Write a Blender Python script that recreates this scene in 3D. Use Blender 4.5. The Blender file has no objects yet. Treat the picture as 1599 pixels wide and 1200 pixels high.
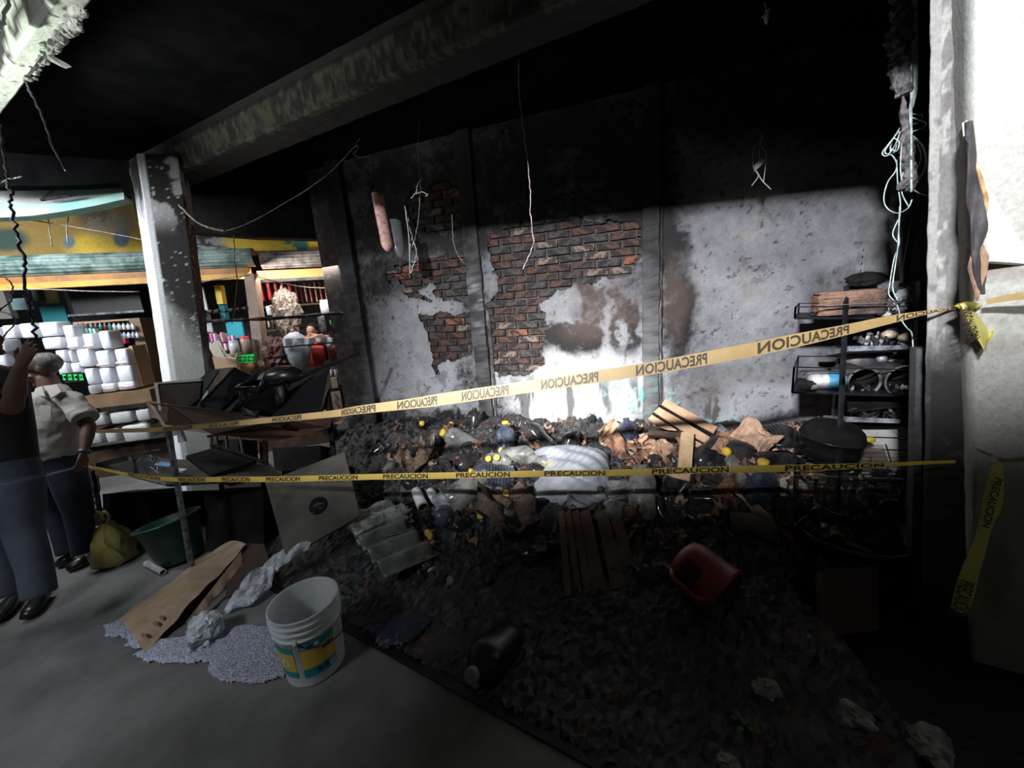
import bpy, math, random
import numpy as np
from mathutils import Vector, Matrix, Euler
random.seed(5)
SC = bpy.context.scene
COL = SC.collection
# ------------------------------------------------------------------ camera
F, PITCH, ROLL, HC = 600.0, math.radians(12), math.radians(4.3), 1.70
cp, sp, cr, sr = math.cos(PITCH), math.sin(PITCH), math.cos(ROLL), math.sin(ROLL)
FW = Vector((0, cp, -sp)); R0 = Vector((1, 0, 0)); U0 = Vector((0, sp, cp))
RI = R0 * cr - U0 * sr
UP = U0 * cr + R0 * sr
CAM = Vector((0, 0, HC))
cam = bpy.data.cameras.new('camera'); cam.sensor_width = 36; cam.lens = 36 * F / 1599; cam.clip_start = 0.02
co = bpy.data.objects.new('camera', cam); COL.objects.link(co)
m = Matrix((RI, UP, -FW)).transposed().to_4x4(); m.translation = CAM
co.matrix_world = m
SC.camera = co
# ------------------------------------------------------------------ world, lights, exposure
w = bpy.data.worlds.new('world'); SC.world = w; w.use_nodes = True
w.node_tree.nodes['Background'].inputs[0].default_value = (.75, .85, 1, 1)
w.node_tree.nodes['Background'].inputs[1].default_value = 0.006
SC.view_settings.view_transform = 'Standard'; SC.view_settings.look = 'None'
SC.view_settings.gamma = 1; SC.view_settings.use_curve_mapping = False
SC.view_settings.exposure = 0.0
def light(name, kind, loc, target, energy, color=(1, 1, 1), size=1, size_y=None, spread=180, cone=40, blend=.3):
    l = bpy.data.lights.new(name, kind); l.energy = energy; l.color = color
    if kind == 'AREA':
        l.shape = 'RECTANGLE'; l.size = size; l.size_y = size_y or size; l.spread = math.radians(spread)
    elif kind == 'SPOT':
        l.spot_size = math.radians(cone); l.spot_blend = blend; l.shadow_soft_size = size
    else: l.shadow_soft_size = size
    o = bpy.data.objects.new(name, l); COL.objects.link(o); o.location = loc
    o.rotation_euler = (Vector(target) - Vector(loc)).to_track_quat('-Z', 'Y').to_euler()
    return o
SRC = Vector((-2.6, -3.0, 4.15))
light('daylight_gap', 'AREA', SRC, (0.8, 3.6, 1.0), 1150, (.93, .95, 1), .5, .24)
light('hot_patch_spot', 'SPOT', SRC + Vector((.1, .2, 0)), (.50, 3.55, .80), 3600, (1, .98, .95), .12, cone=17, blend=1)  # spot lamp added to brighten the hot patch on the back wall
light('aisle_daylight', 'AREA', (-4.7, 2.5, 3.25), (-4.1, 4.7, 1.4), 135, (.92, .96, 1), 2.4, .8, spread=125)
light('stall_lamp', 'AREA', (-2.6, 4.9, 2.3), (-2.3, 5.7, 1.4), 26, (1, .93, .85), 1.6, .3)
light('beam_fill', 'AREA', (-3.5, 1.2, 1.8), (-2.5, 2.0, 3.0), 11, (.92, 1, .93), .6, .6, spread=60)  # unseen fill added below, aimed up to brighten the pale roof edge beam
light('floor_fill', 'AREA', (-2.9, -.6, 3.2), (-2.25, 1.5, 0), 6.0, (.88, .94, 1), .6, .6, spread=52)  # unseen fill added for the bucket and aisle floor
light('pillar_fill', 'AREA', (.5, -1.2, 3.5), (2.0, 1.15, 2.55), 11, (1, 1, .95), .4, .4, spread=44)  # unseen area light added to brighten the top of the right wall
light('beam_bounce', 'AREA', (-3.6, .2, 1.4), (-1.2, 2.6, 3.1), 1.6, (.92, 1, .85), .8, .8, spread=70)
# ------------------------------------------------------------------ pixel helpers (pixel -> point at a real depth)
def ray(px, py):
    return FW + RI * ((px - 799.5) / F) - UP * ((py - 600) / F)
def at(px, py, Z): return CAM + ray(px, py) * Z
def atY(px, py, Y): r = ray(px, py); return CAM + r * (Y / r.y)
def onz(px, py, z=0.0):
    r = ray(px, py); return CAM + r * ((z - HC) / r.z)
def proj(P):
    d = P - np.array(CAM); z = d @ np.array(FW)
    return 799.5 + F * (d @ np.array(RI)) / z, 600 - F * (d @ np.array(UP)) / z
class Frame:
    def __init__(s, x, y, ang):
        s.o = Vector((x, y, 0)); s.a = ang; s.t = Vector((math.cos(ang), math.sin(ang), 0)); s.n = Vector((math.sin(ang), -math.cos(ang), 0))
    def hit(s, px, py, d=0):
        r = ray(px, py); k = ((s.o + s.n * d - CAM).dot(s.n)) / r.dot(s.n)
        P = CAM + r * k
        return (P - s.o).dot(s.t), P.z
    def w(s, a, z, d=0): return s.o + s.t * a + s.n * d + Vector((0, 0, z))
BW = Frame(0, 3.9, math.atan(-.36))
FA = Frame(-6.0, 4.5, math.atan2(1.0, 3.58))
# ------------------------------------------------------------------ noise
def _h(i, j, k, s):
    n = (i * 374761393 + j * 668265263 + k * 1274126177 + s * 97531) & 0xffffffff
    n = ((n ^ (n >> 13)) * 1274126177) & 0xffffffff
    return ((n ^ (n >> 16)) & 0xffff) / 65535.0
def vn(P, s=0):
    P = np.asarray(P, float); I = np.floor(P).astype(np.int64); f = P - I; f = f * f * (3 - 2 * f); r = 0
    for a in (0, 1):
        for b in (0, 1):
            for c in (0, 1):
                wt = (f[:, 0] if a else 1 - f[:, 0]) * (f[:, 1] if b else 1 - f[:, 1]) * (f[:, 2] if c else 1 - f[:, 2])
                r = r + wt * _h(I[:, 0] + a, I[:, 1] + b, I[:, 2] + c, s)
    return r
def fbm(P, s=0, o=4):
    P = np.asarray(P, float); r = 0; a = .5; t = 0
    for i in range(o): r = r + a * vn(P * 2 ** i, s + i * 7); t += a; a *= .55
    return r / t
def sst(x, a, b):
    t = np.clip((x - a) / (b - a), 0, 1); return t * t * (3 - 2 * t)
# ------------------------------------------------------------------ materials
MC = {}
def mat(name, c, rough=.7, metal=0, c2=None, scale=6, mix=(.4, .6), bump=0, bscale=40, alpha=1, emit=0, spec=.5, trans=0):
    if name in MC: return MC[name]
    m = bpy.data.materials.new(name); m.use_nodes = True; MC[name] = m
    nt = m.node_tree; b = nt.nodes['Principled BSDF']
    def setc(c):
        b.inputs['Base Color'].default_value = (*c, 1)
    setc(c); b.inputs['Roughness'].default_value = rough; b.inputs['Metallic'].default_value = metal
    b.inputs['Specular IOR Level'].default_value = spec; b.inputs['Alpha'].default_value = alpha
    b.inputs['Transmission Weight'].default_value = trans
    tc = nt.nodes.new('ShaderNodeTexCoord')
    if c2:
        n = nt.nodes.new('ShaderNodeTexNoise'); n.inputs['Scale'].default_value = scale; n.inputs['Detail'].default_value = 8; n.inputs['Roughness'].default_value = .65
        nt.links.new(tc.outputs['Object'], n.inputs['Vector'])
        r = nt.nodes.new('ShaderNodeValToRGB'); r.color_ramp.elements[0].position = mix[0]; r.color_ramp.elements[1].position = mix[1]
        r.color_ramp.elements[0].color = (*c, 1); r.color_ramp.elements[1].color = (*c2, 1)
        nt.links.new(n.outputs['Fac'], r.inputs['Fac']); nt.links.new(r.outputs['Color'], b.inputs['Base Color'])
    if bump:
        n = nt.nodes.new('ShaderNodeTexNoise'); n.inputs['Scale'].default_value = bscale; n.inputs['Detail'].default_value = 6
        nt.links.new(tc.outputs['Object'], n.inputs['Vector'])
        u = nt.nodes.new('ShaderNodeBump'); u.inputs['Strength'].default_value = bump; u.inputs['Distance'].default_value = .01
        nt.links.new(n.outputs['Fac'], u.inputs['Height']); nt.links.new(u.outputs['Normal'], b.inputs['Normal'])
    if emit:
        b.inputs['Emission Color'].default_value = (*c, 1); b.inputs['Emission Strength'].default_value = emit
    return m
def mat_attr(name, rough=.85, fine=90, amt=.35, bump=.4):
    """colour comes from the painted attribute 'col', with fine grain on top"""
    m = bpy.data.materials.new(name); m.use_nodes = True; nt = m.node_tree; b = nt.nodes['Principled BSDF']
    b.inputs['Roughness'].default_value = rough
    a = nt.nodes.new('ShaderNodeAttribute'); a.attribute_name = 'col'
    tc = nt.nodes.new('ShaderNodeTexCoord')
    n = nt.nodes.new('ShaderNodeTexNoise'); n.inputs['Scale'].default_value = fine; n.inputs['Detail'].default_value = 6; n.inputs['Roughness'].default_value = .7
    nt.links.new(tc.outputs['Object'], n.inputs['Vector'])
    mr = nt.nodes.new('ShaderNodeMapRange'); mr.inputs['From Min'].default_value = .22; mr.inputs['From Max'].default_value = .6
    mr.inputs['To Min'].default_value = 1 - amt; mr.inputs['To Max'].default_value = 1.08
    nt.links.new(n.outputs['Fac'], mr.inputs['Value'])
    v = nt.nodes.new('ShaderNodeVectorMath'); v.operation = 'SCALE'
    nt.links.new(a.outputs['Color'], v.inputs[0]); nt.links.new(mr.outputs[0], v.inputs['Scale']); nt.links.new(v.outputs[0], b.inputs['Base Color'])
    u = nt.nodes.new('ShaderNodeBump'); u.inputs['Strength'].default_value = bump; u.inputs['Distance'].default_value = .006
    nt.links.new(n.outputs['Fac'], u.inputs['Height']); nt.links.new(u.outputs['Normal'], b.inputs['Normal'])
    return m
BLACK = (.012, .011, .012)
m_soot = mat('sooted_black', (.009, .008, .009), .85, spec=.15, c2=(.022, .020, .019), scale=5, bump=.5, bscale=25)
m_ceil = mat('sooted_ceiling', (.004, .004, .005), 1, spec=.02, c2=(.008, .008, .008), scale=3, bump=.5, bscale=10)
m_blackpl = mat('black_plastic', (.010, .010, .011), .3, c2=(.02, .02, .02), scale=9)
m_dmetal = mat('dark_scorched_metal', (.018, .018, .020), .5, .6, c2=(.06, .055, .05), scale=14)
m_gmetal = mat('grey_metal', (.22, .23, .25), .45, .7, c2=(.06, .06, .06), scale=20)
m_wire = mat('pale_bare_wire', (.42, .36, .33), .5, .3, c2=(.2, .15, .13), scale=30)
m_wiregreen = mat('pale_green_wire', (.50, .62, .56), .5, 0, c2=(.26, .30, .33), scale=25)
m_dwire = mat('black_wire', (.012, .012, .014), .5)
m_wood = mat('pale_wood', (.72, .47, .30), .7, c2=(.58, .34, .20), scale=9, bump=.3)
m_dwood = mat('dark_wood', (.085, .045, .025), .6, c2=(.03, .018, .012), scale=8, bump=.3)
m_mwood = mat('brown_wood', (.30, .19, .11), .65, c2=(.19, .11, .065), scale=7, bump=.2)
m_card = mat('cardboard', (.40, .29, .19), .85, c2=(.28, .20, .13), scale=7, bump=.2)
m_cards = mat('scorched_cardboard', (.33, .17, .105), .85, c2=(.055, .028, .02), scale=9, mix=(.42, .62), bump=.3)
m_cardl = mat('light_cardboard', (.62, .41, .28), .85, c2=(.33, .19, .12), scale=8, bump=.2)
m_white = mat('white_foam', (.78, .79, .80), .6, c2=(.66, .68, .70), scale=8)
m_whitedirty = mat('dirty_white', (.62, .62, .62), .6, c2=(.30, .29, .28), scale=10)
m_film = mat('clear_film', (.90, .93, 1.0), .12, alpha=.62, c2=(.40, .43, .48), scale=20, bump=.6, bscale=30)
m_filmw = mat('white_film', (.62, .66, .72), .25, c2=(.34, .37, .42), scale=12, bump=.6, bscale=35)
m_yellow = mat('yellow_plastic', (.75, .52, .05), .4)
m_tape = mat('yellow_tape', (.33, .225, .095), .5, c2=(.27, .18, .07), scale=5, alpha=1)
m_ink = mat('black_ink', (.03, .022, .012), .5)
m_skin = mat('skin', (.17, .085, .06), .55, c2=(.13, .065, .045), scale=12)
# ------------------------------------------------------------------ mesh builder
class MB:
    def __init__(s): s.v = []; s.f = []
    def add(s, vs, fs, M=None):
        k = len(s.v)
        for p in vs:
            p = Vector(p); s.v.append(M @ p if M else p)
        s.f += [tuple(i + k for i in f) for f in fs]; return s
    def box(s, c, d, M=None):
        x, y, z = c; a, b, h = d[0] / 2, d[1] / 2, d[2] / 2
        vs = [(x + i * a, y + j * b, z + k * h) for k in (-1, 1) for i, j in ((-1, -1), (1, -1), (1, 1), (-1, 1))]
        return s.add(vs, [(3, 2, 1, 0), (4, 5, 6, 7), (0, 1, 5, 4), (1, 2, 6, 5), (2, 3, 7, 6), (3, 0, 4, 7)], M)
    def rbox(s, c, d, r=.02, puff=0, M=None):
        """box with rounded edges (superellipsoid grid)"""
        n, k = 12, 8; vs = []; e = .22
        def sg(v, p): return math.copysign(abs(v) ** p, v)
        for i in range(k + 1):
            ph = -math.pi / 2 + math.pi * i / k
            for j in range(n):
                th = 2 * math.pi * j / n + math.pi / n
                vs.append((c[0] + d[0] / 2 * sg(math.cos(ph), e) * sg(math.cos(th), e), c[1] + d[1] / 2 * sg(math.cos(ph), e) * sg(math.sin(th), e), c[2] + d[2] / 2 * sg(math.sin(ph), e)))
        fs = [(i * n + j, i * n + (j + 1) % n, (i + 1) * n + (j + 1) % n, (i + 1) * n + j) for i in range(k) for j in range(n)]
        return s.add(vs, fs, M)
    def tube(s, pts, r, n=8, M=None, cap=True):
        pts = [Vector(p) for p in pts]; rs = r if isinstance(r, (list, tuple)) else [r] * len(pts)
        vs = []; prev = None
        for i, p in enumerate(pts):
            t = (pts[min(i + 1, len(pts) - 1)] - pts[max(i - 1, 0)]); t = t.normalized() if t.length > 1e-9 else Vector((0, 0, 1))
            if prev is None: a = t.orthogonal().normalized()
            else:
                a = prev - t * prev.dot(t); a = a.normalized() if a.length > 1e-6 else t.orthogonal().normalized()
            prev = a; b = t.cross(a)
            rr = rs[i]; ra, rb = rr if isinstance(rr, tuple) else (rr, rr)
            for j in range(n):
                th = 2 * math.pi * j / n; vs.append(p + a * math.cos(th) * ra + b * math.sin(th) * rb)
        fs = [(i * n + j, i * n + (j + 1) % n, (i + 1) * n + (j + 1) % n, (i + 1) * n + j) for i in range(len(pts) - 1) for j in range(n)]
        if cap: fs += [tuple(range(n - 1, -1, -1)), tuple((len(pts) - 1) * n + j for j in range(n))]
        return s.add(vs, fs, M)
    def lathe(s, prof, n=24, M=None, sq=0, a0=0, a1=2 * math.pi, cap=False):
        full = abs(a1 - a0 - 2 * math.pi) < 1e-6; m_ = n if full else n + 1; vs = []
        for r, z in prof:
            for j in range(m_):
                th = a0 + (a1 - a0) * j / n; c, q = math.cos(th), math.sin(th)
                k = 1 if not sq else (abs(c) ** (2 / (1 - sq)) + abs(q) ** (2 / (1 - sq))) ** (-(1 - sq) / 2)
                vs.append((r * c * k, r * q * k, z))
        fs = []
        for i in range(len(prof) - 1):
            for j in range(n):
                b = (j + 1) % m_; fs.append((i * m_ + j, i * m_ + b, (i + 1) * m_ + b, (i + 1) * m_ + j))
        if cap: fs += [tuple(range(m_ - 1, -1, -1)), tuple((len(prof) - 1) * m_ + j for j in range(m_))]
        return s.add(vs, fs, M)
    def slab(s, pts, th, away=None):
        """polygon in space given a real thickness"""
        pts = [Vector(p) for p in pts]; n = Vector((0, 0, 0))
        for i in range(len(pts)):
            a, b = pts[i], pts[(i + 1) % len(pts)]; n += a.cross(b)
        n.normalize(); c = sum(pts, Vector()) / len(pts)
        if n.dot(CAM - c) < 0: n = -n; pts = pts[::-1]
        k = len(pts); vs = pts + [p - n * th for p in pts]
        fs = [tuple(range(k)), tuple(range(2 * k - 1, k - 1, -1))] + [(i, i + k, (i + 1) % k + k, (i + 1) % k) for i in range(k)]
        return s.add(vs, fs)
    def ball(s, c, r, n=14, k=9, M=None, noise=0, seed=0, nf=3, flat=None):
        r = r if isinstance(r, (tuple, list)) else (r, r, r); vs = []
        for i in range(k + 1):
            ph = -math.pi / 2 + math.pi * i / k
            for j in range(n):
                th = 2 * math.pi * j / n; vs.append((math.cos(ph) * math.cos(th), math.cos(ph) * math.sin(th), math.sin(ph)))
        if noise:
            q = fbm(np.array(vs) * nf + 50 + seed * 3.1, seed, 3); vs = [tuple(x * (1 + noise * (q[i] - .5) * 2) for x in v) for i, v in enumerate(vs)]
        vs = [(c[0] + v[0] * r[0], c[1] + v[1] * r[1], c[2] + (v[2] if flat is None else max(v[2], flat)) * r[2]) for v in vs]
        return s.add(vs, [(i * n + j, i * n + (j + 1) % n, (i + 1) * n + (j + 1) % n, (i + 1) * n + j) for i in range(k) for j in range(n)], M)
    def grid(s, fn, nu, nv, th=0, M=None):
        P = [[Vector(fn(i / nu, j / nv)) for j in range(nv + 1)] for i in range(nu + 1)]
        if not th:
            return s.add([p for r in P for p in r], [(i * (nv + 1) + j, (i + 1) * (nv + 1) + j, (i + 1) * (nv + 1) + j + 1, i * (nv + 1) + j + 1) for i in range(nu) for j in range(nv)], M)
        top = [p for r in P for p in r]; bot = []
        for i in range(nu + 1):
            for j in range(nv + 1):
                a = P[min(i + 1, nu)][j] - P[max(i - 1, 0)][j]; b = P[i][min(j + 1, nv)] - P[i][max(j - 1, 0)]
                n = a.cross(b); n = n.normalized() if n.length > 1e-12 else Vector((0, 0, 1)); bot.append(P[i][j] - n * th)
        W = nv + 1; K = len(top)
        fs = [(i * W + j, (i + 1) * W + j, (i + 1) * W + j + 1, i * W + j + 1) for i in range(nu) for j in range(nv)]
        fs += [tuple(K + q for q in f[::-1]) for f in fs]
        ring = [i * W for i in range(nu + 1)] + [nu * W + j for j in range(1, W)] + [i * W + nv for i in range(nu - 1, -1, -1)] + [j for j in range(nv - 1, 0, -1)]
        fs += [(ring[i], ring[i] + K, ring[(i + 1) % len(ring)] + K, ring[(i + 1) % len(ring)]) for i in range(len(ring))]
        return s.add(top + bot, fs, M)
    def mesh(s, name, mt, smooth=False, off=Vector((0, 0, 0))):
        me = bpy.data.meshes.new(name); me.from_pydata([p - off for p in s.v], [], s.f); me.materials.append(mt)
        if smooth: me.shade_smooth()
        me.update(); return me
def obj(name, mb, mt, parent=None, smooth=False, loc=None, rot=None, auto=False):
    """one mesh object; auto: the mesh was built in world space, put the origin at its base"""
    off = Vector((0, 0, 0))
    if parent is not None and auto: off = parent.matrix_world.translation.copy() if False else Vector(parent.location)
    elif auto:
        xs = [p.x for p in mb.v]; ys = [p.y for p in mb.v]; off = Vector(((min(xs) + max(xs)) / 2, (min(ys) + max(ys)) / 2, min(p.z for p in mb.v)))
    o = bpy.data.objects.new(name, mb.mesh(name, mt, smooth, off)); COL.objects.link(o)
    if parent is not None: o.parent = parent
    elif auto: o.location = off
    if loc is not None: o.location = loc
    if rot is not None: o.rotation_euler = rot
    return o
def tag(o, label, cat, group=None, kind=None):
    if label: o['label'] = label
    if cat: o['category'] = cat
    if group: o['group'] = group
    if kind: o['kind'] = kind
    return o
def thing(name, label, cat, loc=(0, 0, 0), rot=(0, 0, 0), group=None):
    o = bpy.data.objects.new(name, None); COL.objects.link(o); o.location = loc; o.rotation_euler = rot; o.empty_display_size = .05
    return tag(o, label, cat, group)
def structure(name, mb, mt, label=None, parent=None, smooth=False):
    o = obj(name, mb, mt, parent, smooth, auto=parent is None)
    if parent is None:
        o['kind'] = 'structure'
        if label: o['label'] = label
    return o
def copy_tree(o, parent=None, loc=None, rot=None, label=None):
    c = o.copy(); COL.objects.link(c)
    if parent is not None: c.parent = parent
    for ch in list(o.children): copy_tree(ch, c)
    if loc is not None: c.location = loc
    if rot is not None: c.rotation_euler = rot
    if label: c['label'] = label
    return c
def spline(pts, n=8):
    """Catmull-Rom through the points"""
    pts = [Vector(p) for p in pts]; q = [pts[0] * 2 - pts[1]] + pts + [pts[-1] * 2 - pts[-2]]; out = []
    for i in range(1, len(q) - 2):
        for k in range(n):
            t = k / n; a, b, c, d = q[i - 1], q[i], q[i + 1], q[i + 2]
            out.append(.5 * ((2 * b) + (c - a) * t + (2 * a - 5 * b + 4 * c - d) * t * t + (3 * b - a - 3 * c + d) * t ** 3))
    out.append(pts[-1]); return out
def wire(pix, Z, r, mt, name, label, n=6, cat='wire', group=None, jit=.006):
    pts = [at(p[0], p[1], p[2] if len(p) > 2 else Z) for p in pix]
    sp_ = [p + Vector((random.uniform(-jit, jit), random.uniform(-jit, jit), 0)) for p in spline(pts, 6)]
    return tag(obj(name, MB().tube(sp_, r, n), mt, smooth=True, auto=True), label, cat, group)
def poly_in(px, py, poly):
    ins = np.zeros(px.shape, bool); k = len(poly)
    for i in range(k):
        x0, y0 = poly[i]; x1, y1 = poly[(i + 1) % k]
        if y0 == y1: continue
        c = ((y0 > py) != (y1 > py)) & (px < (x1 - x0) * (py - y0) / (y1 - y0) + x0); ins ^= c
    return ins
# ================================================================== SETTING
def blob(px, py, cx, cy, rx, ry, soft=.5):
    d = np.sqrt(((px - cx) / rx) ** 2 + ((py - cy) / ry) ** 2); return 1 - sst(d, 1 - soft, 1 + soft)
HOLES = [
 [(600, 425), (660, 408), (736, 398), (739, 470), (719, 470), (716, 464), (700, 468), (684, 462), (673, 470), (660, 466), (640, 464), (628, 450)],
 [(655, 492), (676, 490), (700, 487), (718, 491), (738, 488), (741, 552), (728, 556), (715, 566), (700, 562), (688, 572), (684, 584), (680, 575), (684, 560), (672, 552), (676, 540), (668, 516)],
 [(766, 372), (810, 352), (880, 346), (996, 350), (1000, 392), (985, 428), (968, 432), (945, 434), (918, 441), (898, 441), (872, 452), (850, 470), (850, 500), (856, 520), (852, 540), (846, 562), (838, 574), (822, 588), (800, 582), (778, 586), (770, 575), (764, 540), (763, 500), (757, 478), (766, 466), (781, 456), (782, 444), (776, 430), (770, 410)],
 [(640, 300), (700, 285), (722, 300), (726, 350), (690, 372), (650, 352)],
]
KEEP = [[(660, 449), (668, 446), (672, 440), (684, 446), (683, 453), (677, 456), (682, 464), (676, 471), (668, 466), (660, 456)], [(612, 430), (625, 430), (640, 455), (620, 452)]]
SPOTS = [[(1157, 448), (1170, 444), (1181, 448), (1182, 456), (1172, 466), (1163, 464), (1160, 452)], [(1154, 362), (1184, 360), (1180, 372), (1168, 379), (1157, 374)], [(1085, 496), (1095, 489), (1098, 506), (1090, 509)], [(1142, 250), (1150, 256), (1148, 268), (1140, 262)], [(1010, 440), (1022, 430), (1024, 450)]]
CLEAN = np.array((.60, .60, .63)); SOOT = np.array((.016, .014, .014)); BROWN = np.array((.15, .105, .085)); TEAL = np.array((.22, .55, .50)); hmap = 0
def lerp(a, b, t): return a * (1 - t[:, None]) + b * t[:, None]
def paint(px, py, P):
    n1 = fbm(P * 3.2, 3); n2 = fbm(P * 11, 9); n3 = fbm(P * 30, 21); n4 = fbm(P * np.array((14, 14, 2.2)), 31)
    n5 = fbm(P * 62, 63, 3); wv = (n2 - .5) * 30; px = px + wv; py = py + (n1 - .5) * 34 + (n3 - .5) * 14
    c = np.tile(CLEAN, (len(px), 1)) * (.68 + .6 * (n2 - .3) + .35 * (n5 - .5))[:, None]
    c = lerp(c, np.array((.28, .28, .30)), sst(n1, .45, .75) * .6)
    pit = sst(n3, .69, .73); c = lerp(c, SOOT * 3, pit * .8)
    # soot: heavy towards the roof, on the left third, round both pilasters
    top = sst(-py, -(455 - .16 * np.clip(1035 - px, 0, 460) * 0 + 0), -360) * (1 - sst(px, 1020, 1090) * .78)
    a = top * 1.02
    a = np.maximum(a, sst(-py, -300, -170) * .93)
    a = np.maximum(a, blob(px, py, 780, 440, 130, 60, .6) * .45 * (px < 845)); a = np.maximum(a, blob(px, py, 880, 528, 42, 15, .3) * .95); a = np.maximum(a, blob(px, py, 990, 505, 12, 42, .3) * .95); a = np.maximum(a, blob(px, py, 1000, 440, 60, 40) * .6); a = np.maximum(a, blob(px, py, 830, 560, 26, 50) * .7); a = np.maximum(a, blob(px, py, 590, 500, 34, 80) * .62); a = np.maximum(a, blob(px, py, 605, 430, 60, 45) * .8)
    a = np.maximum(a, blob(px, py, 560, 520, 22, 160) * .75)
    a = np.maximum(a, blob(px, py, 1060, 480, 26, 95, .35) * .82)
    a = np.maximum(a, blob(px, py, 1050, 400, 34, 60) * .8)
    a = np.maximum(a, blob(px, py, 1330, 540, 60, 90) * .62); a = np.maximum(a, blob(px, py, 1310, 470, 50, 60) * .45)
    a = np.maximum(a, blob(px, py, 1230, 580, 120, 22) * .40)
    a = np.maximum(a, blob(px, py, 1085, 600, 50, 50) * .5)
    a = np.maximum(a, blob(px, py, 930, 480, 70, 38, .4) * .72); a = np.maximum(a, blob(px, py, 900, 530, 55, 30, .3) * .9)
    a = np.maximum(a, blob(px, py, 980, 510, 30, 45, .3) * .8); a = np.maximum(a, blob(px, py, 1015, 640, 35, 40) * .45)
    a = np.maximum(a, blob(px, py, 740, 560, 26, 120, .5) * .55); a = np.maximum(a, blob(px, py, 660, 652, 110, 14, .5) * .9); a = np.maximum(a, blob(px, py, 800, 640, 35, 50) * .6)
    a = np.maximum(a, blob(px, py, 1130, 690, 50, 26) * .6)
    cl = np.maximum(blob(px, py, 880, 472, 30, 34, .3), blob(px, py, 690, 482, 34, 12, .3)); a = a * (1 - cl * .85)
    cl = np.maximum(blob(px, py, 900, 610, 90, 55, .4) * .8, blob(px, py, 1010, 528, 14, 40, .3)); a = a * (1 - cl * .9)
    a = a * (1 - blob(px, py, 948, 520, 6, 65, .5) * .8) * (1 - blob(px, py, 900, 330, 90, 60, .5) * .30) * (1 - blob(px, py, 972, 520, 7, 22, .3) * .9)
    a = a * (1 - blob(px, py, 650, 560, 60, 90, .6) * .7)
    a = np.clip(a * 1.22, 0, 1.02)
    s = np.clip(a + (n1 - .5) * .7 * (a > .02) + (n2 - .5) * 2.0 * a * (1.25 - a) + (n3 - .5) * 2.0 * a * (1.2 - a) + (n5 - .5) * 1.6 * a * (1.2 - a), 0, 1)
    s = np.maximum(s, sst(n2 + (n5 - .5) * .4, .56, .68) * .55 * sst(n1, .38, .58)); s = np.maximum(s, hmap * .8 * sst(n3 + (n5 - .5) * .5, .40, .60))
    s = np.maximum(s, sst(n4, .46, .60) * .85 * sst(py, 560, 610) * (px < 1120) * (px > 800))
    br = np.clip(blob(px, py, 930, 480, 70, 50) + blob(px, py, 1055, 470, 22, 60) + blob(px, py, 640, 520, 30, 90) * .6 + blob(px, py, 1100, 630, 60, 40) * .5 + blob(px, py, 1200, 600, 130, 20) * .5, 0, 1)
    c = lerp(c, SOOT + (BROWN - SOOT) * (br * .75)[:, None], s)
    tl = (blob(px, py, 1010, 640, 60, 40) + blob(px, py, 1130, 680, 40, 25) + blob(px, py, 975, 640, 30, 40)) * sst(n3, .50, .58) * sst(n2, .45, .55)
    c = lerp(c, np.array((.90, .90, .88)), blob(px, py, 905, 612, 100, 62, .5) * .55 * (1 - s))  # pool of light on the wall painted into the plaster as near white
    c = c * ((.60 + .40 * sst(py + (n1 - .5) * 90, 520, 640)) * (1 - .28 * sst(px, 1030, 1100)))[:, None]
    return lerp(c, TEAL, np.clip(tl, 0, .8))
def color_mesh(me, cols):
    a = me.color_attributes.new('col', 'FLOAT_COLOR', 'POINT'); d = np.ones((len(cols), 4), np.float32); d[:, :3] = np.clip(cols, 0, 1); a.data.foreach_set('color', d.ravel())
m_plaster = mat_attr('sooty_plaster')
m_concr = mat_attr('sooty_concrete', bump=.6, fine=60)
S0, S1, ZT = -1.92, 3.75, 3.45
wall = MB(); wall.slab([BW.w(S0 - .3, 0, 0), BW.w(S1, 0, 0), BW.w(S1, ZT, 0), BW.w(S0 - .3, ZT, 0)], .15)
m_mortar = mat('sooty_mortar', (.05, .042, .038), .9, c2=(.13, .12, .11), scale=12, mix=(.5, .7), bump=.5)
wback = structure('wall_back', wall, m_mortar, 'plastered brick wall blackened by fire, bare bricks showing')
def wchild(name, mb, mt, smooth=False, par=None):
    par = par or wback
    off = par.location
    o = bpy.data.objects.new(name, mb.mesh(name, mt, smooth, Vector(off))); COL.objects.link(o); o.parent = par; return o
R = .0125; ns = int((S1 - S0) / R); nz = int(ZT / R)
ss, zz = np.meshgrid(np.linspace(S0, S1, ns + 1), np.linspace(0.0, ZT, nz + 1), indexing='ij'); ss = ss.ravel(); zz = zz.ravel()
o_, t_, n_ = (np.array(v) for v in (BW.o, BW.t, BW.n))
P0 = o_ + ss[:, None] * t_ + np.stack([0 * zz, 0 * zz, zz], 1)
ppx, ppy = proj(P0); jx = (fbm(P0 * 9, 5) - .5) * 26; jy = (fbm(P0 * 9, 55) - .5) * 22
hole = np.zeros(len(ss), bool)
for h in HOLES: hole |= poly_in(ppx + jx, ppy + jy, h)
for h in KEEP: hole &= ~poly_in(ppx + jx * .6, ppy + jy * .6, h)
flake = fbm(P0 * 5.5, 77); hole |= (flake > .735) & (ppy < 420) & (ppx < 1000)
spot = np.zeros(len(ss), bool)
for h in SPOTS: spot |= poly_in(ppx + jx * .3, ppy + jy * .3, h)
dep = .036 + (fbm(P0 * 2.0, 8) - .5) * .014 + (fbm(P0 * 14, 18) - .5) * .006 - spot * .009
PV = P0 + dep[:, None] * n_
hg = hole.reshape(ns + 1, nz + 1)
keepf = ~(hg[:-1, :-1] | hg[1:, :-1] | hg[:-1, 1:] | hg[1:, 1:])
I, J = np.nonzero(keepf); W = nz + 1
quads = np.stack([I * W + J, (I + 1) * W + J, (I + 1) * W + J + 1, I * W + J + 1], 1)
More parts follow.
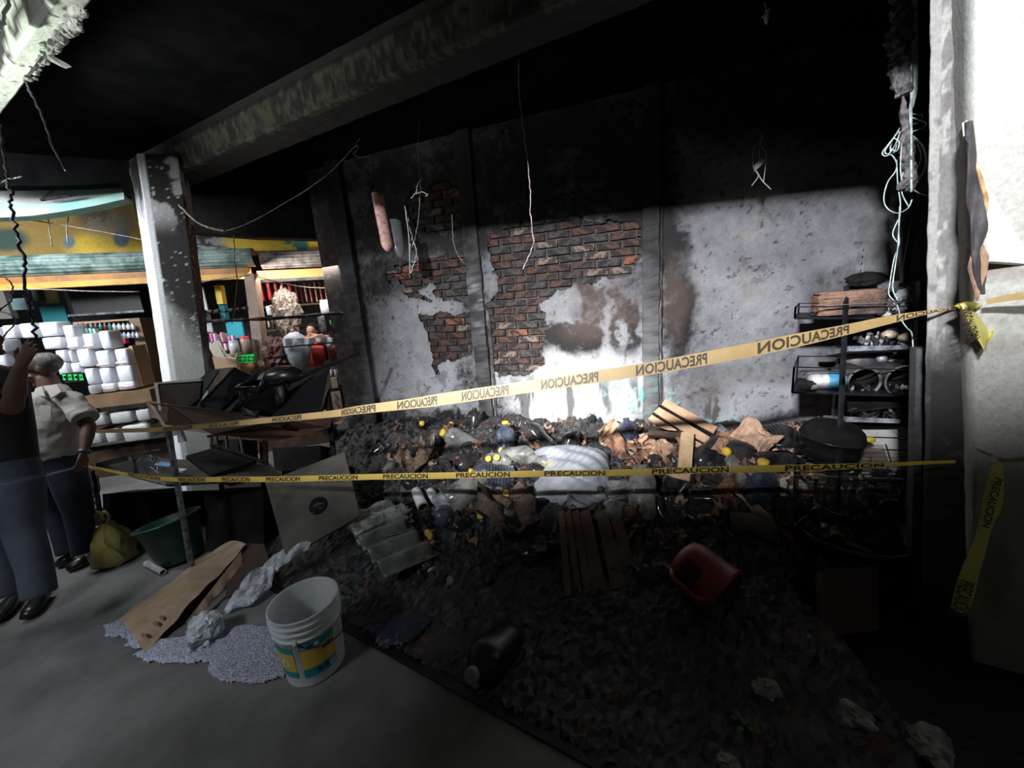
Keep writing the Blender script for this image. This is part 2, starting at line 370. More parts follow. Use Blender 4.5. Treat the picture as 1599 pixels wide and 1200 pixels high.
# jagged rim faces giving the plaster its thickness
rim = []
kf = np.pad(keepf, 1)
for di, dj, a, b in ((-1, 0, (0, 1), (0, 0)), (1, 0, (1, 0), (1, 1)), (0, -1, (0, 0), (1, 0)), (0, 1, (1, 1), (0, 1))):
    e = keepf & ~kf[1 + di:1 + di + keepf.shape[0], 1 + dj:1 + dj + keepf.shape[1]]
    i, j = np.nonzero(e); rim.append(np.stack([(i + a[0]) * W + j + a[1], (i + b[0]) * W + j + b[1]], 1))
rim = np.concatenate(rim); N = len(PV)
rq = np.stack([rim[:, 0], rim[:, 1], rim[:, 1] + N, rim[:, 0] + N], 1)
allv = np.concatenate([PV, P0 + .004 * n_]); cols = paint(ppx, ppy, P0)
cols[spot] = np.array((.20, .19, .18)); cols2 = np.tile(np.array((.10, .09, .085)), (N, 1))
off = np.array(wback.location)
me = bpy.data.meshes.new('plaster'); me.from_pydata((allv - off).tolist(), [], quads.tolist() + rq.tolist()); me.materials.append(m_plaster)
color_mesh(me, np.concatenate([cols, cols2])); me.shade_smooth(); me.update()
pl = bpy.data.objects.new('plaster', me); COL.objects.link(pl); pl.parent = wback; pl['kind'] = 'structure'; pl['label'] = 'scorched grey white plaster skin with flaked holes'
# bricks, only where the plaster has fallen
brm = [mat('brick_soot_%d' % i, a, .85, c2=b, scale=21, mix=(.47, .56), bump=.8) for i, (a, b) in enumerate([((.018, .014, .013), (.085, .040, .028)), ((.016, .015, .015), (.06, .05, .046)), ((.075, .040, .028), (.016, .014, .013)), ((.21, .075, .038), (.02, .016, .014)), ((.030, .025, .022), (.19, .14, .11)), ((.5, .35, .20), (.3, .2, .12))])]
hh = hole.reshape(ns + 1, nz + 1); rb = random.Random(3); bl = .225; ch = .072; bcache = {}; nbr = 0
def brick_mesh(k, mi):
    if (k, mi) in bcache: return bcache[(k, mi)]
    r = random.Random(k); mb = MB(); x, y, z = bl * .965 / 2, .016, .0330
    vs = [(sx * (x - r.uniform(0, .006)), sy * y, sz * (z - r.uniform(0, .006))) for sz in (-1, 1) for sx, sy in ((-1, -1), (1, -1), (1, 1), (-1, 1))]
    c = .006; vs2 = []
    mb.add(vs, [(3, 2, 1, 0), (4, 5, 6, 7), (0, 1, 5, 4), (1, 2, 6, 5), (2, 3, 7, 6), (3, 0, 4, 7)])
    me = mb.mesh('brick', brm[mi]); bcache[(k, mi)] = me; return me
cand = []
for row in range(int(ZT / ch)):
    z = (row + .5) * ch
    for k in range(int((S1 - S0) / bl)):
        s = S0 + (k + .5 + (.5 if row % 2 else 0)) * bl
        i0, i1 = int((s - S0 - bl / 2) / R), int((s - S0 + bl / 2) / R); j = int(z / R)
        seg = hh[max(0, i0):i1 + 1, j]
        if seg.size and seg.any(): cand.append((seg.mean(), s, z))
cand.sort(key=lambda c: -c[0])
for fr, s, z in cand[:298]:
    q = rb.random(); mi = 3 if q < .035 else 5 if q < .042 else 2 if q < .13 else 4 if q < .20 else 1 if q < .62 else 0
    o = bpy.data.objects.new('brick', brick_mesh(rb.randrange(12), mi)); COL.objects.link(o); o.parent = wback
    o.location = BW.w(s + rb.uniform(-.006, .006), z + rb.uniform(-.004, .004), .006 + rb.uniform(0, .008)) - wback.location; o.rotation_euler = (rb.uniform(-.05, .05), rb.uniform(-.025, .025), BW.a + rb.uniform(-.03, .03)); o.scale = (rb.choice((-1, 1)) * rb.uniform(.93, 1.0), 1, rb.choice((-1, 1)) * rb.uniform(.92, 1)); nbr += 1
print('bricks', nbr, len(cand))
# pilasters and rough conduit chases
def wallbar(name, label, pl_, pr_, ytop, ybot, d, light_=0, seed=0):
    """a rough plastered strip standing proud of the wall, pl_/pr_ = side positions in wall metres"""
    nz_ = 150; prof = [(pl_, .02), (pl_ + .006, d), ((pl_ + pr_) / 2, d + .01), (pr_ - .006, d), (pr_, .02)]
    P = []
    for i in range(nz_ + 1):
        z = ybot + (ytop - ybot) * i / nz_
        for k, (s, dd) in enumerate(prof): P.append((s, z, dd))
    P = np.array(P); q = fbm(P * np.array((14, 9, 9)) + seed, seed); q2 = fbm(P * 30 + seed, seed + 4)
    W_ = o_ + (P[:, 0] + (q - .5) * .03)[:, None] * t_ + (P[:, 2] + (q2 - .5) * .02)[:, None] * n_ + np.stack([0 * q, 0 * q, P[:, 1]], 1)
    f = [(i * 5 + k, i * 5 + k + 1, (i + 1) * 5 + k + 1, (i + 1) * 5 + k) for i in range(nz_) for k in range(4)]
    x, y = proj(W_); c = paint(x, y, W_); g = np.array((.13, .12, .12)) * (.4 + q2)[:, None]; g = lerp(g, np.array((.42, .42, .44)), blob(x, y, 748, 465, 22, 45, .5) * sst(q2, .42, .5) * .9); g = lerp(g, SOOT, sst(q2 + (q - .5), .42, .58) * .9)
    g = g * .7; c = lerp(c, g, np.full(len(c), .75 - light_)); c = lerp(c, SOOT, sst(-y, -430, -340) * .85)
    me = bpy.data.meshes.new(name); me.from_pydata((W_ - off).tolist(), [], f); me.materials.append(m_plaster); color_mesh(me, c)
    o = bpy.data.objects.new(name, me); COL.objects.link(o); o.parent = wback; o['kind'] = 'structure'; o['label'] = label
sL = BW.hit(737, 480)[0]; sR = BW.hit(760, 480)[0]
wallbar('pilaster', 'narrow scorched pilaster left of the bare brick patch', sL, sR, ZT, 0, .075, seed=2, light_=-.18)
wallbar('conduit_chase', 'brown conduit strip beside the left pilaster', sR + .005, sR + .045, BW.hit(760, 500)[1], 0, .05, seed=6)
sL2 = BW.hit(1003, 480)[0]; sR2 = BW.hit(1030, 480)[0]
wallbar('pilaster', 'scorched pilaster behind the wooden crate', sL2, sR2, ZT, 0, .07, light_=.12, seed=12)
wallbar('conduit_chase', 'dark seam strip on the right edge of the second pilaster', sR2 + .003, sR2 + .03, ZT, 0, .05, seed=16)
wallbar('corner_post', 'scorched post closing the left end of the wall', BW.hit(556, 520)[0], BW.hit(578, 520)[0], ZT, 0, .10, light_=.2, seed=22)
# ---- floors
Cn = [onz(560, 1000), onz(920, 1200)]
ed = (Cn[1] - Cn[0]).normalized(); en = Vector((ed.y, -ed.x, 0))
if en.dot(onz(900, 900) - Cn[0]) < 0: en = -en        # en points into the burnt room
fl = MB(); fl.add([(-9, -5, 0), (6, -5, 0), (6, 8, 0), (-9, 8, 0)], [(0, 1, 2, 3)])
m_floor = mat('worn_concrete', (.20, .20, .195), .6, c2=(.085, .082, .08), scale=1.3, mix=(.38, .66), bump=.25, bscale=25)
floor = structure('floor', fl, m_floor, 'worn grey concrete aisle floor')
E0 = Cn[0] - ed * 1.3; E1 = Cn[1] + ed * 2.6
rf = MB()
rf.slab([Vector((*E0.xy, .012)), Vector((*E1.xy, .012)), Vector((4.5, 3.5, .012)), Vector((-2.2, 4.9, .012)), Vector((-2.4, 3.0, .012))][:5], .03)
floor2 = structure('floor', rf, mat('burnt_floor', (.012, .011, .011), .45, c2=(.03, .028, .027), scale=3, bump=.4), 'soot black floor of the burnt stall')
# ---- rubble height field
def Hn(X, Y):
    X = np.asarray(X, float); Y = np.asarray(Y, float)
    d = (X - BW.o.x) * BW.n.x + (Y - BW.o.y) * BW.n.y
    s = (X - BW.o.x) * BW.t.x + (Y - BW.o.y) * BW.t.y
    e = (X - Cn[0].x) * en.x + (Y - Cn[0].y) * en.y
    P = np.stack([X, Y, 0 * X], -1).reshape(-1, 3)
    r = (fbm(P * 3.0, 61, 3).reshape(X.shape) - .5); r2 = (fbm(P * 14, 71, 4).reshape(X.shape) - .5); r3 = (fbm(P * 38, 81, 2).reshape(X.shape) - .5)
    h = .40 * (1 - sst(d, .25, 2.0)) + .10 * (1 - sst(d, 1.6, 2.6)) + .015
    h = h * (.80 + .2 * sst(s, -1.9, -.4)) + r * .22 * (h > 0) * np.clip(h * 4, .15, 1) + r2 * .09 * np.clip(h * 4, .3, 1) + r3 * .028
    return np.clip(h, .0, 1) * (.12 + .88 * sst(e, .0, .9)) * sst(e, 0, .12) + .004
_hx = np.arange(-2.4, 4.2, .02); _hy = np.arange(.0, 5.4, .02); _HG = Hn(*np.meshgrid(_hx, _hy, indexing='ij'))
def hgt(X, Y):
    i = min(max(int((X + 2.4) / .02), 0), len(_hx) - 1); j = min(max(int(Y / .02), 0), len(_hy) - 1); return float(_HG[i, j])
def onp(px, py, lift=0):
    """where the sight line of a pixel meets the rubble"""
    r = ray(px, py); k = 1.2
    while k < 6:
        P = CAM + r * k
        if P.z <= hgt(P.x, P.y) + lift: return P
        k += .01
    return P
RR = .022; gx = np.arange(-1.9, 3.5, RR); gy = np.arange(.3, 5.0, RR)
GX, GY = np.meshgrid(gx, gy, indexing='ij'); GZ = Hn(GX, GY)
dd = (GX - BW.o.x) * BW.n.x + (GY - BW.o.y) * BW.n.y; ee = (GX - Cn[0].x) * en.x + (GY - Cn[0].y) * en.y
ok = (dd > .055) & (ee > .03) & ~((GX > 1.40) & (GY < 1.75)) & (GX - .55 * GY < 1.75) & (GX < 2.15 + 1.5 * (GY - 1.55)); okf = ok[:-1, :-1] & ok[1:, :-1] & ok[:-1, 1:] & ok[1:, 1:]
I, J = np.nonzero(okf); W = len(gy); q = np.stack([I * W + J, (I + 1) * W + J, (I + 1) * W + J + 1, I * W + J + 1], 1)
jit = (np.random.RandomState(1).rand(GX.size, 3) - .5) * np.array((.016, .016, .022))
V = np.stack([GX.ravel(), GY.ravel(), GZ.ravel() + .012], 1) + jit
used = np.unique(q); mp = np.zeros(len(V), int); mp[used] = np.arange(len(used)); V = V[used]; q = mp[q]
me = bpy.data.meshes.new('ash_rubble'); me.from_pydata(V.tolist(), [], q.tolist())
n1 = fbm(V * 9, 41); n2 = fbm(V * 40, 43); c = np.tile(np.array((.018, .017, .018)), (len(V), 1))
c = lerp(c, np.array((.11, .055, .035)), sst(n1, .56, .66) * .8); c = lerp(c, np.array((.25, .23, .22)), sst(n2, .64, .70) * .8); c = lerp(c, np.array((.05, .055, .06)), sst(n2, .3, .42) * .5)
color_mesh(me, c); m_ash = mat_attr('wet_ash', .5, 50, .5, .8); me.materials.append(m_ash); me.update()
ash = bpy.data.objects.new('ash_rubble', me); COL.objects.link(ash); tag(ash, 'wet black ash and fine burnt rubble heaped over the stall floor', 'rubble', kind='stuff')
# ---- ceiling slab and beams
def flatZ(px, py, z): return onz(px, py, z)
CZ = 3.45
ce = MB(); ce.slab([Vector((-5.2, 2.6, CZ)), Vector((1.2, -.15, CZ)), Vector((5, 1.2, CZ)), Vector((5, 5, CZ)), Vector((-5.2, 6.2, CZ))], -.18)
ceil = structure('ceiling', ce, m_ceil, 'soot blackened concrete ceiling slab')
def beam(name, label, A, B, zb, zt, wd, painter, side=1, n=520):
    """long beam from A to B; cross-section faces painted by position"""
    d = (B - A).normalized(); nn = Vector((-d.y, d.x, 0)); L = (B - A).length; P = []; T = []
    h = zt - zb; prof = [(-wd / 2, zt - h * i / 10) for i in range(10)] + [(-wd / 2, zb + .015)] + [(-wd / 2 + .015 + (wd - .03) * i / 10, zb) for i in range(11)] + [(wd / 2, zb + h * (i + .3) / 8) for i in range(9)]
    prof[4] = (-wd / 2 + .02, prof[4][1]); prof[5] = (-wd / 2 + .02, prof[5][1])
    for i in range(n + 1):
        for k, (a, z) in enumerate(prof): P.append(A + d * (L * i / n) + nn * a + Vector((0, 0, z))); T.append((i / n, k))
    P = np.array([tuple(p) for p in P]); q = fbm(P * 12, 91) - .5; P[:, 2] += q * .018; P[:, 0] += q * .012
    K = len(prof); f = [(i * K + k, i * K + k + 1, (i + 1) * K + k + 1, (i + 1) * K + k) for i in range(n) for k in range(K - 1)]
    c = painter(P, np.array([t[0] for t in T]), np.array([t[1] for t in T])); of = np.array(((A.x + B.x) / 2, (A.y + B.y) / 2, zb))
    me = bpy.data.meshes.new(name); me.from_pydata((P - of).tolist(), [], f); me.materials.append(m_concr); color_mesh(me, c)
    o = bpy.data.objects.new(name, me); COL.objects.link(o); o.location = of; o['kind'] = 'structure'; o['label'] = label; return o
def paint_r(P, t, k):
    n = fbm(P * 9, 13); n2 = fbm(P * 34, 17); c = np.tile(np.array((.10, .10, .066)), (len(P), 1)) * (.4 + n)[:, None]
    s = sst(n2 * .5 + n * .5 + (k < 4.5) * .06 + (k > 12) * .3, .42, .54); return lerp(c, SOOT, np.clip(s + (k < 1) * 1. + (k == 4) + (k == 5), 0, 1) * .97)
BA = flatZ(232, 288, 3.0); BB = flatZ(872, 0, 3.0); bd = (BB - BA).normalized()
beam('trim_1', 'scorched ceiling beam with peeling pale paint running overhead', BA - bd * .3 + Vector((0, 0, -3.0)) + Vector((-bd.y, bd.x, 0)) * .13, BB + bd * 2.0 + Vector((0, 0, -3.0)) + Vector((-bd.y, bd.x, 0)) * .13, 3.0, CZ, .26, paint_r)
def paint_l(P, t, k):
    n = fbm(P * 4, 23); n2 = fbm(P * 16, 27); c = np.tile(np.array((.80, .86, .74)), (len(P), 1)) * (.8 + .3 * n)[:, None]
    s = sst(n2 * .6 + n * .4 + (k < 0) * .1 + sst(k, 8, 10.5) * (-.1) + sst(-k, -14, -9) * .16 - .06, .50, .56); return lerp(c, SOOT, s * .95)
LA = flatZ(0, 185, 3.0); LB = flatZ(150, 0, 3.0); ld = (LB - LA).normalized(); lw = abs((flatZ(78, 0, 3.0) - LB).cross(ld).z); ln = Vector((-ld.y, ld.x, 0)); ln = ln if ln.dot(flatZ(78, 0, 3.0) - LB) > 0 else -ln; LA = LA + ln * lw / 2; LB = LB + ln * lw / 2
beam('trim_2', 'pale painted roof edge beam flaking at the upper left', LA - ld * .9 - Vector((0, 0, 3)), LB + ld * 7.5 - Vector((0, 0, 3)), 3.0, CZ, lw, paint_l)
# grey sheet roof of the aisle beyond the pale beam
ar = MB()
for i in range(9):
    a = Vector((-7.5, -.4 + i * .42, 3.9 + .0)); ar.slab([a, a + Vector((5.6, -1.6, 0)), a + Vector((5.6, -1.18, .03)), a + Vector((0, .42, .03))], .02)
o = structure('ceiling', ar, mat('aisle_roof_sheet', (.045, .047, .045), .8, c2=(.03, .03, .03), scale=3), 'grey sheet roofing high over the aisle')
# lintels over the side openings
li = MB(); zl = at(400, 375, 4.1).z
c0 = at(232, 330, 3.75); c1 = at(556, 392, 4.62); c0.z = c1.z = 0; ld2 = (c1 - c0).normalized()
# rounded-corner opening: lintel polygon in its own plane
Lf = Frame(c0.x, c0.y, math.atan2(ld2.y, ld2.x)); Ls = (c1 - c0).length
def lp(px, py): s, z = Lf.hit(px, py); return Lf.w(s, z)
pts = [lp(262, 372), lp(285, 362), lp(400, 371), lp(505, 374), lp(524, 379), lp(535, 391), lp(538, 412), lp(545, 470), lp(556, 560), lp(566, 660), Lf.w(Ls + .12, 0), Lf.w(Ls + .12, CZ), Lf.w(-.1, CZ), Lf.w(-.1, lp(262, 372).z)]
li.slab(pts, .16)
structure('wall_left', li, m_soot, 'sooted side wall with a wide rounded opening to the next stall')
e1 = MB()
p = [lp(-260, 268), lp(-40, 290), lp(0, 291), lp(90, 290), lp(135, 289), lp(180, 286), lp(191, 292), lp(194, 305), lp(215, 308)]
e1.slab(p + [Lf.w(Lf.hit(215, 300)[0], CZ), Lf.w(Lf.hit(-260, 300)[0], CZ)], .14)
structure('wall_left', e1, m_ceil, 'blackened header over the side opening left of the column')
# ---- column (pale left face, spotted black front face)
Zc = 3.55
def colz(px, py, Z):
    P = at(px, py, Z); return P
b0 = at(244, 590, Zc + .05); bl_ = Vector((b0.x, b0.y, 0)); 
A0 = atY(204, 330, at(244, 590, Zc + .05).y); lean = Vector(((A0.x - b0.x) / (A0.z - b0.z), (A0.y - b0.y) / (A0.z - b0.z), 0)); base = Vector((b0.x, b0.y, 0)) - lean * b0.z
cm = MB(); e_r = Vector((.24, -.02, 0)); e_l = Vector((-.10, .30, 0))
P1 = base + Vector((.22, -.10, 0))
corners = [base + Vector((0, .06, 0)), P1, P1 + Vector((.27, .06, 0)), base + Vector((.27, .34, 0))]
Pc, Tc = [], []
nzc = 280
for i in range(nzc + 1):
    z = 3.1 * i / nzc
    for k in range(4):
        a, b = corners[k], corners[(k + 1) % 4]
        for u in np.linspace(0, 1, 17)[:-1]: q_ = a.lerp(b, float(u)) + lean * z; Pc.append((q_.x, q_.y, z)); Tc.append(k + u)
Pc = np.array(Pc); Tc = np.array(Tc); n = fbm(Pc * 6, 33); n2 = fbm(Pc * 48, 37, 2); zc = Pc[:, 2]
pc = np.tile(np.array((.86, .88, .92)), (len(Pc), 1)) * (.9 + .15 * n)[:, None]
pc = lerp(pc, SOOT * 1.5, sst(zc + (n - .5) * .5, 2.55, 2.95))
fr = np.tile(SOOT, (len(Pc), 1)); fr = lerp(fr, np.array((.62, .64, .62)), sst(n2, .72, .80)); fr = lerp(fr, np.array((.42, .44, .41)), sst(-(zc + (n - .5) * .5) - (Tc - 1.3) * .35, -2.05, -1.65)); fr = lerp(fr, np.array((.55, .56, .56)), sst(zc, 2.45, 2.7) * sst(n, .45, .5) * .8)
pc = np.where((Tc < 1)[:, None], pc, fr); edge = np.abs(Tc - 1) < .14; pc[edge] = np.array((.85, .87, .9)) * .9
Pc[:, 0] += (fbm(Pc * 9, 3) - .5) * .012
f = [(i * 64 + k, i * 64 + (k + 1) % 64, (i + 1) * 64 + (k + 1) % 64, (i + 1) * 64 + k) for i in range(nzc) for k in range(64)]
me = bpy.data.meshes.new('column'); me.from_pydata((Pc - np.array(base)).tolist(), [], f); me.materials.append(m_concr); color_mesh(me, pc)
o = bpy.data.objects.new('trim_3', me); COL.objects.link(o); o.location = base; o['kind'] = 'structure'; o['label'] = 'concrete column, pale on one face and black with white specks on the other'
# ---- right pillar and pale wall beside it
def edge(x0, y0, x1, y1, Y):
    """a pillar edge seen from (x0,y0) up to (x1,y1): its foot on the floor and its lean per metre"""
    lo, hi = atY(x0, y0, Y), atY(x1, y1, Y); l = (hi - lo) / (hi.z - lo.z); l.z = 0; return Vector((lo.x, lo.y, 0)) - l * lo.z, l
Yp = at(1451, 430, 1.52).y
pa, plean = edge(1441, 900, 1452, 100, Yp); pb = edge(1519, 900, 1519, 100, Yp - .16)[0]
def vplane(name, label, A, B, back, z1, painter, mt=m_concr, nu=44, nvz=240, bump=.01, lean=Vector((0, 0, 0))):
    P = []; nn = Vector((-(B - A).y, (B - A).x, 0)).normalized(); nn = nn if nn.dot(A) > 0 else -nn
    cs = [A + nn * back, A, B, B + nn * back]
    U = []
    for i in range(nvz + 1):
        for k in range(3):
            m_ = nu if k == 1 else 4
            for j in range(m_ + (1 if k == 2 else 0)): q_ = cs[k].lerp(cs[k + 1], j / m_) + lean * (z1 * i / nvz); P.append((q_.x, q_.y, z1 * i / nvz)); U.append(k + j / m_)
    P = np.array(P); U = np.array(U); K = len(P) // (nvz + 1)
    c = painter(P, U); q = fbm(P * 7, 47) - .5
    P[:, 0] += q * bump; P[:, 1] -= (fbm(P * 18, 49) - .5) * bump
    f = [(i * K + k, i * K + k + 1, (i + 1) * K + k + 1, (i + 1) * K + k) for i in range(nvz) for k in range(K - 1)]
    of = np.array((A.x, A.y, 0)); me = bpy.data.meshes.new(name); me.from_pydata((P - of).tolist(), [], f); me.materials.append(mt); color_mesh(me, c); me.shade_smooth()
    o = bpy.data.objects.new(name, me); COL.objects.link(o); o.location = of; o['kind'] = 'structure'; o['label'] = label; return o
def paint_p(P, U):
    x, y = proj(P); n = fbm(P * 5, 51); n2 = fbm(P * 22, 53)
    c = np.tile(np.array((.21, .205, .195)), (len(P), 1)) * (.75 + .5 * n)[:, None]
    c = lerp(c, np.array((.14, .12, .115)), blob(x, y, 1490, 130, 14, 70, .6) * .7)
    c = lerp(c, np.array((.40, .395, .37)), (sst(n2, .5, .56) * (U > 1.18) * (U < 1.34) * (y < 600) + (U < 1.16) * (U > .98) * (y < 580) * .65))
    c = lerp(c, np.array((.022, .024, .02)), sst(y + (n - .5) * 50, 510, 590) * (U > 1.02) * .97); c = lerp(c, np.array((.05, .055, .055)), sst(y + (n - .5) * 60, 510, 590) * (U <= 1.1) * .8)  # shade under the lower edge of the light painted into the pillar colour
    return lerp(c, np.array((.1, .1, .1)), sst(n2, .66, .7) * .6)
vplane('wall_right', 'grey plastered pillar with chipped corner, shade below the tape painted dark', pa, pb, .5, 3.45, paint_p, lean=plean)
qa, ql = edge(1519, 900, 1520, 100, Yp - .18); qb = edge(1645, 900, 1645, 100, Yp - .30)[0]; qb = qb + (qb - qa).normalized() * 1.6
def paint_q(P, U):
    x, y = proj(P); n = fbm(P * 4, 57); n2 = fbm(P * 20, 59)
    c = np.tile(np.array((.34, .34, .31)), (len(P), 1)) * (.85 + .3 * n)[:, None]
    c = lerp(c, np.array((.30, .32, .30)), blob(x, y, 1512, 60, 16, 90) * .7)
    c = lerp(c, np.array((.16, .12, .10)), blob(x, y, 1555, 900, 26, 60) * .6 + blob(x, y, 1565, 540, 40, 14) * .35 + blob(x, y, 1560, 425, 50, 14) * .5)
    return lerp(c, np.array((.3, .28, .26)), sst(n2, .64, .7) * .5)
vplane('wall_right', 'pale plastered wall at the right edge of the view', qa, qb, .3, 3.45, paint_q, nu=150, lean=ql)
ja, jl = edge(1419, 1100, 1427, 560, Yp + .10); jb = edge(1443, 1100, 1447, 560, Yp + .08)[0]
jm = MB(); zt_ = atY(1430, 545, Yp + .1).z
jm.slab([ja, jb, jb + jl * zt_ + Vector((0, 0, zt_)), ja + jl * zt_ + Vector((.01, 0, zt_))], .05)
structure('trim_4', jm, mat('jamb_grey', (.09, .095, .10), .6, c2=(.04, .04, .045), scale=10, bump=.4), 'grey blackened jamb along the pillar foot')
iw = MB(); iw.slab([Vector((2.25, 1.62, 0)), Vector((3.85, 2.60, 0)), Vector((3.85, 2.60, 3.45)), Vector((2.25, 1.62, 3.45))], .12)
structure('wall_right', iw, m_soot, 'sooted inner side wall running back from the pillar')
# unseen screens added behind the camera to trim the daylight below and at left
pp = MB(); pp.slab([Vector((-2.55, -1.5, 0)), Vector((3.2, -1.5, 0)), Vector((3.2, -1.5, 3.18)), Vector((-2.25, -1.5, 3.18)), Vector((-2.25, -1.5, 4.6)), Vector((-2.55, -1.5, 4.6))], .1)
pp2 = MB(); pp2.slab([Vector((-6.5, -1.5, 0)), Vector((-2.55, -1.5, 0)), Vector((-2.55, -1.5, 4.6)), Vector((-6.5, -1.5, 4.6))], .1)
structure('light_screen', pp, mat('light_screen_grey', (.35, .36, .34), .8), 'low unseen screen added behind the viewer to cut the light'); structure('light_screen', pp2, mat('light_screen_grey', (.35, .36, .34), .8), 'tall unseen screen added beside it to cut the light')
# ================================================================== THE BURNT STALL: RUBBLE AND WHAT LIES IN IT
def jug_parts(kind, mt, cap=True, label=None, capm=None):
    """ribbed plastic jug standing on z=0, 0.28 tall"""
    p = [(.0, 0), (.060, .0), (.068, .008)]
    if kind == 'ribbed':
        for i in range(9): z = .02 + i * .019; p += [(.068, z), (.068, z + .009), (.062, z + .011), (.062, z + .017)]
        p += [(.068, .195), (.062, .215)]
    else: p += [(.070, .05), (.066, .12), (.070, .19), (.064, .21)]
    p += [(.045, .238), (.024, .252), (.020, .258), (.020, .275)]
    return MB().lathe(p, 16, sq=.35), MB().lathe([(0, .266), (.024, .266), (.026, .270), (.026, .288), (.022, .292), (0, .292)], 14)
m_jugd = mat('dark_oil_plastic', (.012, .012, .015), .16, c2=(.05, .045, .045), scale=12)
m_jugb = mat('smoked_blue_plastic', (.03, .035, .06), .14, c2=(.10, .11, .15), scale=12)
m_jugc = mat('smoky_clear_plastic', (.30, .30, .28), .14, c2=(.10, .10, .095), scale=11, bump=.4, bscale=18)
m_labelo = mat('orange_label', (.80, .42, .08), .5, c2=(.75, .73, .70), scale=22, mix=(.45, .5))
m_labelw = mat('charred_white_label', (.72, .70, .68), .5, c2=(.10, .08, .07), scale=16)
def place_rot(o, P, tilt, az, roll=0):
    o.location = P; o.rotation_mode = 'QUATERNION'
    d = Vector((math.cos(az) * math.sin(tilt), math.sin(az) * math.sin(tilt), math.cos(tilt)))
    o.rotation_quaternion = d.to_track_quat('Z', 'Y') @ Euler((0, 0, roll)).to_quaternion()
def jug(px, py, kind, mt, name, label, tilt, az, sc=1, lab=None, capm=None, lift=.03, roll=0, group=None):
    P = onp(px, py, lift); t = thing(name, label, 'bottle', group=group)
    d = Vector((math.cos(az) * math.sin(tilt), math.sin(az) * math.sin(tilt), math.cos(tilt)))
    place_rot(t, P - d * .14 * sc, tilt, az, roll); t.scale = (sc, sc, sc)
    b, c = jug_parts(kind, mt); obj('body', b, mt, t, smooth=kind != 'ribbed')
    if capm: obj('cap', c, capm, t, smooth=True)
    if lab:
        r0 = .0705; obj('label', MB().lathe([(r0, .06), (r0 + .001, .061), (r0 + .001, .179), (r0, .18)], 12, sq=.35, a0=-2.6, a1=-.5), lab, t)
    return t
hp = math.pi / 2
jug(838, 682, 'plain', m_jugd, 'oil_jug', 'dark jug with an orange and white label, nearest the bright wall', .75, 2.6, 1.15, m_labelo, None, .06)
jug(856, 697, 'ribbed', m_jugd, 'oil_jug', 'small dark ribbed jug with orange label just left of the white sack top', .9, 2.2, .9, m_labelo)
jug(888, 695, 'plain', m_jugd, 'oil_jug', 'square brown jug with pale orange label behind the white sack', .5, .3, 1.0, m_labelo, None, .05)
jug(982, 682, 'ribbed', m_jugb, 'ribbed_jug', 'dark ribbed jug with bright highlights left of the wooden crate', .25, 1.9, 1.15, None, None, .05)
jug(1187, 760, 'ribbed', m_jugb, 'ribbed_jug', 'upright blue black ribbed jug in front of the hanging rack', .12, 4.5, 1.25, None, m_yellow, .05)
jug(740, 660, 'plain', m_jugd, 'sooted_jug', 'round black jug standing against the foot of the left pilaster', .3, 1.2, 1.1, None, None, .05)
jug(718, 688, 'plain', m_jugc, 'clear_jug', 'smoky clear jug with yellow cap at the left of the bottle heap', .95, 3.6, 1.35, None, m_yellow, .07)
jug(735, 762, 'plain', m_jugc, 'clear_jug', 'large crumpled clear jug below the lower tape, left of the sack', 1.25, .5, 1.4, None, m_yellow, .08)
jug(812, 712, 'plain', m_jugc, 'clear_jug', 'smoky jug lying flat with a yellow cap, left of the white sack', 1.45, 6.0, 1.1, None, m_yellow, .06)
jug(846, 722, 'plain', m_jugc, 'clear_jug', 'short clear jug end touching the sack corner', 1.4, 5.2, .9, None, m_yellow, .06)
jug(790, 690, 'plain', m_jugb, 'clear_jug', 'blue tinted jug with yellow cap standing behind the flat one', .5, 1.5, 1.2, None, m_yellow, .06)
jug(768, 742, 'ribbed', m_jugb, 'ribbed_jug', 'ribbed jug crossing behind the lower tape', 1.3, 3.3, 1.2, None, m_yellow, .05)
jug(842, 738, 'ribbed', m_jugd, 'ribbed_jug', 'black ribbed jug half under the sack on its left', 1.3, 3.9, 1.1)
jug(698, 806, 'ribbed', m_jugb, 'ribbed_jug', 'ribbed blue black jug right of the two white cup stacks', 1.2, 4.0, 1.1, None, None, .04)
jug(838, 866, 'ribbed', m_jugd, 'ribbed_jug', 'glinting black ribbed jug in the dark, left of the slatted crate', 1.3, 3.6, .9)
jug(1003, 768, 'plain', m_jugc, 'clear_jug', 'clear wet jug right of the sack, above the slatted crate', .6, 1.2, 1.3, None, None, .06)
jug(1048, 760, 'plain', m_jugd, 'sooted_jug', 'black jug with a burnt yellow label just right of the sack', .9, .7, 1.0, m_labelw)
jug(1116, 706, 'plain', m_jugd, 'sooted_jug', 'black round jug under the right end of the wooden crate', 1.1, .2, 1.25, None, None, .05)
jug(1160, 706, 'plain', m_jugd, 'sooted_jug', 'shiny black jug wrapped in brown card left of the rack', 1.35, 3.5, 1.2, None, m_yellow, .07)
jug(1205, 684, 'ribbed', m_jugd, 'ribbed_jug', 'black ribbed crate-like jug touching the wall left of the cooking pot', 1.45, 6.1, 1.4, None, None, .07)
jug(1215, 722, 'ribbed', m_jugd, 'ribbed_jug', 'ribbed black jug lying behind the lower tape beside the rack', 1.5, 6.1, 1.1, None, None, .05)
jug(770, 1025, 'plain', mat('dim_tinted_plastic', (.012, .012, .010), .35), 'sooted_jug', 'dim round jug in the dark foreground right of the bucket', 1.2, 4.2, 1.3, None, mat('pale_cap', (.20, .19, .18), .5), .06)
jug(660, 660, 'plain', m_jugd, 'sooted_jug', 'dark jug with round yellow cap near the left wall foot', 1.35, 4.9, 1.0, None, m_yellow, .05)
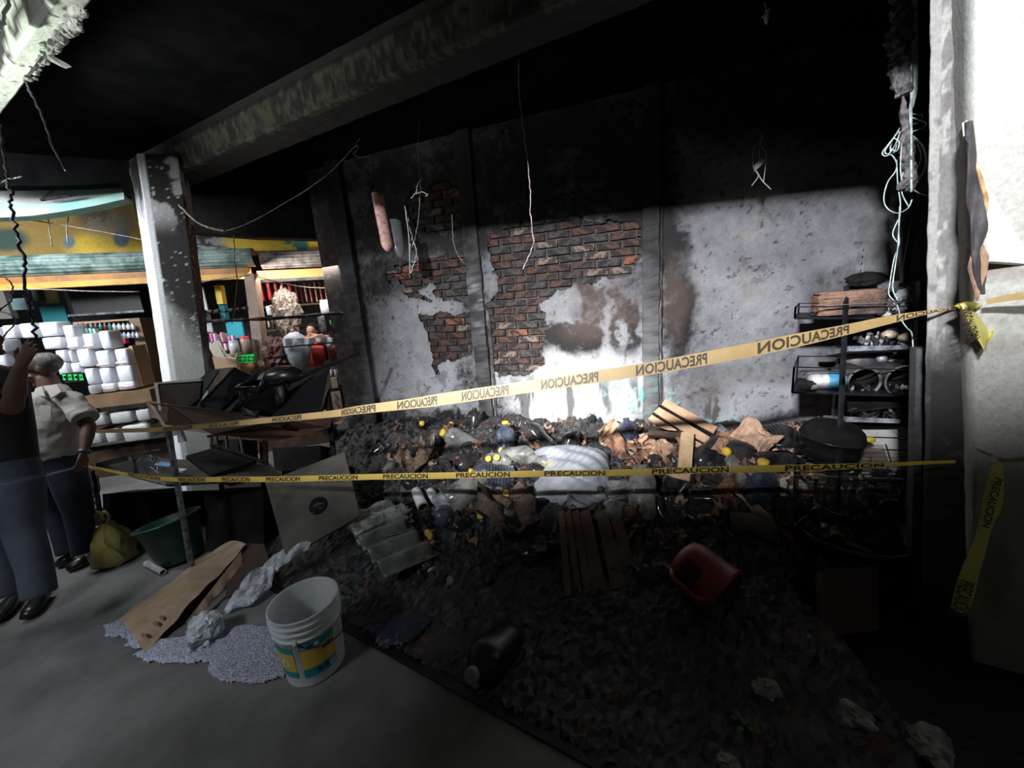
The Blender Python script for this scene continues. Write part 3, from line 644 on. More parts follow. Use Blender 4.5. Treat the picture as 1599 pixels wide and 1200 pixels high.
rj = random.Random(11)
dj = jug(900, 745, 'plain', m_jugd, 'charred_jug', 'charred plastic jug buried among the rubble', 1.2, 1, .9, None, None, .02, group='charred jugs in the rubble')
for i in range(46):
    x = rj.uniform(580, 1290); y = rj.uniform(655, 830)
    if 830 < x < 960 and y < 800: continue
    c = copy_tree(dj); P = onp(x, y, .01); place_rot(c, P, rj.uniform(.6, 1.6), rj.uniform(0, 6.28), rj.uniform(0, 6)); s_ = rj.uniform(.55, 1.0); c.scale = (s_, s_, s_ * .9)
    c.location = P - (c.rotation_quaternion @ Vector((0, 0, .12 * s_)))
dj2 = jug(1010, 790, 'plain', m_jugc, 'crushed_clear_jug', 'crushed smoky clear jug in the debris heap', 1.2, 1, .9, None, None, .02, group='crushed clear jugs in the debris')
for i in range(20):
    x = rj.uniform(600, 1180); y = rj.uniform(668, 815)
    if 830 < x < 960 and y < 800: continue
    c = copy_tree(dj2); P = onp(x, y, .01); place_rot(c, P, rj.uniform(.8, 1.6), rj.uniform(0, 6.28), rj.uniform(0, 6)); s_ = rj.uniform(.6, 1.0); c.scale = (s_, s_ * .8, s_ * .9)
    c.location = P - (c.rotation_quaternion @ Vector((0, 0, .11 * s_))) + Vector((0, 0, .02))
# ---- loose caps
capt = None
for i, (x, y) in enumerate([(707, 669), (784, 710), (831, 715), (777, 722), (764, 724), (1172, 724), (794, 671), (752, 812), (672, 838), (676, 843), (792, 778)]):
    P = onp(x, y, .02)
    if capt is None:
        capt = tag(obj('bottle_cap', MB().lathe([(0, 0), (.024, 0), (.026, .003), (.026, .016), (.023, .019), (.015, .018), (0, .018)], 14), m_yellow, smooth=True), 'loose bright yellow bottle cap in the black debris', 'cap', 'yellow caps in the debris'); c = capt
    else: c = copy_tree(capt)
    place_rot(c, P + Vector((0, -.03, .05)), rj.uniform(.8, 1.5), rj.uniform(4.0, 5.4))
# ---- cardboard scraps and splinters
def scrap(w, h, seed, th=.004, curl=.3, amp=.03, n=9):
    r = random.Random(seed); a = [r.uniform(-.25, .25) for _ in range(40)]
    def fn(u, v):
        x, y = u - .5, v - .5; e = 1 + .10 * math.sin(u * 5 + seed) * (abs(y) * 2) + a[int(u * 9)] * (abs(y) * 2) ** 3 * .32
        g = 1 + a[20 + int(v * 9)] * (abs(x) * 2) ** 3 * .25
        z = curl * w * (x * x) + amp * (math.sin(x * 7 + seed) * math.cos(y * 5 + seed * 2) + .5 * math.sin(13 * x + 9 * y + seed)) + (.25 * w * abs(x - .15) if seed % 3 == 0 else 0)
        return (x * w * g, y * h * e, z)
    return MB().grid(fn, n, n, th)
def put_scrap(px, py, w, h, mt, name, label, cat, tilt, az, seed, lift=.04, group=None, **k):
    o = tag(obj(name, scrap(w, h, seed, **k), mt), label, cat, group); P = onp(px, py, lift); place_rot(o, P + Vector((0, -.01, .01)), tilt, az, seed * 1.3); return o
put_scrap(952, 675, .14, .22, m_cardl, 'cardboard_piece', 'pale pointed cardboard piece standing against the bright wall', 'cardboard', 1.35, -1.45, 4, .08)
put_scrap(1160, 700, .36, .26, m_cardl, 'cardboard_piece', 'torn crumpled brown cardboard sheet left of the cooking pot', 'cardboard', .8, -1.8, 3, .10, amp=.05)
put_scrap(1185, 688, .12, .14, m_cards, 'cardboard_piece', 'square brown card flap against the wall left of the pot', 'cardboard', 1.2, -1.5, 5, .10)
put_scrap(1070, 705, .12, .20, m_cards, 'cardboard_piece', 'upright red brown card under the wooden crate', 'cardboard', 1.5, -1.5, 8, .06)
put_scrap(1025, 705, .22, .12, m_cardl, 'cardboard_piece', 'pale curled card strip left of the crate post', 'cardboard', 1.0, -1.7, 10, .06)
put_scrap(1008, 690, .12, .12, m_cardl, 'cardboard_piece', 'small pale folded card between ribbed jug and crate', 'cardboard', 1.1, -1.2, 6, .07)
put_scrap(975, 705, .30, .18, m_cards, 'cardboard_piece', 'flat torn card sheet right of the sack top', 'cardboard', .6, -1.4, 9, .05, amp=.04)
put_scrap(1000, 722, .24, .14, m_cards, 'cardboard_piece', 'ragged dark edged card below the sheet beside the sack', 'cardboard', .9, -1.6, 12, .04, amp=.04)
put_scrap(1150, 760, .30, .16, m_cards, 'cardboard_piece', 'red brown folded card heap left of the upright ribbed jug', 'cardboard', .9, -1.7, 15, .05, amp=.06)
put_scrap(1175, 790, .42, .10, m_cardl, 'cardboard_piece', 'long scorched card strip below the upright ribbed jug', 'cardboard', .5, -1.6, 16, .03)
put_scrap(1130, 705, .26, .12, m_cards, 'cardboard_piece', 'brown board edge just above the lower tape right of the crate', 'cardboard', .9, -1.5, 18, .04)
put_scrap(1245, 770, .16, .14, m_cards, 'cardboard_piece', 'dark brown torn card beside the black tub rim', 'cardboard', .9, -1.5, 19, .04)
put_scrap(1233, 757, .12, .12, mat('cream_plastic', (.75, .72, .62), .5), 'plastic_scrap', 'bright cream plastic scrap at the left of the black tub', 'scrap', 1.1, -1.5, 21, .05)
put_scrap(1262, 738, .10, .10, mat('melted_cream', (.72, .60, .40), .5, c2=(.3, .18, .08), scale=20), 'plastic_scrap', 'melted cream lump under the rack tape', 'scrap', 1.0, -1.5, 22, .06, amp=.05)
put_scrap(782, 790, .34, .22, mat('burlap', (.20, .14, .11), .9, c2=(.10, .07, .055), scale=14, bump=.4), 'burlap_scrap', 'crumpled brown cloth in front of the white sack', 'cloth', .7, -1.4, 24, .05, amp=.08, n=16)
put_scrap(805, 812, .28, .20, mat('burlap', (.20, .14, .11)), 'burlap_scrap', 'folded brown cloth lump lower left of the slatted crate', 'cloth', .8, -1.4, 27, .06, amp=.09, n=16)
put_scrap(660, 715, .44, .12, mat('tan_wet_card', (.28, .19, .13), .5, c2=(.05, .035, .03), scale=10), 'cardboard_piece', 'long wet card strip bridging the dark hollow on the left', 'cardboard', .5, -1.5, 30, .05, amp=.02)
put_scrap(640, 728, .26, .12, mat('tan_wet_card', (.28, .19, .13)), 'cardboard_piece', 'wet card roll with a pale mark left above the lower tape', 'cardboard', .9, -1.3, 33, .04, amp=.04)
put_scrap(700, 683, .24, .08, m_cards, 'cardboard_piece', 'orange brown card sliver near the yellow capped dark jug', 'cardboard', .8, -1.5, 35, .05)
put_scrap(835, 690, .26, .09, m_cards, 'cardboard_piece', 'curled orange brown card beside the blue tinted jug', 'cardboard', .9, -1.8, 38, .07)
put_scrap(530, 655, .26, .14, mat('pinkish_card', (.42, .30, .27), .8), 'cardboard_piece', 'pinkish card slanting by the stand leg at the left wall', 'cardboard', 1.2, -1.2, 39, .10)
protos = []
for k in range(6):
    o = tag(obj('card_scrap', scrap(.13, .09, 50 + k, amp=.018), m_cards if k < 4 else m_cardl), 'small scorched card scrap lying in the debris heap', 'scrap', 'scorched card scraps in the debris'); protos.append(o)
for i in range(170):
    if i < 6: o = protos[i]
    else: o = protos[i % 6].copy(); COL.objects.link(o)
    x = rj.uniform(585, 1300); y = 662 + rj.random() ** 1.3 * 190
    if 835 < x < 955 and 700 < y < 800: x += 140
    place_rot(o, onp(x, y, .0) + Vector((0, 0, .012)), rj.uniform(.1, 1.2), rj.uniform(0, 6.28), rj.uniform(0, 6.28)); s_ = rj.uniform(.4, 1.25); o.scale = (s_, s_, s_)
pr = []
m_char = mat('charcoal', (.012, .012, .014), .4, c2=(.045, .045, .05), scale=20, bump=.5)
for k in range(5):
    r = random.Random(k); mb = MB().ball((0, 0, 0), (.05, .04, .03), 8, 5, noise=.45, seed=k)
    o = tag(obj('charred_lump', mb, m_char if k < 4 else m_whitedirty), 'charred lump of melted stock in the debris heap', 'lump', 'charred lumps in the debris'); pr.append(o)
pr[4]['label'] = 'pale broken plaster lump in the debris heap'; pr[4]['group'] = 'pale lumps in the debris'
for i in range(150):
    if i < 5: o = pr[i]
    else: o = pr[(i % 20 == 0) * 4 + (i % 20 != 0) * (i % 4)].copy(); COL.objects.link(o)
    x = rj.uniform(585, 1400); y = 655 + rj.random() * 260; o.rotation_euler = (rj.uniform(0, 6), rj.uniform(0, 6), rj.uniform(0, 6)); s_ = rj.uniform(.4, 1.5) * (.5 if i % 20 == 0 else 1)
    o.scale = (s_, s_, s_); o.location = onp(x, y) + Vector((0, 0, .012))
sk = []
for k in range(4):
    o = tag(obj('wood_splinter', MB().box((0, 0, 0), (.20, .022, .012)), m_dwood if k % 2 else m_char), 'burnt wood splinter sticking out of the debris heap', 'splinter', 'burnt splinters in the debris'); sk.append(o)
for i in range(70):
    if i < 4: o = sk[i]
    else: o = sk[i % 4].copy(); COL.objects.link(o)
    o.location = onp(rj.uniform(585, 1350), 655 + rj.random() * 230) + Vector((0, 0, .02)); o.rotation_euler = (rj.uniform(0, 6), rj.uniform(-.6, .6), rj.uniform(0, 6)); s_ = rj.uniform(.4, 1.4); o.scale = (s_, s_, s_)
# ---- white sack
def sack(c, L, W_, Hh, seed, az, tilt=0):
    nn_ = 40; vs = []
    def fn(u, v):
        x, y = 2 * u - 1, 2 * v - 1; e = (1 - abs(x) ** 3.2) ** .5 * (1 - abs(y) ** 3.2) ** .5
        wr = .014 * math.sin(x * 9 + y * 14 + seed) + .006 * math.sin(x * 23 - y * 31) + .045 * math.sin(2.2 * x - 4 * y + 1) - .05 * math.exp(-((y + .25 + .3 * x) / .07) ** 2)
        return x, y, e, wr
    def top(u, v): x, y, e, wr = fn(u, v); return (x * L / 2, y * W_ / 2 * (1 - .1 * x * x), e * Hh * (1 + .25 * math.sin(2 * x + 1)) + wr * e * .8)
    def bot(u, v): x, y, e, wr = fn(u, v); return (x * L / 2, y * W_ / 2 * (1 - .1 * x * x), -e * Hh * .35 + wr * e * .4 - .002)
    mb = MB().grid(top, nn_, nn_); b2 = MB().grid(bot, nn_, nn_); mb.add(b2.v, [f[::-1] for f in b2.f]); return mb
t = thing('plastic_sack', 'big dusty white woven sack slumped across the heap behind the lower tape', 'sack', onp(893, 752, .05) + Vector((0, .02, .0)), (math.radians(38), math.radians(4), math.radians(-6)))
m_sack = mat('white_sack', (.36, .38, .42), .6, c2=(.25, .27, .31), scale=5, bump=.5, bscale=22)
obj('body', sack(0, .60, .54, .19, 2, 0), m_sack, t, smooth=True)
obj('flap', scrap(.34, .16, 31, .003, .2, .03, 16), mat('grey_sack', (.36, .37, .39), .6, c2=(.22, .22, .24), scale=7, bump=.4), t, loc=(.10, -.30, -.03), smooth=True)
obj('print_line', MB().box((-.1, .06, .158), (.09, .006, .003)), mat('red_print', (.35, .12, .12), .6), t)
put_scrap(915, 782, .26, .10, mat('grey_sack', (.36, .37, .39)), 'sack_scrap', 'torn grey sack end hanging over the slatted crate', 'sack', 1.0, -1.5, 41, .06, n=14)
# ---- broken wooden crate, pale
t = thing('wooden_crate', 'broken pale wooden crate leaning on the wall right of the hot patch', 'crate', onp(1070, 700, .05))
def px_slab(parent, name, pix, th, mt, label=None):
    mb = MB().slab([at(*p) for p in pix], th); o = obj(name, mb, mt, parent, auto=True)
    if label: o['label'] = label
    return o
px_slab(t, 'slat', [(1039, 623, 3.05), (1065, 637, 3.02), (1120, 667, 2.98), (1114, 677, 2.96), (1060, 648, 3.0), (1033, 632, 3.04)], .012, m_wood)
px_slab(t, 'slat', [(1029, 636, 3.03), (1055, 651, 3.0), (1109, 683, 2.94), (1101, 692, 2.92), (1066, 673, 2.95), (1021, 643, 3.02)], .012, m_wood)
px_slab(t, 'slat', [(1018, 648, 3.01), (1036, 659, 2.98), (1058, 673, 2.95), (1043, 672, 2.96), (1025, 666, 2.98), (1012, 654, 3.01)], .012, m_wood)
px_slab(t, 'slat', [(1084, 687, 2.93), (1098, 695, 2.92), (1092, 704, 2.9), (1082, 699, 2.91)], .012, m_wood)
px_slab(t, 'back_board', [(1030, 632, 3.09), (1110, 676, 3.03), (1100, 690, 3.0), (1018, 648, 3.07)], .01, m_soot)
px_slab(t, 'end_board', [(1120, 672, 2.99), (1122, 682, 3.05), (1098, 716, 2.95), (1091, 706, 2.9)], .014, m_dmetal, 'charred end board')
px_slab(t, 'corner_post', [(1064, 675, 2.88), (1084, 676, 2.88), (1079, 748, 2.62), (1058, 744, 2.62)], .02, mat('yellow_wood', (.74, .52, .30), .7, c2=(.6, .38, .2), scale=9), 'yellowish corner post with a dark burn mark')
px_slab(t, 'cross_bar', [(1012, 670, 2.94), (1064, 677, 2.88), (1064, 684, 2.86), (1012, 680, 2.92)], .03, m_dwood, 'charred crossbar')
px_slab(t, 'cross_bar', [(1034, 738, 2.62), (1078, 740, 2.60), (1077, 752, 2.58), (1052, 746, 2.6)], .02, m_wood)
for k, (a, b) in enumerate([((1022, 645), (1026, 649)), ((1030, 650), (1034, 654))]): px_slab(t, 'nail_block', [(a[0], a[1], 3.04), (b[0], a[1] + 1, 3.04), (b[0], b[1], 3.04), (a[0], b[1] - 1, 3.04)], .01, m_dwood)
# ---- dark slatted crate in front
t = thing('slatted_crate', 'dim brown slatted crate leaning below the white sack', 'crate', onp(930, 900, .02))
m_dslat = mat('dim_slat', (.17, .105, .065), .7, c2=(.10, .06, .04), scale=8, bump=.3)
for a, b, w1, w2 in [(872, 882, 8, 10), (882, 898, 9, 10), (893, 912, 10, 12), (905, 925, 16, 22), (930, 955, 17, 24), (952, 975, 18, 22)]:
    px_slab(t, 'slat', [(a, 800, 2.5), (a + w1, 796, 2.5), (b + w2, 928 - (b - 882) * .15, 2.12), (b, 932 - (b - 882) * .15, 2.12)], .015, m_dslat)
px_slab(t, 'cross_bar', [(872, 806, 2.53), (975, 800, 2.56), (976, 808, 2.52), (872, 815, 2.50)], .03, m_dslat)
px_slab(t, 'cross_bar', [(884, 900, 2.26), (990, 892, 2.30), (990, 902, 2.27), (884, 912, 2.23)], .03, m_dslat)
# ---- two stacks of white cups and torn white bag
for i, (x, y, r, L, az, lab) in enumerate([(655, 790, .042, .20, 2.05, 'larger white foam cup stack lying open end down left of the torn white bag'), (676, 785, .034, .13, 2.15, 'smaller white foam cup stack between the larger one and the torn bag')]):
    t = thing('cup_stack', lab, 'cups'); place_rot(t, onp(x, y, .05) + Vector((0, .02, .05)), 1.25, az)
    obj('sleeve', MB().lathe([(r * .9, -L / 2), (r, -L / 2 + .01), (r * .96, 0), (r * .9, L / 2 - .01), (r * .5, L / 2), (0, L / 2)], 20), m_white, t, smooth=True)
    obj('opening', MB().lathe([(r * .84, -L / 2 + .004), (r * .8, -L / 2 + .05), (0, -L / 2 + .05)], 20), m_soot, t, smooth=True, )
    obj('rim', MB().lathe([(r * .84, -L / 2), (r * 1.03, -L / 2), (r * 1.05, -L / 2 + .008), (r, -L / 2 + .012)], 20), m_whitedirty, t, smooth=True)
put_scrap(693, 783, .12, .14, m_filmw, 'torn_bag', 'torn white plastic bag with a ring tab right of the cup stacks', 'bag', 1.0, -1.4, 44, .08, amp=.03, n=14)
# ---- stacked corrugated sheets, greenish
m_corr = mat('greenish_fibre_sheet', (.25, .275, .24), .35, c2=(.12, .13, .115), scale=9, bump=.5, bscale=30)
def corr(parent, c4, ribs, amp, th, name='sheet', mt=m_corr, wob=0):
    A_, B_, C_, D_ = [at(*p) for p in c4]; n = (B_ - A_).cross(D_ - A_).normalized()
    if n.z < 0: n = -n
    def fn(u, v):
        p = A_.lerp(B_, u).lerp(D_.lerp(C_, u), v); return p + n * (amp * math.sin(v * ribs * 2 * math.pi) + wob * math.sin(u * 9 + v * 5))
    return obj(name, MB().grid(fn, 10, ribs * 10, th), mt, parent, smooth=True, auto=True)
m_wrap = mat('film_wrapped_sheet', (.50, .53, .49), .18, c2=(.16, .18, .15), scale=13, mix=(.4, .55), bump=.8, bscale=18)
t = thing('corrugated_sheets', 'greenish grey ribbed roofing sheets stacked right of the holed board', 'roofing', onz(610, 880, .02))
corr(t, [(556, 842, 2.55), (628, 814, 2.75), (684, 868, 2.50), (602, 903, 2.28)], 3, .030, .012)
corr(t, [(547, 832, 2.62), (632, 806, 2.80), (650, 826, 2.70), (562, 852, 2.50)], 1, .024, .012, wob=.003)
corr(t, [(536, 820, 2.66), (604, 786, 2.90), (645, 798, 2.82), (556, 836, 2.54)], 2, .024, .02, wob=.006, mt=m_wrap)
corr(t, [(544, 808, 2.72), (598, 788, 2.92), (638, 796, 2.84), (566, 820, 2.64)], 1, .026, .02, wob=.012, mt=m_wrap)
t2 = put_scrap(655, 812, .14, .10, m_dmetal, 'cardboard_piece', 'dark folded strip on top of the ribbed sheets', 'cardboard', .4, -1.4, 60, .1)
# bluish granule patch in the dark, right of the bucket
def patch(name, pix, zf, mt, label, res=.012, seed=0, edge=10, z0=.004):
    P = [onz(x, y, z0) for x, y in pix]; xs = [p.x for p in P]; ys = [p.y for p in P]
    gx_, gy_ = np.meshgrid(np.arange(min(xs) - .05, max(xs) + .05, res), np.arange(min(ys) - .05, max(ys) + .05, res), indexing='ij')
    Q = np.stack([gx_.ravel(), gy_.ravel(), 0 * gx_.ravel() + z0], 1); n = fbm(Q * 12, seed) - .5; n2 = fbm(Q * 12, seed + 5) - .5
    ins = poly_in(Q[:, 0] + n * .06, Q[:, 1] + n2 * .06, [(p.x, p.y) for p in P]).reshape(gx_.shape)
    # soft thickness towards the rim
    k = ins.astype(float)
    for _ in range(edge):
        kk = np.pad(k, 1); k = np.minimum(k, (kk[:-2, 1:-1] + kk[2:, 1:-1] + kk[1:-1, :-2] + kk[1:-1, 2:]) / 4)
    hgt = z0 + k.ravel() * zf + (np.random.RandomState(seed).rand(Q.shape[0]) - .3) * res * .55 * (k.ravel() > .02); Q[:, 2] = hgt
    f = ins[:-1, :-1] & ins[1:, :-1] & ins[:-1, 1:] & ins[1:, 1:]; I, J = np.nonzero(f); W = gx_.shape[1]
    q = np.stack([I * W + J, (I + 1) * W + J, (I + 1) * W + J + 1, I * W + J + 1], 1); used = np.unique(q); mp = np.zeros(len(Q), int); mp[used] = np.arange(len(used)); V = Q[used]; q = mp[q]
    of = V.mean(0); of[2] = 0
    me = bpy.data.meshes.new(name); me.from_pydata((V - of).tolist(), [], q.tolist()); me.materials.append(mt)
    o = bpy.data.objects.new(name, me); COL.objects.link(o); o.location = of; tag(o, label, 'granules', kind='stuff'); return o
patch('ash_granules', [(575, 985), (600, 962), (650, 958), (690, 965), (665, 985), (640, 1010), (600, 1018)], .03, mat('bluish_ash', (.035, .045, .075), .5, c2=(.015, .018, .03), scale=60), 'bluish ash granules spilled on the dark floor right of the bucket', seed=4, z0=.03)
# ---- red container lying on its side
t = thing('red_canister', 'scorched red plastic canister lying on its side in the dark', 'container', onp(1085, 935, .02))
A_ = at(1062, 872, 2.05); B_ = at(1128, 925, 1.88); ax = (B_ - A_).normalized()
M_ = Matrix.Translation(A_ - t.location) @ ax.to_track_quat('Z', 'Y').to_matrix().to_4x4(); L = (B_ - A_).length
m_red = mat('scorched_red', (.30, .025, .015), .45, c2=(.10, .018, .014), scale=5)
obj('body', MB().lathe([(0, 0), (.08, 0), (.115, .02), (.13, .06), (.135, L * .6), (.135, L), (.142, L + .01), (.142, L + .025), (.130, L + .025), (.128, L), (.12, .05)], 28, M=M_), m_red, t, smooth=True)
obj('handle_grip', MB().tube([M_ @ Vector(p) for p in [(-.13, .02, .03), (-.165, .02, .06), (-.17, .02, L * .8), (-.13, .02, L * .95)]], .014, 8), m_red, t, smooth=True)
obj('burn_mark', MB().lathe([(.136, .06), (.1365, .07), (.1365, .14), (.136, .15)], 8, M=M_, a0=2.2, a1=3.1), m_dmetal, t)
m_tube_lab = 'faint card tube lying right of the red canister'
# ---- crumpled papers and small things on the dark floor
m_paper = mat('dirty_paper', (.34, .33, .32), .8, c2=(.16, .15, .145), scale=14, bump=.4)
for x, y, s_, lab, sd in [(1196, 1082, .055, 'crumpled grey paper ball alone on the dark floor', 3), (1340, 1128, .06, 'dim crumpled paper left of the bright one at the bottom', 5), (1450, 1168, .072, 'brightest crumpled paper by the pillar foot', 7), (1136, 1196, .04, 'small paper bit at the very bottom edge', 9), (704, 910, .03, 'small white paper crumb behind the bucket, upper one', 11), (746, 1070, .028, 'small pale disc-like crumb near the concrete edge', 13), (1300, 795, .02, 'tiny white crumb beside the pillar at tub height', 14)]:
    mb = MB().ball((0, 0, 0), (s_, s_ * .8, s_ * .6), 18, 11, noise=.65, seed=sd, nf=2.6)
    P = onp(x, y, .01); o = tag(obj('crumpled_paper', mb, m_paper), lab, 'paper'); o.location = P + Vector((0, 0, .012)); o.rotation_euler = (0, 0, sd)
mb = MB(); r = random.Random(8)
for i in range(16):
    a = r.uniform(0, 6.28); l = r.uniform(.02, .045); c = Vector((r.uniform(-.03, .03), r.uniform(-.03, .03), .02)); d = Vector((math.cos(a), math.sin(a), r.uniform(0, .6)))
    s_ = d.cross(Vector((0, 0, 1))).normalized() * .010; mb.add([c, c + d * l * .5 + s_, c + d * l, c + d * l * .5 - s_], [(0, 1, 2, 3)])
o = tag(obj('leafy_sprig', mb, mat('dull_leaf', (.06, .13, .05), .7)), 'small wilted green sprig on the dark floor', 'leaves'); o.location = onp(1166, 1140, .01) + Vector((0, 0, .01))
# dim carton standing in the dark, faint red crate front
for pix, lab, mt in [([(1000, 975, 1.95), (1085, 970, 1.92), (1088, 1072, 1.72), (1002, 1080, 1.72)], 'faint brown carton standing in the dark below the red canister', mat('dim_carton', (.06, .045, .035), .8)),
                     ([(1285, 890, 1.9), (1370, 884, 1.86), (1372, 985, 1.72), (1290, 995, 1.74)], 'faint red brown carton in the dark near the pillar', mat('dim_red_carton', (.06, .028, .022), .8))]:
    mb = MB().slab([at(*p) for p in pix], .10); tag(obj('carton', mb, mt, auto=True), lab, 'carton')
tag(obj('card_tube', MB().tube([at(1140, 815, 2.35), at(1180, 818, 2.3), at(1210, 835, 2.2)], .06, 18), mat('dim_carton2', (.13, .10, .08), .8), auto=True, smooth=True), 'dim brown roll lying above the red canister', 'roll')
# reddish card strip bottom right on floor
mb = MB().slab([onp(1335, 1140, .02), onp(1390, 1125, .03), onp(1405, 1185, .02), onp(1350, 1198, .02)], .01); tag(obj('card_sheet', mb, mat('dim_red_card', (.07, .02, .015), .8), auto=True), 'dim dark red card flat between the two lower papers', 'cardboard')
# ================================================================== RIGHT SIDE: SHELF RACK, TUB, POT, MELTED CABLES
def shelf_pt(px, py, Z): return at(px, py, Z)
def bar(parent, name, a, b, r, mt, label=None, n=4):
    o = obj(name, MB().tube([at(*a), at(*b)], r, n), mt, parent, auto=True)
    if label: o['label'] = label
    return o
m_rack = mat('rack_steel', (.035, .037, .055), .45, .5, c2=(.015, .014, .016), scale=12)
m_rackl = mat('bare_rack_steel', (.42, .44, .50), .5, .4, c2=(.12, .12, .13), scale=18)
t = thing('storage_rack', 'sooted steel rack with burnt stock on its trays beside the pillar', 'rack', onz(1318, 880, 0))
bar(t, 'post', (1322, 448, 2.42), (1306, 800, 2.20), .014, m_rack)
bar(t, 'post', (1437, 440, 2.32), (1418, 800, 2.12), .018, m_rack)
bar(t, 'post', (1310, 560, 2.80), (1298, 700, 2.72), .016, m_rack)
def tray(y0l, y0r, xl, xr, Zf, Zb, h, name, fill=True):
    a, b = at(xl, y0l, Zf), at(xr, y0r, Zf - .10); c, d = at(xr - 8, y0r - 16, Zb - .1), at(xl + 6, y0l - 14, Zb)
    c.z = b.z; d.z = a.z
    mb = MB().slab([a, b, c, d], .008); o = obj(name, mb, m_rack, t, auto=True)
    up = Vector((0, 0, h)); e = MB()
    for p, q in ((a, b), (a, d), (d, c)):
        e.tube([p + up, q + up], .005, 4); e.tube([p, p + up], .006, 4); e.tube([p, q], .006, 4)
    ob = bpy.data.objects.new('edge_wire', e.mesh('edge_wire', m_rack, False, Vector(t.location))); COL.objects.link(ob); ob.parent = t
    return a, b, c, d
T1 = tray(497, 497, 1241, 1436, 2.44, 2.78, .07, 'tray')
T2 = tray(613, 619, 1237, 1430, 2.40, 2.74, .16, 'tray')
px_slab(t, 'shelf_lip', [(1325, 541, 2.42), (1436, 539, 2.32), (1435, 545, 2.32), (1325, 549, 2.42)], .40, m_rackl, 'pale bare metal lip')
px_slab(t, 'shelf_lip', [(1322, 651, 2.38), (1426, 656, 2.26), (1425, 662, 2.26), (1321, 659, 2.38)], .40, m_rackl, 'blue grey metal lip')
for k, y in enumerate((480,)): bar(t, 'guard_wire', (1285, y - 3, 2.42), (1442, y - 9, 2.30), .002, m_wire, n=5)
# stock on the rack
def lump(px, py, Z, r, mt, name, label, cat, seed=1, noise=.3, rot=0, group=None, nf=3):
    o = tag(obj(name, MB().ball((0, 0, 0), r, 20, 12, noise=noise, seed=seed, nf=nf), mt, smooth=noise < .3), label, cat, group); o.location = at(px, py, Z); o.rotation_euler = (0, 0, rot); return o
o = thing('brown_bundle', 'thick scorched stack of brown sheets on the top tray', 'stack', at(1322, 492, 2.50), (0, 0, -.35))
rr = random.Random(4)
for k in range(14):
    mb = MB(); w_, d_ = .36 + rr.uniform(-.012, .012), .20; z = .008 + k * .0105
    n_ = 22; vs = []; 
    for zz_ in (0, .0095):
        for i in range(n_):
            a = 2 * math.pi * i / n_; c, s_ = math.cos(a), math.sin(a); q = (abs(c) ** 6 + abs(s_) ** 6) ** (-1 / 6) * (1 + rr.uniform(-.02, .02)); vs.append((c * q * w_ / 2, s_ * q * d_ / 2, z + zz_ + rr.uniform(-.002, .002)))
    mb.add(vs, [tuple(range(n_ - 1, -1, -1)), tuple(range(n_, 2 * n_))] + [(i, (i + 1) % n_, (i + 1) % n_ + n_, i + n_) for i in range(n_)])
    obj('sheet', mb, mat('burnt_brown_sheets', (.30, .17, .12), .9, c2=(.07, .055, .045), scale=5, mix=(.42, .62), bump=.8, bscale=60), o)
can = thing('blue_can', 'soot stained can with a blue band on the middle tray', 'can', at(1288, 608, 2.5), (0, 0, -.3))
Mx = Matrix.Translation((0, 0, .055)) @ Matrix.Rotation(hp, 4, 'Y')
obj('body', MB().lathe([(0, -.09), (.052, -.09), (.055, -.085), (.053, -.04), (.053, .085), (.055, .09), (0, .09)], 22, M=Mx), m_whitedirty, can, smooth=True)
obj('band', MB().lathe([(.0535, .0), (.0545, .002), (.0545, .088), (.0535, .09)], 22, M=Mx), mat('blue_band', (.03, .25, .42), .5, c2=(.10, .32, .45), scale=20), can, smooth=True)
lump(1262, 603, 2.48, (.045, .05, .035), m_soot, 'charred_mass', 'black charred blob at the left end of the middle tray', 'lump', 3)
m_pot = mat('scorched_pot_grey', (.19, .17, .17), .6, .2, c2=(.07, .06, .065), scale=6, bump=.3)
def potlying(px, py, Z, r, L, label, az=-hp - .25, seed=0):
    t = thing('lying_pot', label, 'pot', at(px, py, Z), (0, 0, az + hp))
    M_ = Matrix.Rotation(hp, 4, 'X')
    pr = [(.0, -L), (r * .9, -L), (r, -L + .02), (r, -.01), (r * 1.06, -.004), (r * 1.06, .004), (r * .96, .006), (r * .95, -L + .03), (0, -L + .03)]
    obj('body', MB().lathe(pr, 30, M=M_), m_pot, t, smooth=True)
    obj('inside', MB().lathe([(r * .945, -.012), (r * .94, -L + .035), (0, -L + .034)], 30, M=M_), m_soot, t, smooth=True)
    return t
potlying(1350, 597, 2.42, .088, .24, 'left grey pot on its side with a black mouth, middle tray')
potlying(1412, 596, 2.34, .095, .24, 'right grey pot on its side with a pale lower rim, middle tray')
t3 = thing('black_ring_pan', 'large dark round pan standing behind the right lying pot', 'pan', at(1416, 585, 2.56), (0, 0, -.25))
obj('body', MB().lathe([(.10, -.02), (.14, -.015), (.15, 0), (.15, .01), (.13, .008), (.10, -.01), (0, -.012), (0, -.02)], 36, M=Matrix.Rotation(hp, 4, 'X')), m_pot, t3, smooth=True)
obj('inside', MB().lathe([(.13, .009), (0, -.005)], 36, M=Matrix.Rotation(hp, 4, 'X')), m_soot, t3)
lump(1345, 562, 2.62, (.11, .07, .07), m_pot, 'grey_pot_back', 'rounded grey pot back behind the left lying pot', 'pot', 2, .06)
lump(1377, 561, 2.52, (.03, .03, .035), m_rackl, 'small_tin', 'small pale tin wedged between the pots', 'tin', 5, .1)
lump(1388, 523, 2.42, (.055, .035, .028), mat('cream_block', (.60, .50, .36), .7, c2=(.3, .24, .17), scale=14), 'charred_box', 'cream ended charred block, left one on the second shelf', 'block', 6, .18, .5)
lump(1415, 527, 2.38, (.055, .035, .026), mat('cream_block', (.6, .5, .36)), 'charred_box', 'cream ended charred block, right one on the second shelf', 'block', 9, .22, .3)
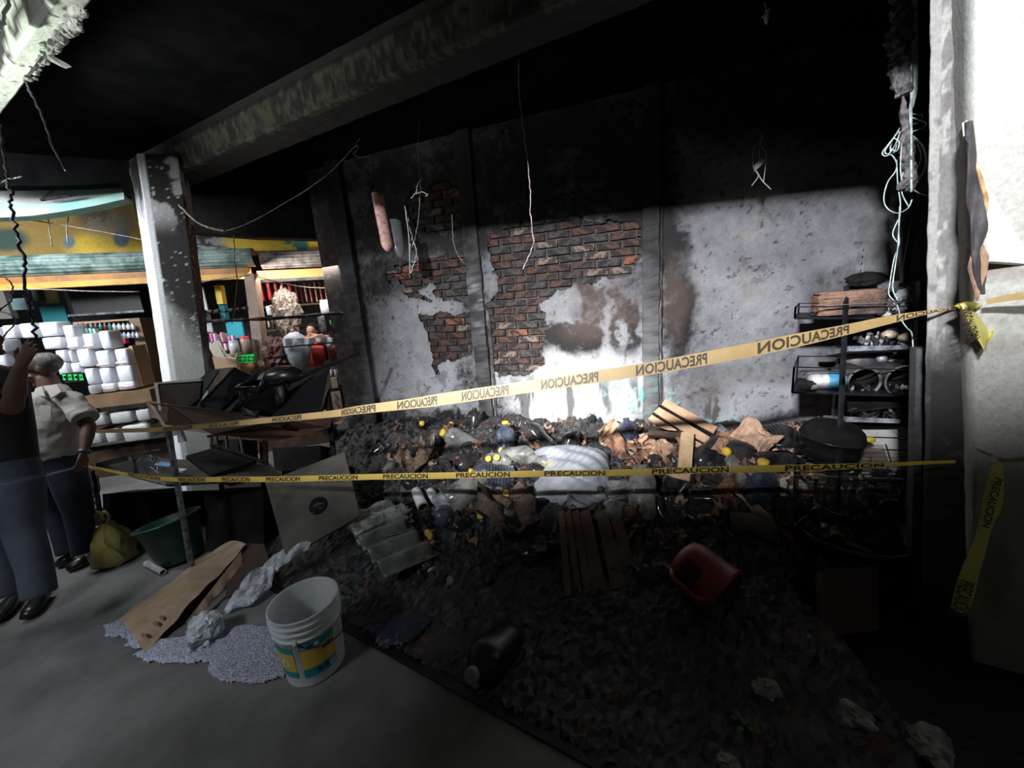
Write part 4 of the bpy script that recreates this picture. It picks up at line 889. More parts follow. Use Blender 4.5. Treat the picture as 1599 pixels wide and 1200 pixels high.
tag(obj('burnt_roll', MB().tube([at(1380, 528, 2.5), at(1402, 508, 2.55)], .028, 14), m_soot, auto=True, smooth=True), 'dark roll slanting behind the cream blocks', 'roll')
def litter(px0, px1, py0, py1, Z, n, mts, name, label, group, smin=.008, smax=.028, seed=1, cat='scrap'):
    r = random.Random(seed)
    ps = []
    for k in range(min(3, len(mts))):
        ps.append(tag(obj(name, MB().ball((0, 0, 0), (1, .8, .5), 8, 5, noise=.6, seed=seed + k), mts[k]), label, cat, group))
    for i in range(n):
        o = ps[i % len(ps)] if i < len(ps) else ps[i % len(ps)].copy()
        if i >= len(ps): COL.objects.link(o)
        x = r.uniform(px0, px1); y = r.uniform(py0, py1); o.location = at(x, y, Z + r.uniform(0, .25)); s_ = r.uniform(smin, smax); o.scale = (s_ * 1.4, s_, s_); o.rotation_euler = (r.uniform(0, 6), r.uniform(0, 6), r.uniform(0, 6))
litter(1335, 1432, 520, 538, 2.36, 46, [m_char, m_pot, m_whitedirty], 'burnt_bit', 'small burnt bit on the second rack shelf', 'burnt bits on the second rack shelf', seed=2)
litter(1250, 1430, 604, 613, 2.40, 46, [m_char, m_pot, m_whitedirty], 'burnt_bit', 'small burnt bit on the middle rack tray', 'burnt bits on the middle rack tray', .006, .02, seed=3)
litter(1325, 1424, 640, 651, 2.32, 40, [m_char, m_char, m_pot], 'burnt_bit', 'small burnt bit on the lowest rack shelf', 'burnt bits on the lowest rack shelf', seed=4)
litter(1372, 1440, 470, 496, 2.36, 60, [m_whitedirty, m_pot, m_rackl], 'ash_flake', 'pale ash flake on the right of the top tray', 'ash flakes on the top tray', .008, .03, seed=5)
lump(1418, 462, 2.45, (.07, .05, .05), m_filmw, 'plastic_bag', 'pale crumpled bag at the right end of the top tray', 'bag', 8, .35)
mb = MB().slab([at(1322, 618, 2.62), at(1425, 622, 2.5), at(1415, 632, 2.3), at(1325, 642, 2.35)], .012); tag(obj('charred_board', mb, m_soot, auto=True), 'charred board lying under the middle tray', 'board')
mb = MB().slab([at(1370, 438, 2.75), at(1440, 440, 2.65), at(1440, 452, 2.6), at(1372, 452, 2.72)], .02); tag(obj('metal_flat', mb, m_rackl, auto=True), 'grey flat metal piece lying on top of the rack', 'metal')
lump(1352, 436, 2.72, (.14, .05, .05), m_soot, 'charred_mass', 'black charred mass at the top of the rack between the angle irons', 'lump', 12, .3)
# light slatted panels behind the rack foot
t = thing('slatted_screen', 'pale grey panel of wide slats behind the rack foot', 'panel', at(1375, 760, 2.62))
m_panel = mat('dusty_panel', (.48, .47, .44), .6, c2=(.30, .29, .28), scale=4)
for k in range(2): y = 664 + k * 19; px_slab(t, 'slat', [(1326, y, 2.62), (1424, y + 3, 2.42), (1424, y + 20, 2.41), (1326, y + 17, 2.61)], .012, m_panel)
for k in range(12): y = 702 + k * 5; px_slab(t, 'slat', [(1326, y, 2.62), (1423, y + 3, 2.42), (1423, y + 6.6, 2.41), (1326, y + 3.6, 2.61)], .01, m_panel)
# hanging wire grill basket
t = thing('wire_grill', 'rusty brown wire grill propped behind the black pot', 'grill', at(1350, 740, 2.4))
m_rust = mat('rusted_wire', (.22, .11, .075), .6, .4, c2=(.09, .05, .04), scale=14)
for k in range(18): y = 692 + k * 2.1; bar(t, 'rod', (1318, y + 3, 2.42), (1380 + k * .5, y + 4 + k * .15, 2.3), .0024, m_rust, n=4)
bar(t, 'rod', (1383, 694, 2.3), (1394, 730, 2.3), .004, m_rust)
t = thing('wire_rack', 'low wire shelf running in front of the grill under the tape', 'rack', at(1330, 745, 2.2))
for k in range(8): bar(t, 'rod', (1238, 712 + k * 5.0, 2.44 - k * .05), (1412, 716 + k * 5.4, 2.28 - k * .05), .0026, m_rackl if k % 3 == 0 else m_dmetal, n=4)
for x in (1243, 1300, 1360, 1405): bar(t, 'cross_rod', (x, 712, 2.42), (x + 4, 756, 2.05), .003, m_dmetal, n=4)
bar(t, 'upright', (1242, 668, 2.46), (1240, 778, 2.2), .007, m_dmetal)
bar(t, 'upright', (1404, 730, 2.3), (1392, 775, 2.2), .005, m_dmetal)
lump(1358, 687, 2.36, (.035, .02, .018), mat('lime_plastic', (.62, .55, .05), .4), 'yellow_lid', 'bright yellow piece on top of the rusty grill', 'lid', 4, .12)  # small yellow plastic lid lying on the grill
# black cooking pot with lid, silhouetted
t = thing('cooking_pot', 'black sooted cooking pot with tilted lid standing on the wire shelf', 'pot', at(1290, 716, 2.42), (math.radians(4), math.radians(5), 0))
obj('body', MB().lathe([(0, 0), (.12, 0), (.145, .02), (.158, .08), (.160, .14), (.168, .142), (.168, .150), (.152, .150), (.13, .03), (0, .02)], 32), m_blackpl, t, smooth=True)
obj('lid', MB().lathe([(.168, .150), (.164, .158), (.150, .20), (.115, .232), (.06, .246), (0, .250)], 32), m_soot, t, smooth=True)
obj('handle', MB().tube([(-.155, 0, .085), (-.24, .0, .08), (-.34, .01, .085)], .012, 8), m_blackpl, t, smooth=True)
# big black tub in front
t = thing('black_tub', 'big black round tub in shadow at the foot of the rack', 'tub', onz(1318, 905) + Vector((0, 0, .02)))
obj('body', MB().lathe([(0, 0), (.21, 0), (.235, .02), (.27, .30), (.285, .305), (.285, .325), (.262, .325), (.225, .04), (0, .03)], 40), m_blackpl, t, smooth=True)
obj('handle', MB().tube(spline([(-.27, -.02, .30), (-.31, -.02, .36), (-.26, -.02, .41), (-.20, -.02, .36), (-.22, -.02, .30)], 5), .012, 8), m_blackpl, t, smooth=True)
t = thing('black_bag', 'slack black bag slumped against the right side of the tub', 'bag', onz(1388, 880) + Vector((0, 0, .02)))
obj('body', MB().ball((0, 0, .17), (.20, .16, .21), 26, 16, noise=.18, seed=6), m_blackpl, t, smooth=True)
litter(1300, 1420, 738, 768, 2.35, 36, [m_whitedirty, mat('melted_cream', (.7, .6, .4)), m_char], 'melted_bit', 'pale melted bit lying below the wire shelf', 'melted bits below the wire shelf', .008, .024, seed=8)
# perforated angle irons leaning behind the rack
t = thing('angle_iron', 'grey perforated angle iron leaning in the right corner', 'metal', at(1340, 445, 2.72))
A_, B_ = at(1360, 297, 2.95), at(1341, 445, 2.75); W_ = at(1350, 297, 2.95) - A_
px_slab(t, 'flange', [(1352, 297, 2.95), (1363, 297, 2.95), (1346, 443, 2.75), (1333, 443, 2.75)], .003, mat('dull_zinc', (.32, .32, .34), .6, .3, c2=(.2, .2, .21), scale=9))
hb = []
for k in range(13):
    f = (k + .5) / 13; c = at(1359.5 - f * 17.5, 299 + f * 140, 2.94 - f * .19 - .004)
    o = obj('hole', MB().ball((0, 0, 0), (.0055, .002, .0075), 8, 6), m_soot, t); o.location = c - Vector(t.location)
t = thing('angle_iron', 'plain grey angle iron behind the hanging cables', 'metal', at(1415, 440, 2.72))
px_slab(t, 'flange', [(1434, 290, 2.7), (1441, 288, 2.7), (1417, 442, 2.6), (1405, 442, 2.6)], .004, mat('dull_zinc2', (.16, .165, .16), .6, .3))
# ---- melted cable mass hanging by the pillar
t = thing('melted_cables', 'lumpy melted insulation and pale wires hanging beside the pillar', 'cables', at(1412, 300, 1.75))
m_melt = mat('melted_insulation', (.15, .135, .14), .7, c2=(.04, .037, .04), scale=18, bump=.8, bscale=45)
def lumpy(pix, rads, Z, seed, name, mt, n=18):
    c = spline([at(x, y, Z) for x, y in pix], 14); K = len(c); rs = np.interp(np.linspace(0, 1, K), np.linspace(0, 1, len(rads)), rads); mb = MB(); mb.tube(c, list(rs), n)
    P = np.array([tuple(v) for v in mb.v]); q = fbm(P * 38, seed) - .5; q2 = fbm(P * 90, seed + 3) - .5
    ctr = np.repeat(np.array([tuple(v) for v in c]), n, 0); d = P - ctr; P = ctr + d * (1 + q * 2.2 + q2 * 1.0)[:, None]; mb.v = [Vector(p) for p in P]
    return obj(name, mb, mt, t, auto=True)
lumpy([(1408, -20), (1405, 40), (1404, 90), (1409, 150)], [.020, .036, .034, .032, .024], 1.72, 3, 'melted_mass', m_melt)
lumpy([(1410, 150), (1414, 200), (1418, 250), (1424, 285)], [.006, .014, .020, .024, .016], 1.72, 8, 'melted_mass', m_melt)
lumpy([(1404, 292), (1418, 286), (1428, 292)], [.012, .026, .016], 1.72, 12, 'melted_mass', m_melt)
lumpy([(1390, -20), (1400, 4)], [.02, .02], 1.72, 15, 'melted_mass', m_melt)
for k, pix in enumerate([[(1426, -20), (1427, 60), (1428, 130), (1424, 165)], [(1430, -20), (1431, 60), (1432, 130), (1425, 168)], [(1424, -20), (1424, 40), (1423, 120), (1423, 300)],
    [(1428, -20), (1429, 70), (1430, 120), (1421, 170), (1424, 210)]]):
    obj('cable', MB().tube(spline([at(x, y, 1.70) for x, y in pix], 8), .0042, 7), m_wiregreen, t, smooth=True, auto=True)
for k, pix in enumerate([[(1404, 205), (1390, 222), (1378, 238), (1382, 244), (1392, 242), (1400, 255), (1398, 268), (1386, 285), (1380, 310), (1386, 326), (1402, 333), (1418, 325), (1424, 312)],
    [(1424, 212), (1440, 226), (1447, 250), (1442, 270), (1432, 280)], [(1426, 216), (1436, 232), (1438, 250), (1430, 265)], [(1405, 200), (1396, 215), (1382, 236), (1388, 240), (1398, 226), (1406, 205)],
    [(1408, 225), (1406, 260), (1408, 284)], [(1400, 250), (1402, 290), (1406, 320), (1403, 360), (1404, 380), (1396, 405), (1390, 440), (1388, 460), (1400, 475), (1408, 500), (1416, 512), (1424, 522), (1426, 555)],
    [(1405, 322), (1404, 345), (1402, 385), (1398, 415), (1394, 450), (1402, 470)], [(1404, 340), (1394, 365), (1402, 380)], [(1424, 178), (1440, 180), (1436, 190), (1424, 195)], [(1425, 184), (1446, 192), (1440, 200), (1424, 206)],
    [(1426, 296), (1436, 302), (1455, 307)], [(1420, 325), (1408, 300), (1410, 270), (1415, 262)], [(1395, 215), (1404, 222), (1400, 236), (1390, 232)], [(1398, 210), (1390, 232), (1396, 238), (1404, 212)]]):
    obj('wire', MB().tube(spline([at(x, y, 1.70 + (k % 3) * .02) for x, y in pix], 6), .0024 if k != 1 else .004, 6), m_wiregreen, t, smooth=True, auto=True)
# ---- white scorched panel and burnt strip on the right wall
t = thing('cream_board', 'cream panel with a scorched left edge fixed high on the right wall', 'panel', at(1560, 405, 1.27))
m_cream = mat('cream_panel', (.80, .80, .72), .5, c2=(.70, .70, .62), scale=4)
pe = [(1513, 186), (1530, 181), (1620, 168), (1620, 413), (1548, 408), (1546, 385), (1538, 375), (1536, 345), (1541, 310), (1534, 290), (1526, 268), (1522, 240), (1516, 215)]
px_slab(t, 'sheet', [(x, y, 1.27) for x, y in pe], .02, m_cream)
px_slab(t, 'scorched_edge', [(x, y, 1.268) for x, y in [(1513, 188), (1517, 190), (1520, 215), (1526, 240), (1530, 262), (1538, 285), (1545, 310), (1540, 345), (1541, 372), (1536, 375), (1534, 345), (1538, 310), (1532, 290), (1524, 268), (1520, 240), (1513, 215)]], .004, mat('scorch_yellow', (.50, .36, .16), .7, c2=(.25, .15, .07), scale=20))
px_slab(t, 'hole', [(1525, 182, 1.265), (1534, 180, 1.265), (1533, 191, 1.265), (1531, 200, 1.265), (1524, 200, 1.265), (1527, 190, 1.265)], .004, m_soot)
mb = MB().grid(lambda u, v: at(*[(1508 + np.interp(v, [0, .25, .45, .62, .75, .85, 1], [2, 3, 0, 10, 12, 10, 22]) + u * np.interp(v, [0, .25, .45, .62, .75, .85, 1], [5, 12, 28, 22, 6, 18, 8])), 190 + v * 270], 1.24 - .012 * math.sin(u * 3 + v * 9)), 6, 30, .006)
tag(obj('burnt_strip', mb, mat('burnt_fabric', (.022, .02, .025), .8, c2=(.05, .045, .045), scale=14), auto=True), 'long burnt black strip of cloth dangling between pillar and cream panel', 'cloth')
mb = MB().slab([at(*p) for p in [(1522, 385, 1.232), (1536, 382, 1.232), (1545, 400, 1.232), (1542, 425, 1.232), (1532, 450, 1.232), (1528, 470, 1.232), (1522, 445, 1.232), (1514, 418, 1.232)]], .006)
tag(obj('burnt_strip', mb, mat('scorched_brown_fabric', (.36, .22, .13), .8, c2=(.16, .10, .07), scale=20), auto=True), 'brown scorched tail end at the bottom of the black strip', 'cloth')
# ================================================================== TAPES with lettering
def text_mesh(s):
    c = bpy.data.curves.new('t', 'FONT'); c.body = s; c.size = 1; c.space_character = 1.05; c.offset = .03
    o = bpy.data.objects.new('t', c); COL.objects.link(o); dg = bpy.context.evaluated_depsgraph_get()
    me = bpy.data.meshes.new_from_object(o.evaluated_get(dg)); bpy.data.objects.remove(o)
    v = [tuple(x.co) for x in me.vertices]; f = [tuple(p.vertices) for p in me.polygons]; bpy.data.meshes.remove(me); x = [a[0] for a in v]; y = [a[1] for a in v]
    return [((a[0] - min(x)) / (max(x) - min(x)), (a[1] - min(y)) / (max(y) - min(y))) for a in v], f
TV, TF = text_mesh('PRECAUCION')
def tape(name, label, pts, words, mirror=True, flip=False, mt=m_tape, curlz=.0, nseg=10):
    """pts: (px, py_top, py_bottom, Z). words: list of (x0, x1) pixel spans along the tape"""
    top = spline([at(p[0], p[1], p[3]) for p in pts], nseg); bot = spline([at(p[4] if len(p) > 4 else p[0], p[2], p[3] + (curlz if i % 2 else 0)) for i, p in enumerate(pts)], nseg)
    K = len(top) - 1
    def S(u, v):
        u = min(max(u, 0), 1) * K; i = min(int(u), K - 1); f = u - i; a = top[i].lerp(top[i + 1], f); b = bot[i].lerp(bot[i + 1], f); return b.lerp(a, v)
    t = thing(name, label, 'tape', S(.5, 0))
    mb = MB().grid(lambda u, v: S(u, v), K, 3, .0006); obj('strip', mb, mt, t, auto=True)
    tv = [S(i / 400, .5) for i in range(401)]; P = np.array([tuple(p) for p in tv]); sx, sy = proj(P)
    key = sx if abs(sx[-1] - sx[0]) > 200 else sy
    for x0, x1 in words:
        u0, u1 = [float(np.interp(x, key if key[-1] > key[0] else key[::-1], (np.arange(401) / 400) if key[-1] > key[0] else (np.arange(401) / 400)[::-1])) for x in (x0, x1)]
        vs = []
        for a, b in TV:
            aa = 1 - a if mirror else a; p = S(u0 + (u1 - u0) * aa, .10 + .80 * (1 - b if flip else b)); vs.append(p + (CAM - p).normalized() * .0025)
        obj('lettering', MB().add(vs, TF), m_ink, t, auto=True)
    return t
def lin(x, x0, z0, x1, z1): return 1 / ((1 / z0) + ((1 / z1) - (1 / z0)) * (x - x0) / (x1 - x0))
def Zu(x): return lin(x, 150, 2.62, 1500, 1.46)
up_ = [(150, 671, 677), (235, 668, 675), (330, 661, 669), (430, 651, 660), (520, 641, 652), (560, 634, 647), (640, 623, 639), (700, 613, 632), (830, 594, 613), (1000, 568, 588), (1150, 540, 562), (1250, 520, 541), (1320, 507, 524), (1390, 493, 506), (1440, 486, 493), (1480, 481, 485), (1512, 475, 482)]
tape('barrier_tape', 'upper yellow barrier tape rising from the left stand to the pillar', [(a, b, c, Zu(a)) for a, b, c in up_], [(255, 300), (326, 372), (425, 470), (533, 586), (620, 682), (721, 794), (845, 934), (993, 1104), (1183, 1326), (1400, 1496)], True)
up2 = [(1540, 468, 476, 1.30), (1570, 461, 471, 1.26), (1602, 455, 467, 1.22), (1640, 447, 461, 1.18)]
tape('barrier_tape', 'short tape continuing from the knot past the right edge', up2, [(1546, 1596)], True)
lo_ = [(138, 727, 731), (160, 731, 735), (200, 739, 744), (240, 744, 750), (290, 746, 753), (350, 745, 753), (450, 744, 753), (560, 741, 750), (700, 738, 748), (850, 735, 745), (950, 734, 744), (1080, 730, 740), (1200, 727, 738), (1290, 725, 735), (1380, 723, 730), (1440, 720.5, 726), (1492, 719, 724)]
tape('barrier_tape', 'lower yellow barrier tape stretched level across the whole heap', [(a, b, c, lin(a, 138, 2.55, 1495, 1.50)) for a, b, c in lo_], [(200, 250), (278, 320), (346, 390), (415, 468), (498, 558), (598, 668), (712, 796), (850, 945), (1018, 1138), (1226, 1380)], False, mt=mat('yellow_tape_low', (.66, .47, .10), .4))
m_tape2 = mat('yellow_tape_shade', (.50, .44, .10), .4, alpha=.93)
tape('barrier_tape', 'wide hanging end of tape beside the jamb of the pale wall', [(1548, 728, 724, 1.26, 1566), (1536, 775, 783, 1.26, 1566), (1528, 818, 824, 1.26, 1549), (1518, 850, 858, 1.26, 1540), (1500, 892, 900, 1.26, 1528), (1490, 925, 935, 1.26, 1520), (1484, 950, 962, 1.26, 1508)], [], True, mt=m_tape2)
t = [o for o in bpy.data.objects if o.name.startswith('barrier_tape')][-1]
def put_letters(t, C, ax, ay, s='PRECAUCION', a0=0, a1=1):
    vs = [C + ax * a + ay * b for a, b in TV]; obj('lettering', MB().add([p + (CAM - p).normalized() * .003 for p in vs], TF), m_ink, t, auto=True)
C = at(1553, 745, 1.25); put_letters(t, C, at(1533, 822, 1.25) - C, at(1566, 749, 1.25) - C)
C = at(1497, 905, 1.25); put_letters(t, C, at(1483, 962, 1.25) - C, at(1523, 912, 1.25) - C)
tape('barrier_tape', 'thin twisted tape knotted round the pale wall at waist height', [(1525, 700, 704, 1.27), (1545, 708, 713, 1.25), (1562, 715, 722, 1.22), (1580, 716, 722, 1.21), (1602, 713, 720, 1.20)], [(1560, 1598)], True)
t = thing('tape_knot', 'bunched yellow tape knot hanging on the pillar corner', 'tape', at(1520, 540, 1.34))
def kn(u, v):
    x = np.interp(v, [0, .25, .55, .8, 1], [1496, 1502, 1512, 1524, 1536]) + u * np.interp(v, [0, .25, .55, .8, 1], [30, 38, 42, 28, 6]); y = 473 + v * 70 + 6 * math.sin(u * 5); return at(x, y, 1.36 - .03 * math.sin(u * 6) * (1 - .3 * v) - .02 * v)
obj('strip', MB().grid(kn, 18, 16, .0008), m_tape2, t, auto=True, smooth=True)
obj('knot', MB().ball((0, 0, 0), (.035, .02, .014), 18, 12, noise=.5, seed=3), m_tape2, t, loc=at(1512, 478, 1.35) - Vector(t.location), smooth=True)
C = at(1497, 488, 1.31); put_letters(t, C, at(1514, 536, 1.31) - C, at(1514, 478, 1.31) - C)
# ================================================================== FOREGROUND LEFT
m_bucket = mat('white_bucket', (.70, .74, .76), .45, c2=(.58, .62, .63), scale=4)
P = onz(497, 1052); P = onz(495, 1036)
t = thing('paint_bucket', 'open white plastic bucket with teal and yellow label and black wire handle', 'bucket', P)
rt, rbm, H = .152, .132, .375
pr = [(0, .004), (rbm - .012, .0), (rbm, .008), (rbm + .001, .02), (rbm + .014, H - .115), (rbm + .020, H - .110), (rbm + .020, H - .104), (rt - .006, H - .10), (rt - .005, H - .075), (rt + .004, H - .073), (rt + .004, H - .066), (rt - .004, H - .064), (rt - .004, H - .042), (rt + .006, H - .040), (rt + .006, H - .033), (rt - .003, H - .031), (rt - .002, H - .012), (rt + .004, H - .006), (rt + .003, H), (rt - .004, H), (rt - .007, H - .01), (rbm + .004, H - .2), (rbm - .004, .012), (0, .01)]
b = obj('body', MB().lathe(pr, 56), m_bucket, t, smooth=True)
e = b.modifiers.new('e', 'EDGE_SPLIT'); e.split_angle = math.radians(50)
m_teal = mat('teal_print', (.02, .30, .36), .5); m_yel = mat('yellow_print', (.74, .52, .07), .5); m_navy = mat('navy_print', (.02, .05, .16), .5); m_lw = mat('label_white', (.75, .76, .74), .5)
def lrad(z): return rbm + .001 + (z - .02) / (H - .135) * .013
def band(z0, z1, a0, a1, mt, off_=.0016, name='label', slope=0):
    def fn(u, v):
        a = math.radians(a0 + (a1 - a0) * u); z = z0 + (z1 - z0) * v + slope * (u - .5); r = lrad(z) + off_; return (r * math.cos(a), r * math.sin(a), z)
    return obj(name, MB().grid(fn, 16, 4), mt, t, smooth=True)
# angles: camera sees the bucket from about azimuth -62 deg
band(.070, .235, -146, -92, m_yel); band(.206, .236, -146, -92, m_teal, .0024, 'label_band'); band(.068, .104, -146, -92, m_teal, .0024, 'label_band')
band(.072, .245, -80, -18, m_yel); band(.215, .252, -80, -18, m_teal, .0024, 'label_band'); band(.060, .110, -80, -18, m_teal, .0024, 'label_band')
band(.075, .100, -57, -48, m_navy, .0034, 'label_square'); band(.078, .103, -44, -36, m_navy, .0034, 'label_square'); band(.222, .238, -66, -58, m_navy, .0034, 'label_square'); band(.224, .242, -54, -47, m_lw, .0034, 'label_square')
for z in (.068, .074, .080, .086, .092): band(z, z + .003, -34, -20, m_lw, .0034, 'label_line')
for z in (.224, .230, .236): band(z, z + .0025, -76, -68, m_lw, .0034, 'label_line')
for a0, a1 in ((-42, -39), (-37.5, -34.5), (-33, -27), (-25, -22)): band(.180, .207, a0, a1, m_navy, .0034, 'label_letter')
dsk = []
def disc(ac, zc, rr_, mt, o_, name, n=24):
    vs = [( (lrad(zc) + o_) * math.cos(math.radians(ac)), (lrad(zc) + o_) * math.sin(math.radians(ac)), zc)]
    for i in range(n):
        q = 2 * math.pi * i / n; a = math.radians(ac) + rr_ * math.cos(q) / lrad(zc); z = zc + rr_ * math.sin(q); vs.append(((lrad(z) + o_) * math.cos(a), (lrad(z) + o_) * math.sin(a), z))
    return obj(name, MB().add(vs, [(0, i + 1, (i + 1) % n + 1) for i in range(n)]), mt, t)
disc(-112, .150, .024, m_lw, .0026, 'emblem'); disc(-112, .150, .020, mat('pale_yellow_print', (.85, .75, .40), .5), .0030, 'emblem')
band(.138, .156, -113.4, -110.6, m_navy, .0036, 'emblem_mark'); band(.158, .164, -112.8, -111.2, m_navy, .0036, 'emblem_mark'); band(.118, .122, -120, -104, mat('brown_print', (.35, .2, .08), .5), .0030, 'label_line')
A1 = math.radians(-82); A2 = math.radians(98)
hnd = [(rt * 1.02 * math.cos(A1 + (A2 - A1) * u), rt * 1.02 * math.sin(A1 + (A2 - A1) * u), 0) for u in (0,)]
hp_ = []
for k in range(17):
    u = k / 16; a = A1 + (A2 - A1) * u; rr_ = (lrad(.25) + .010 + .008 * math.sin(u * math.pi)); hp_.append((rr_ * math.cos(a), rr_ * math.sin(a), .268 - .075 * math.sin(u * math.pi) ** .7 - .01 * u))
obj('handle', MB().tube(spline(hp_, 3), .0026, 7), m_dwire, t, smooth=True)
for a in (A1, A2): obj('handle_ear', MB().ball(((rt) * math.cos(a), (rt) * math.sin(a), .268), (.012, .012, .014), 12, 8), m_bucket, t, smooth=True)
# white granules
m_gran = mat('white_granules', (.62, .66, .80), .35, c2=(.16, .17, .22), scale=170, mix=(.44, .56), bump=.8, bscale=200)
patch('white_granules', [(200, 985), (235, 1002), (300, 995), (345, 985), (400, 976), (440, 985), (470, 1010), (462, 1040), (442, 1058), (412, 1070), (375, 1070), (338, 1062), (325, 1045), (332, 1032), (290, 1038), (222, 1036), (205, 1026), (230, 1018), (190, 1012)], .022, m_gran, 'spilled white granules spread on the floor left of the bucket', res=.006, seed=12, edge=7)
patch('white_granules', [(155, 978), (190, 968), (225, 990), (238, 1010), (190, 1012), (205, 1000), (165, 995)], .008, m_gran, 'thin outlying smear of white granules under the cardboard tip', res=.006, seed=15, edge=5)
# cardboard sheet
t = thing('cardboard_sheet', 'long flattened cardboard carton piece propped over the granules', 'cardboard', onz(280, 960))
def cb(u, v):
    a = onz(186, 968, .02).lerp(onz(348, 850, .12), u); b = onz(226, 1020, .02).lerp(onz(385, 852, .16), u); p = a.lerp(b, v) + Vector((0, 0, .030 * math.sin(v * math.pi) + .008 * math.sin(u * 11 + v * 3))); return p + (b - a) * .02 * math.sin(u * 31)
obj('panel', MB().grid(cb, 26, 10, .004), m_card, t, auto=True)
def cb2(u, v):
    a = onz(296, 962, .03).lerp(onz(372, 868, .16), u); b = onz(288, 974, .01).lerp(onz(356, 885, .07), u); b = onz(301, 968, .012).lerp(onz(362, 886, .10), u); return a.lerp(b, v) + Vector((0, 0, .01 * math.sin(u * 9)))
def cb3(u, v):
    a = onz(225, 1021, .02).lerp(onz(362, 890, .13), u); b = onz(232, 1018, .004).lerp(onz(372, 900, .05), u); return a.lerp(b, v)
obj('flap', MB().grid(lambda u, v: (lambda a, b: a.lerp(b, v))(onz(290, 972, .05).lerp(onz(376, 862, .17), u), onz(300, 978 - 4 * math.sin(u * 20), .02).lerp(onz(378, 884, .10), u)), 18, 3, .004), m_card, t, auto=True)
m_print = mat('faded_print', (.22, .13, .09), .8)
for k in range(9):
    x, y = 222 + k * 9.5, 992 - k * 9.2
    mb = MB().slab([onz(x - 3, y, .071), onz(x + 2, y - 4, .071), onz(x + 7, y + 1, .071), onz(x + 2, y + 5, .071)], .001)
    if k % 3 != 1: obj('print_mark', mb, m_print, t, auto=True)
# brown carton behind
mb = MB().slab([at(362, 848, 2.78), at(412, 850, 2.74), at(430, 905, 2.5), at(352, 935, 2.36)], .01); tag(obj('brown_card', mb, mat('dim_brown_card', (.045, .028, .02), .8), auto=True), 'dim brown card behind the cardboard sheet', 'cardboard')
# clear film
def film(name, label, pix, wd, lift, seed, mt=m_film, n=40):
    c = spline([onz(x, y, z) for x, y, z in pix], 10); K = len(c) - 1
    def fn(u, v):
        i = min(int(u * K), K - 1); p = c[i].lerp(c[i + 1], u * K - i); d = (c[i + 1] - c[i]).normalized(); s_ = d.cross(Vector((0, 0, 1))).normalized(); wv = np.interp(u, np.linspace(0, 1, len(wd)), wd)
        th = (v - .5) * math.pi * 1.7; q = 1 + .25 * math.sin(9 * v + seed + u * 14) + .18 * math.sin(23 * v + u * 31 + seed); return p + s_ * math.sin(th) * wv * q + Vector((0, 0, abs(math.cos(th)) * wv * .8 * q + .004))
    return tag(obj(name, MB().grid(fn, n, 26), mt, auto=True), label, 'film')
film('plastic_film', 'crumpled clear plastic film trailing behind the bucket', [(352, 958, .01), (385, 935, .03), (415, 905, .07), (440, 880, .13), (470, 862, .20), (487, 856, .24)], [.02, .075, .085, .07, .085, .07, .03], 0, 3)
t = thing('plastic_ball', 'balled up clear plastic bag on the granules', 'bag', onz(328, 1000) + Vector((0, 0, .01)))
obj('body', MB().ball((0, 0, .075), (.085, .08, .075), 34, 20, noise=.35, seed=5, nf=3.2), mat('ball_film', (.62, .68, .72), .15, alpha=.8, c2=(.32, .36, .38), scale=10, bump=.8, bscale=26), t)
obj('tail', scrap(.10, .06, 71, .002, .3, .03, 12), m_film, t, loc=(.0, -.07, .03), rot=(.5, .3, .4))
# ---- yellow bag, green tub, tube, holed board
t = thing('yellow_bag', 'knotted cloudy yellow carrier bag standing by the man', 'bag', onz(183, 878), (0, 0, 0))
m_ybag = mat('cloudy_yellow_bag', (.36, .29, .09), .35, c2=(.34, .29, .10), scale=7, bump=.6, bscale=22)
obj('body', MB().lathe([(0, .0), (.08, 0), (.115, .03), (.125, .12), (.11, .22), (.06, .28), (.03, .31), (.02, .33)], 26), m_ybag, t, smooth=True)
for v in t.children[0].data.vertices:
    q = .016 * math.sin(v.co.x * 60 + v.co.z * 25) + .012 * math.sin(v.co.y * 70 - v.co.z * 40); v.co.x += q; v.co.y += q * .6
for s_ in (-1, 1): obj('handle', MB().tube(spline([(s_ * .015, 0, .32), (s_ * .05, .0, .38), (s_ * .02, 0, .42), (-s_ * .01, 0, .35)], 5), (.010), 8), m_ybag, t, smooth=True)
t = thing('green_tub', 'dark green plastic tub tilted under the metal stand', 'tub', onz(285, 872) + Vector((0, 0, .0)), (math.radians(-6), math.radians(-12), 0))
m_green = mat('dark_green_plastic', (.012, .075, .052), .4, c2=(.008, .045, .032), scale=4)
obj('body', MB().lathe([(0, .0), (.13, 0), (.14, .015), (.185, .30), (.205, .302), (.205, .316), (.18, .316), (.135, .02), (0, .015)], 40), m_green, t, smooth=True)
tag(obj('cardboard_tube', MB().lathe([(.016, 0), (.022, 0), (.022, .26), (.016, .26), (.016, 0)], 18), m_whitedirty, smooth=True), 'short pale tube lying on the floor before the green tub', 'tube')
o = bpy.data.objects['cardboard_tube']; a = onz(229, 880, .022); b = onz(268, 902, .022); o.location = a; o.rotation_mode = 'QUATERNION'; o.rotation_quaternion = (b - a).to_track_quat('Z', 'Y')
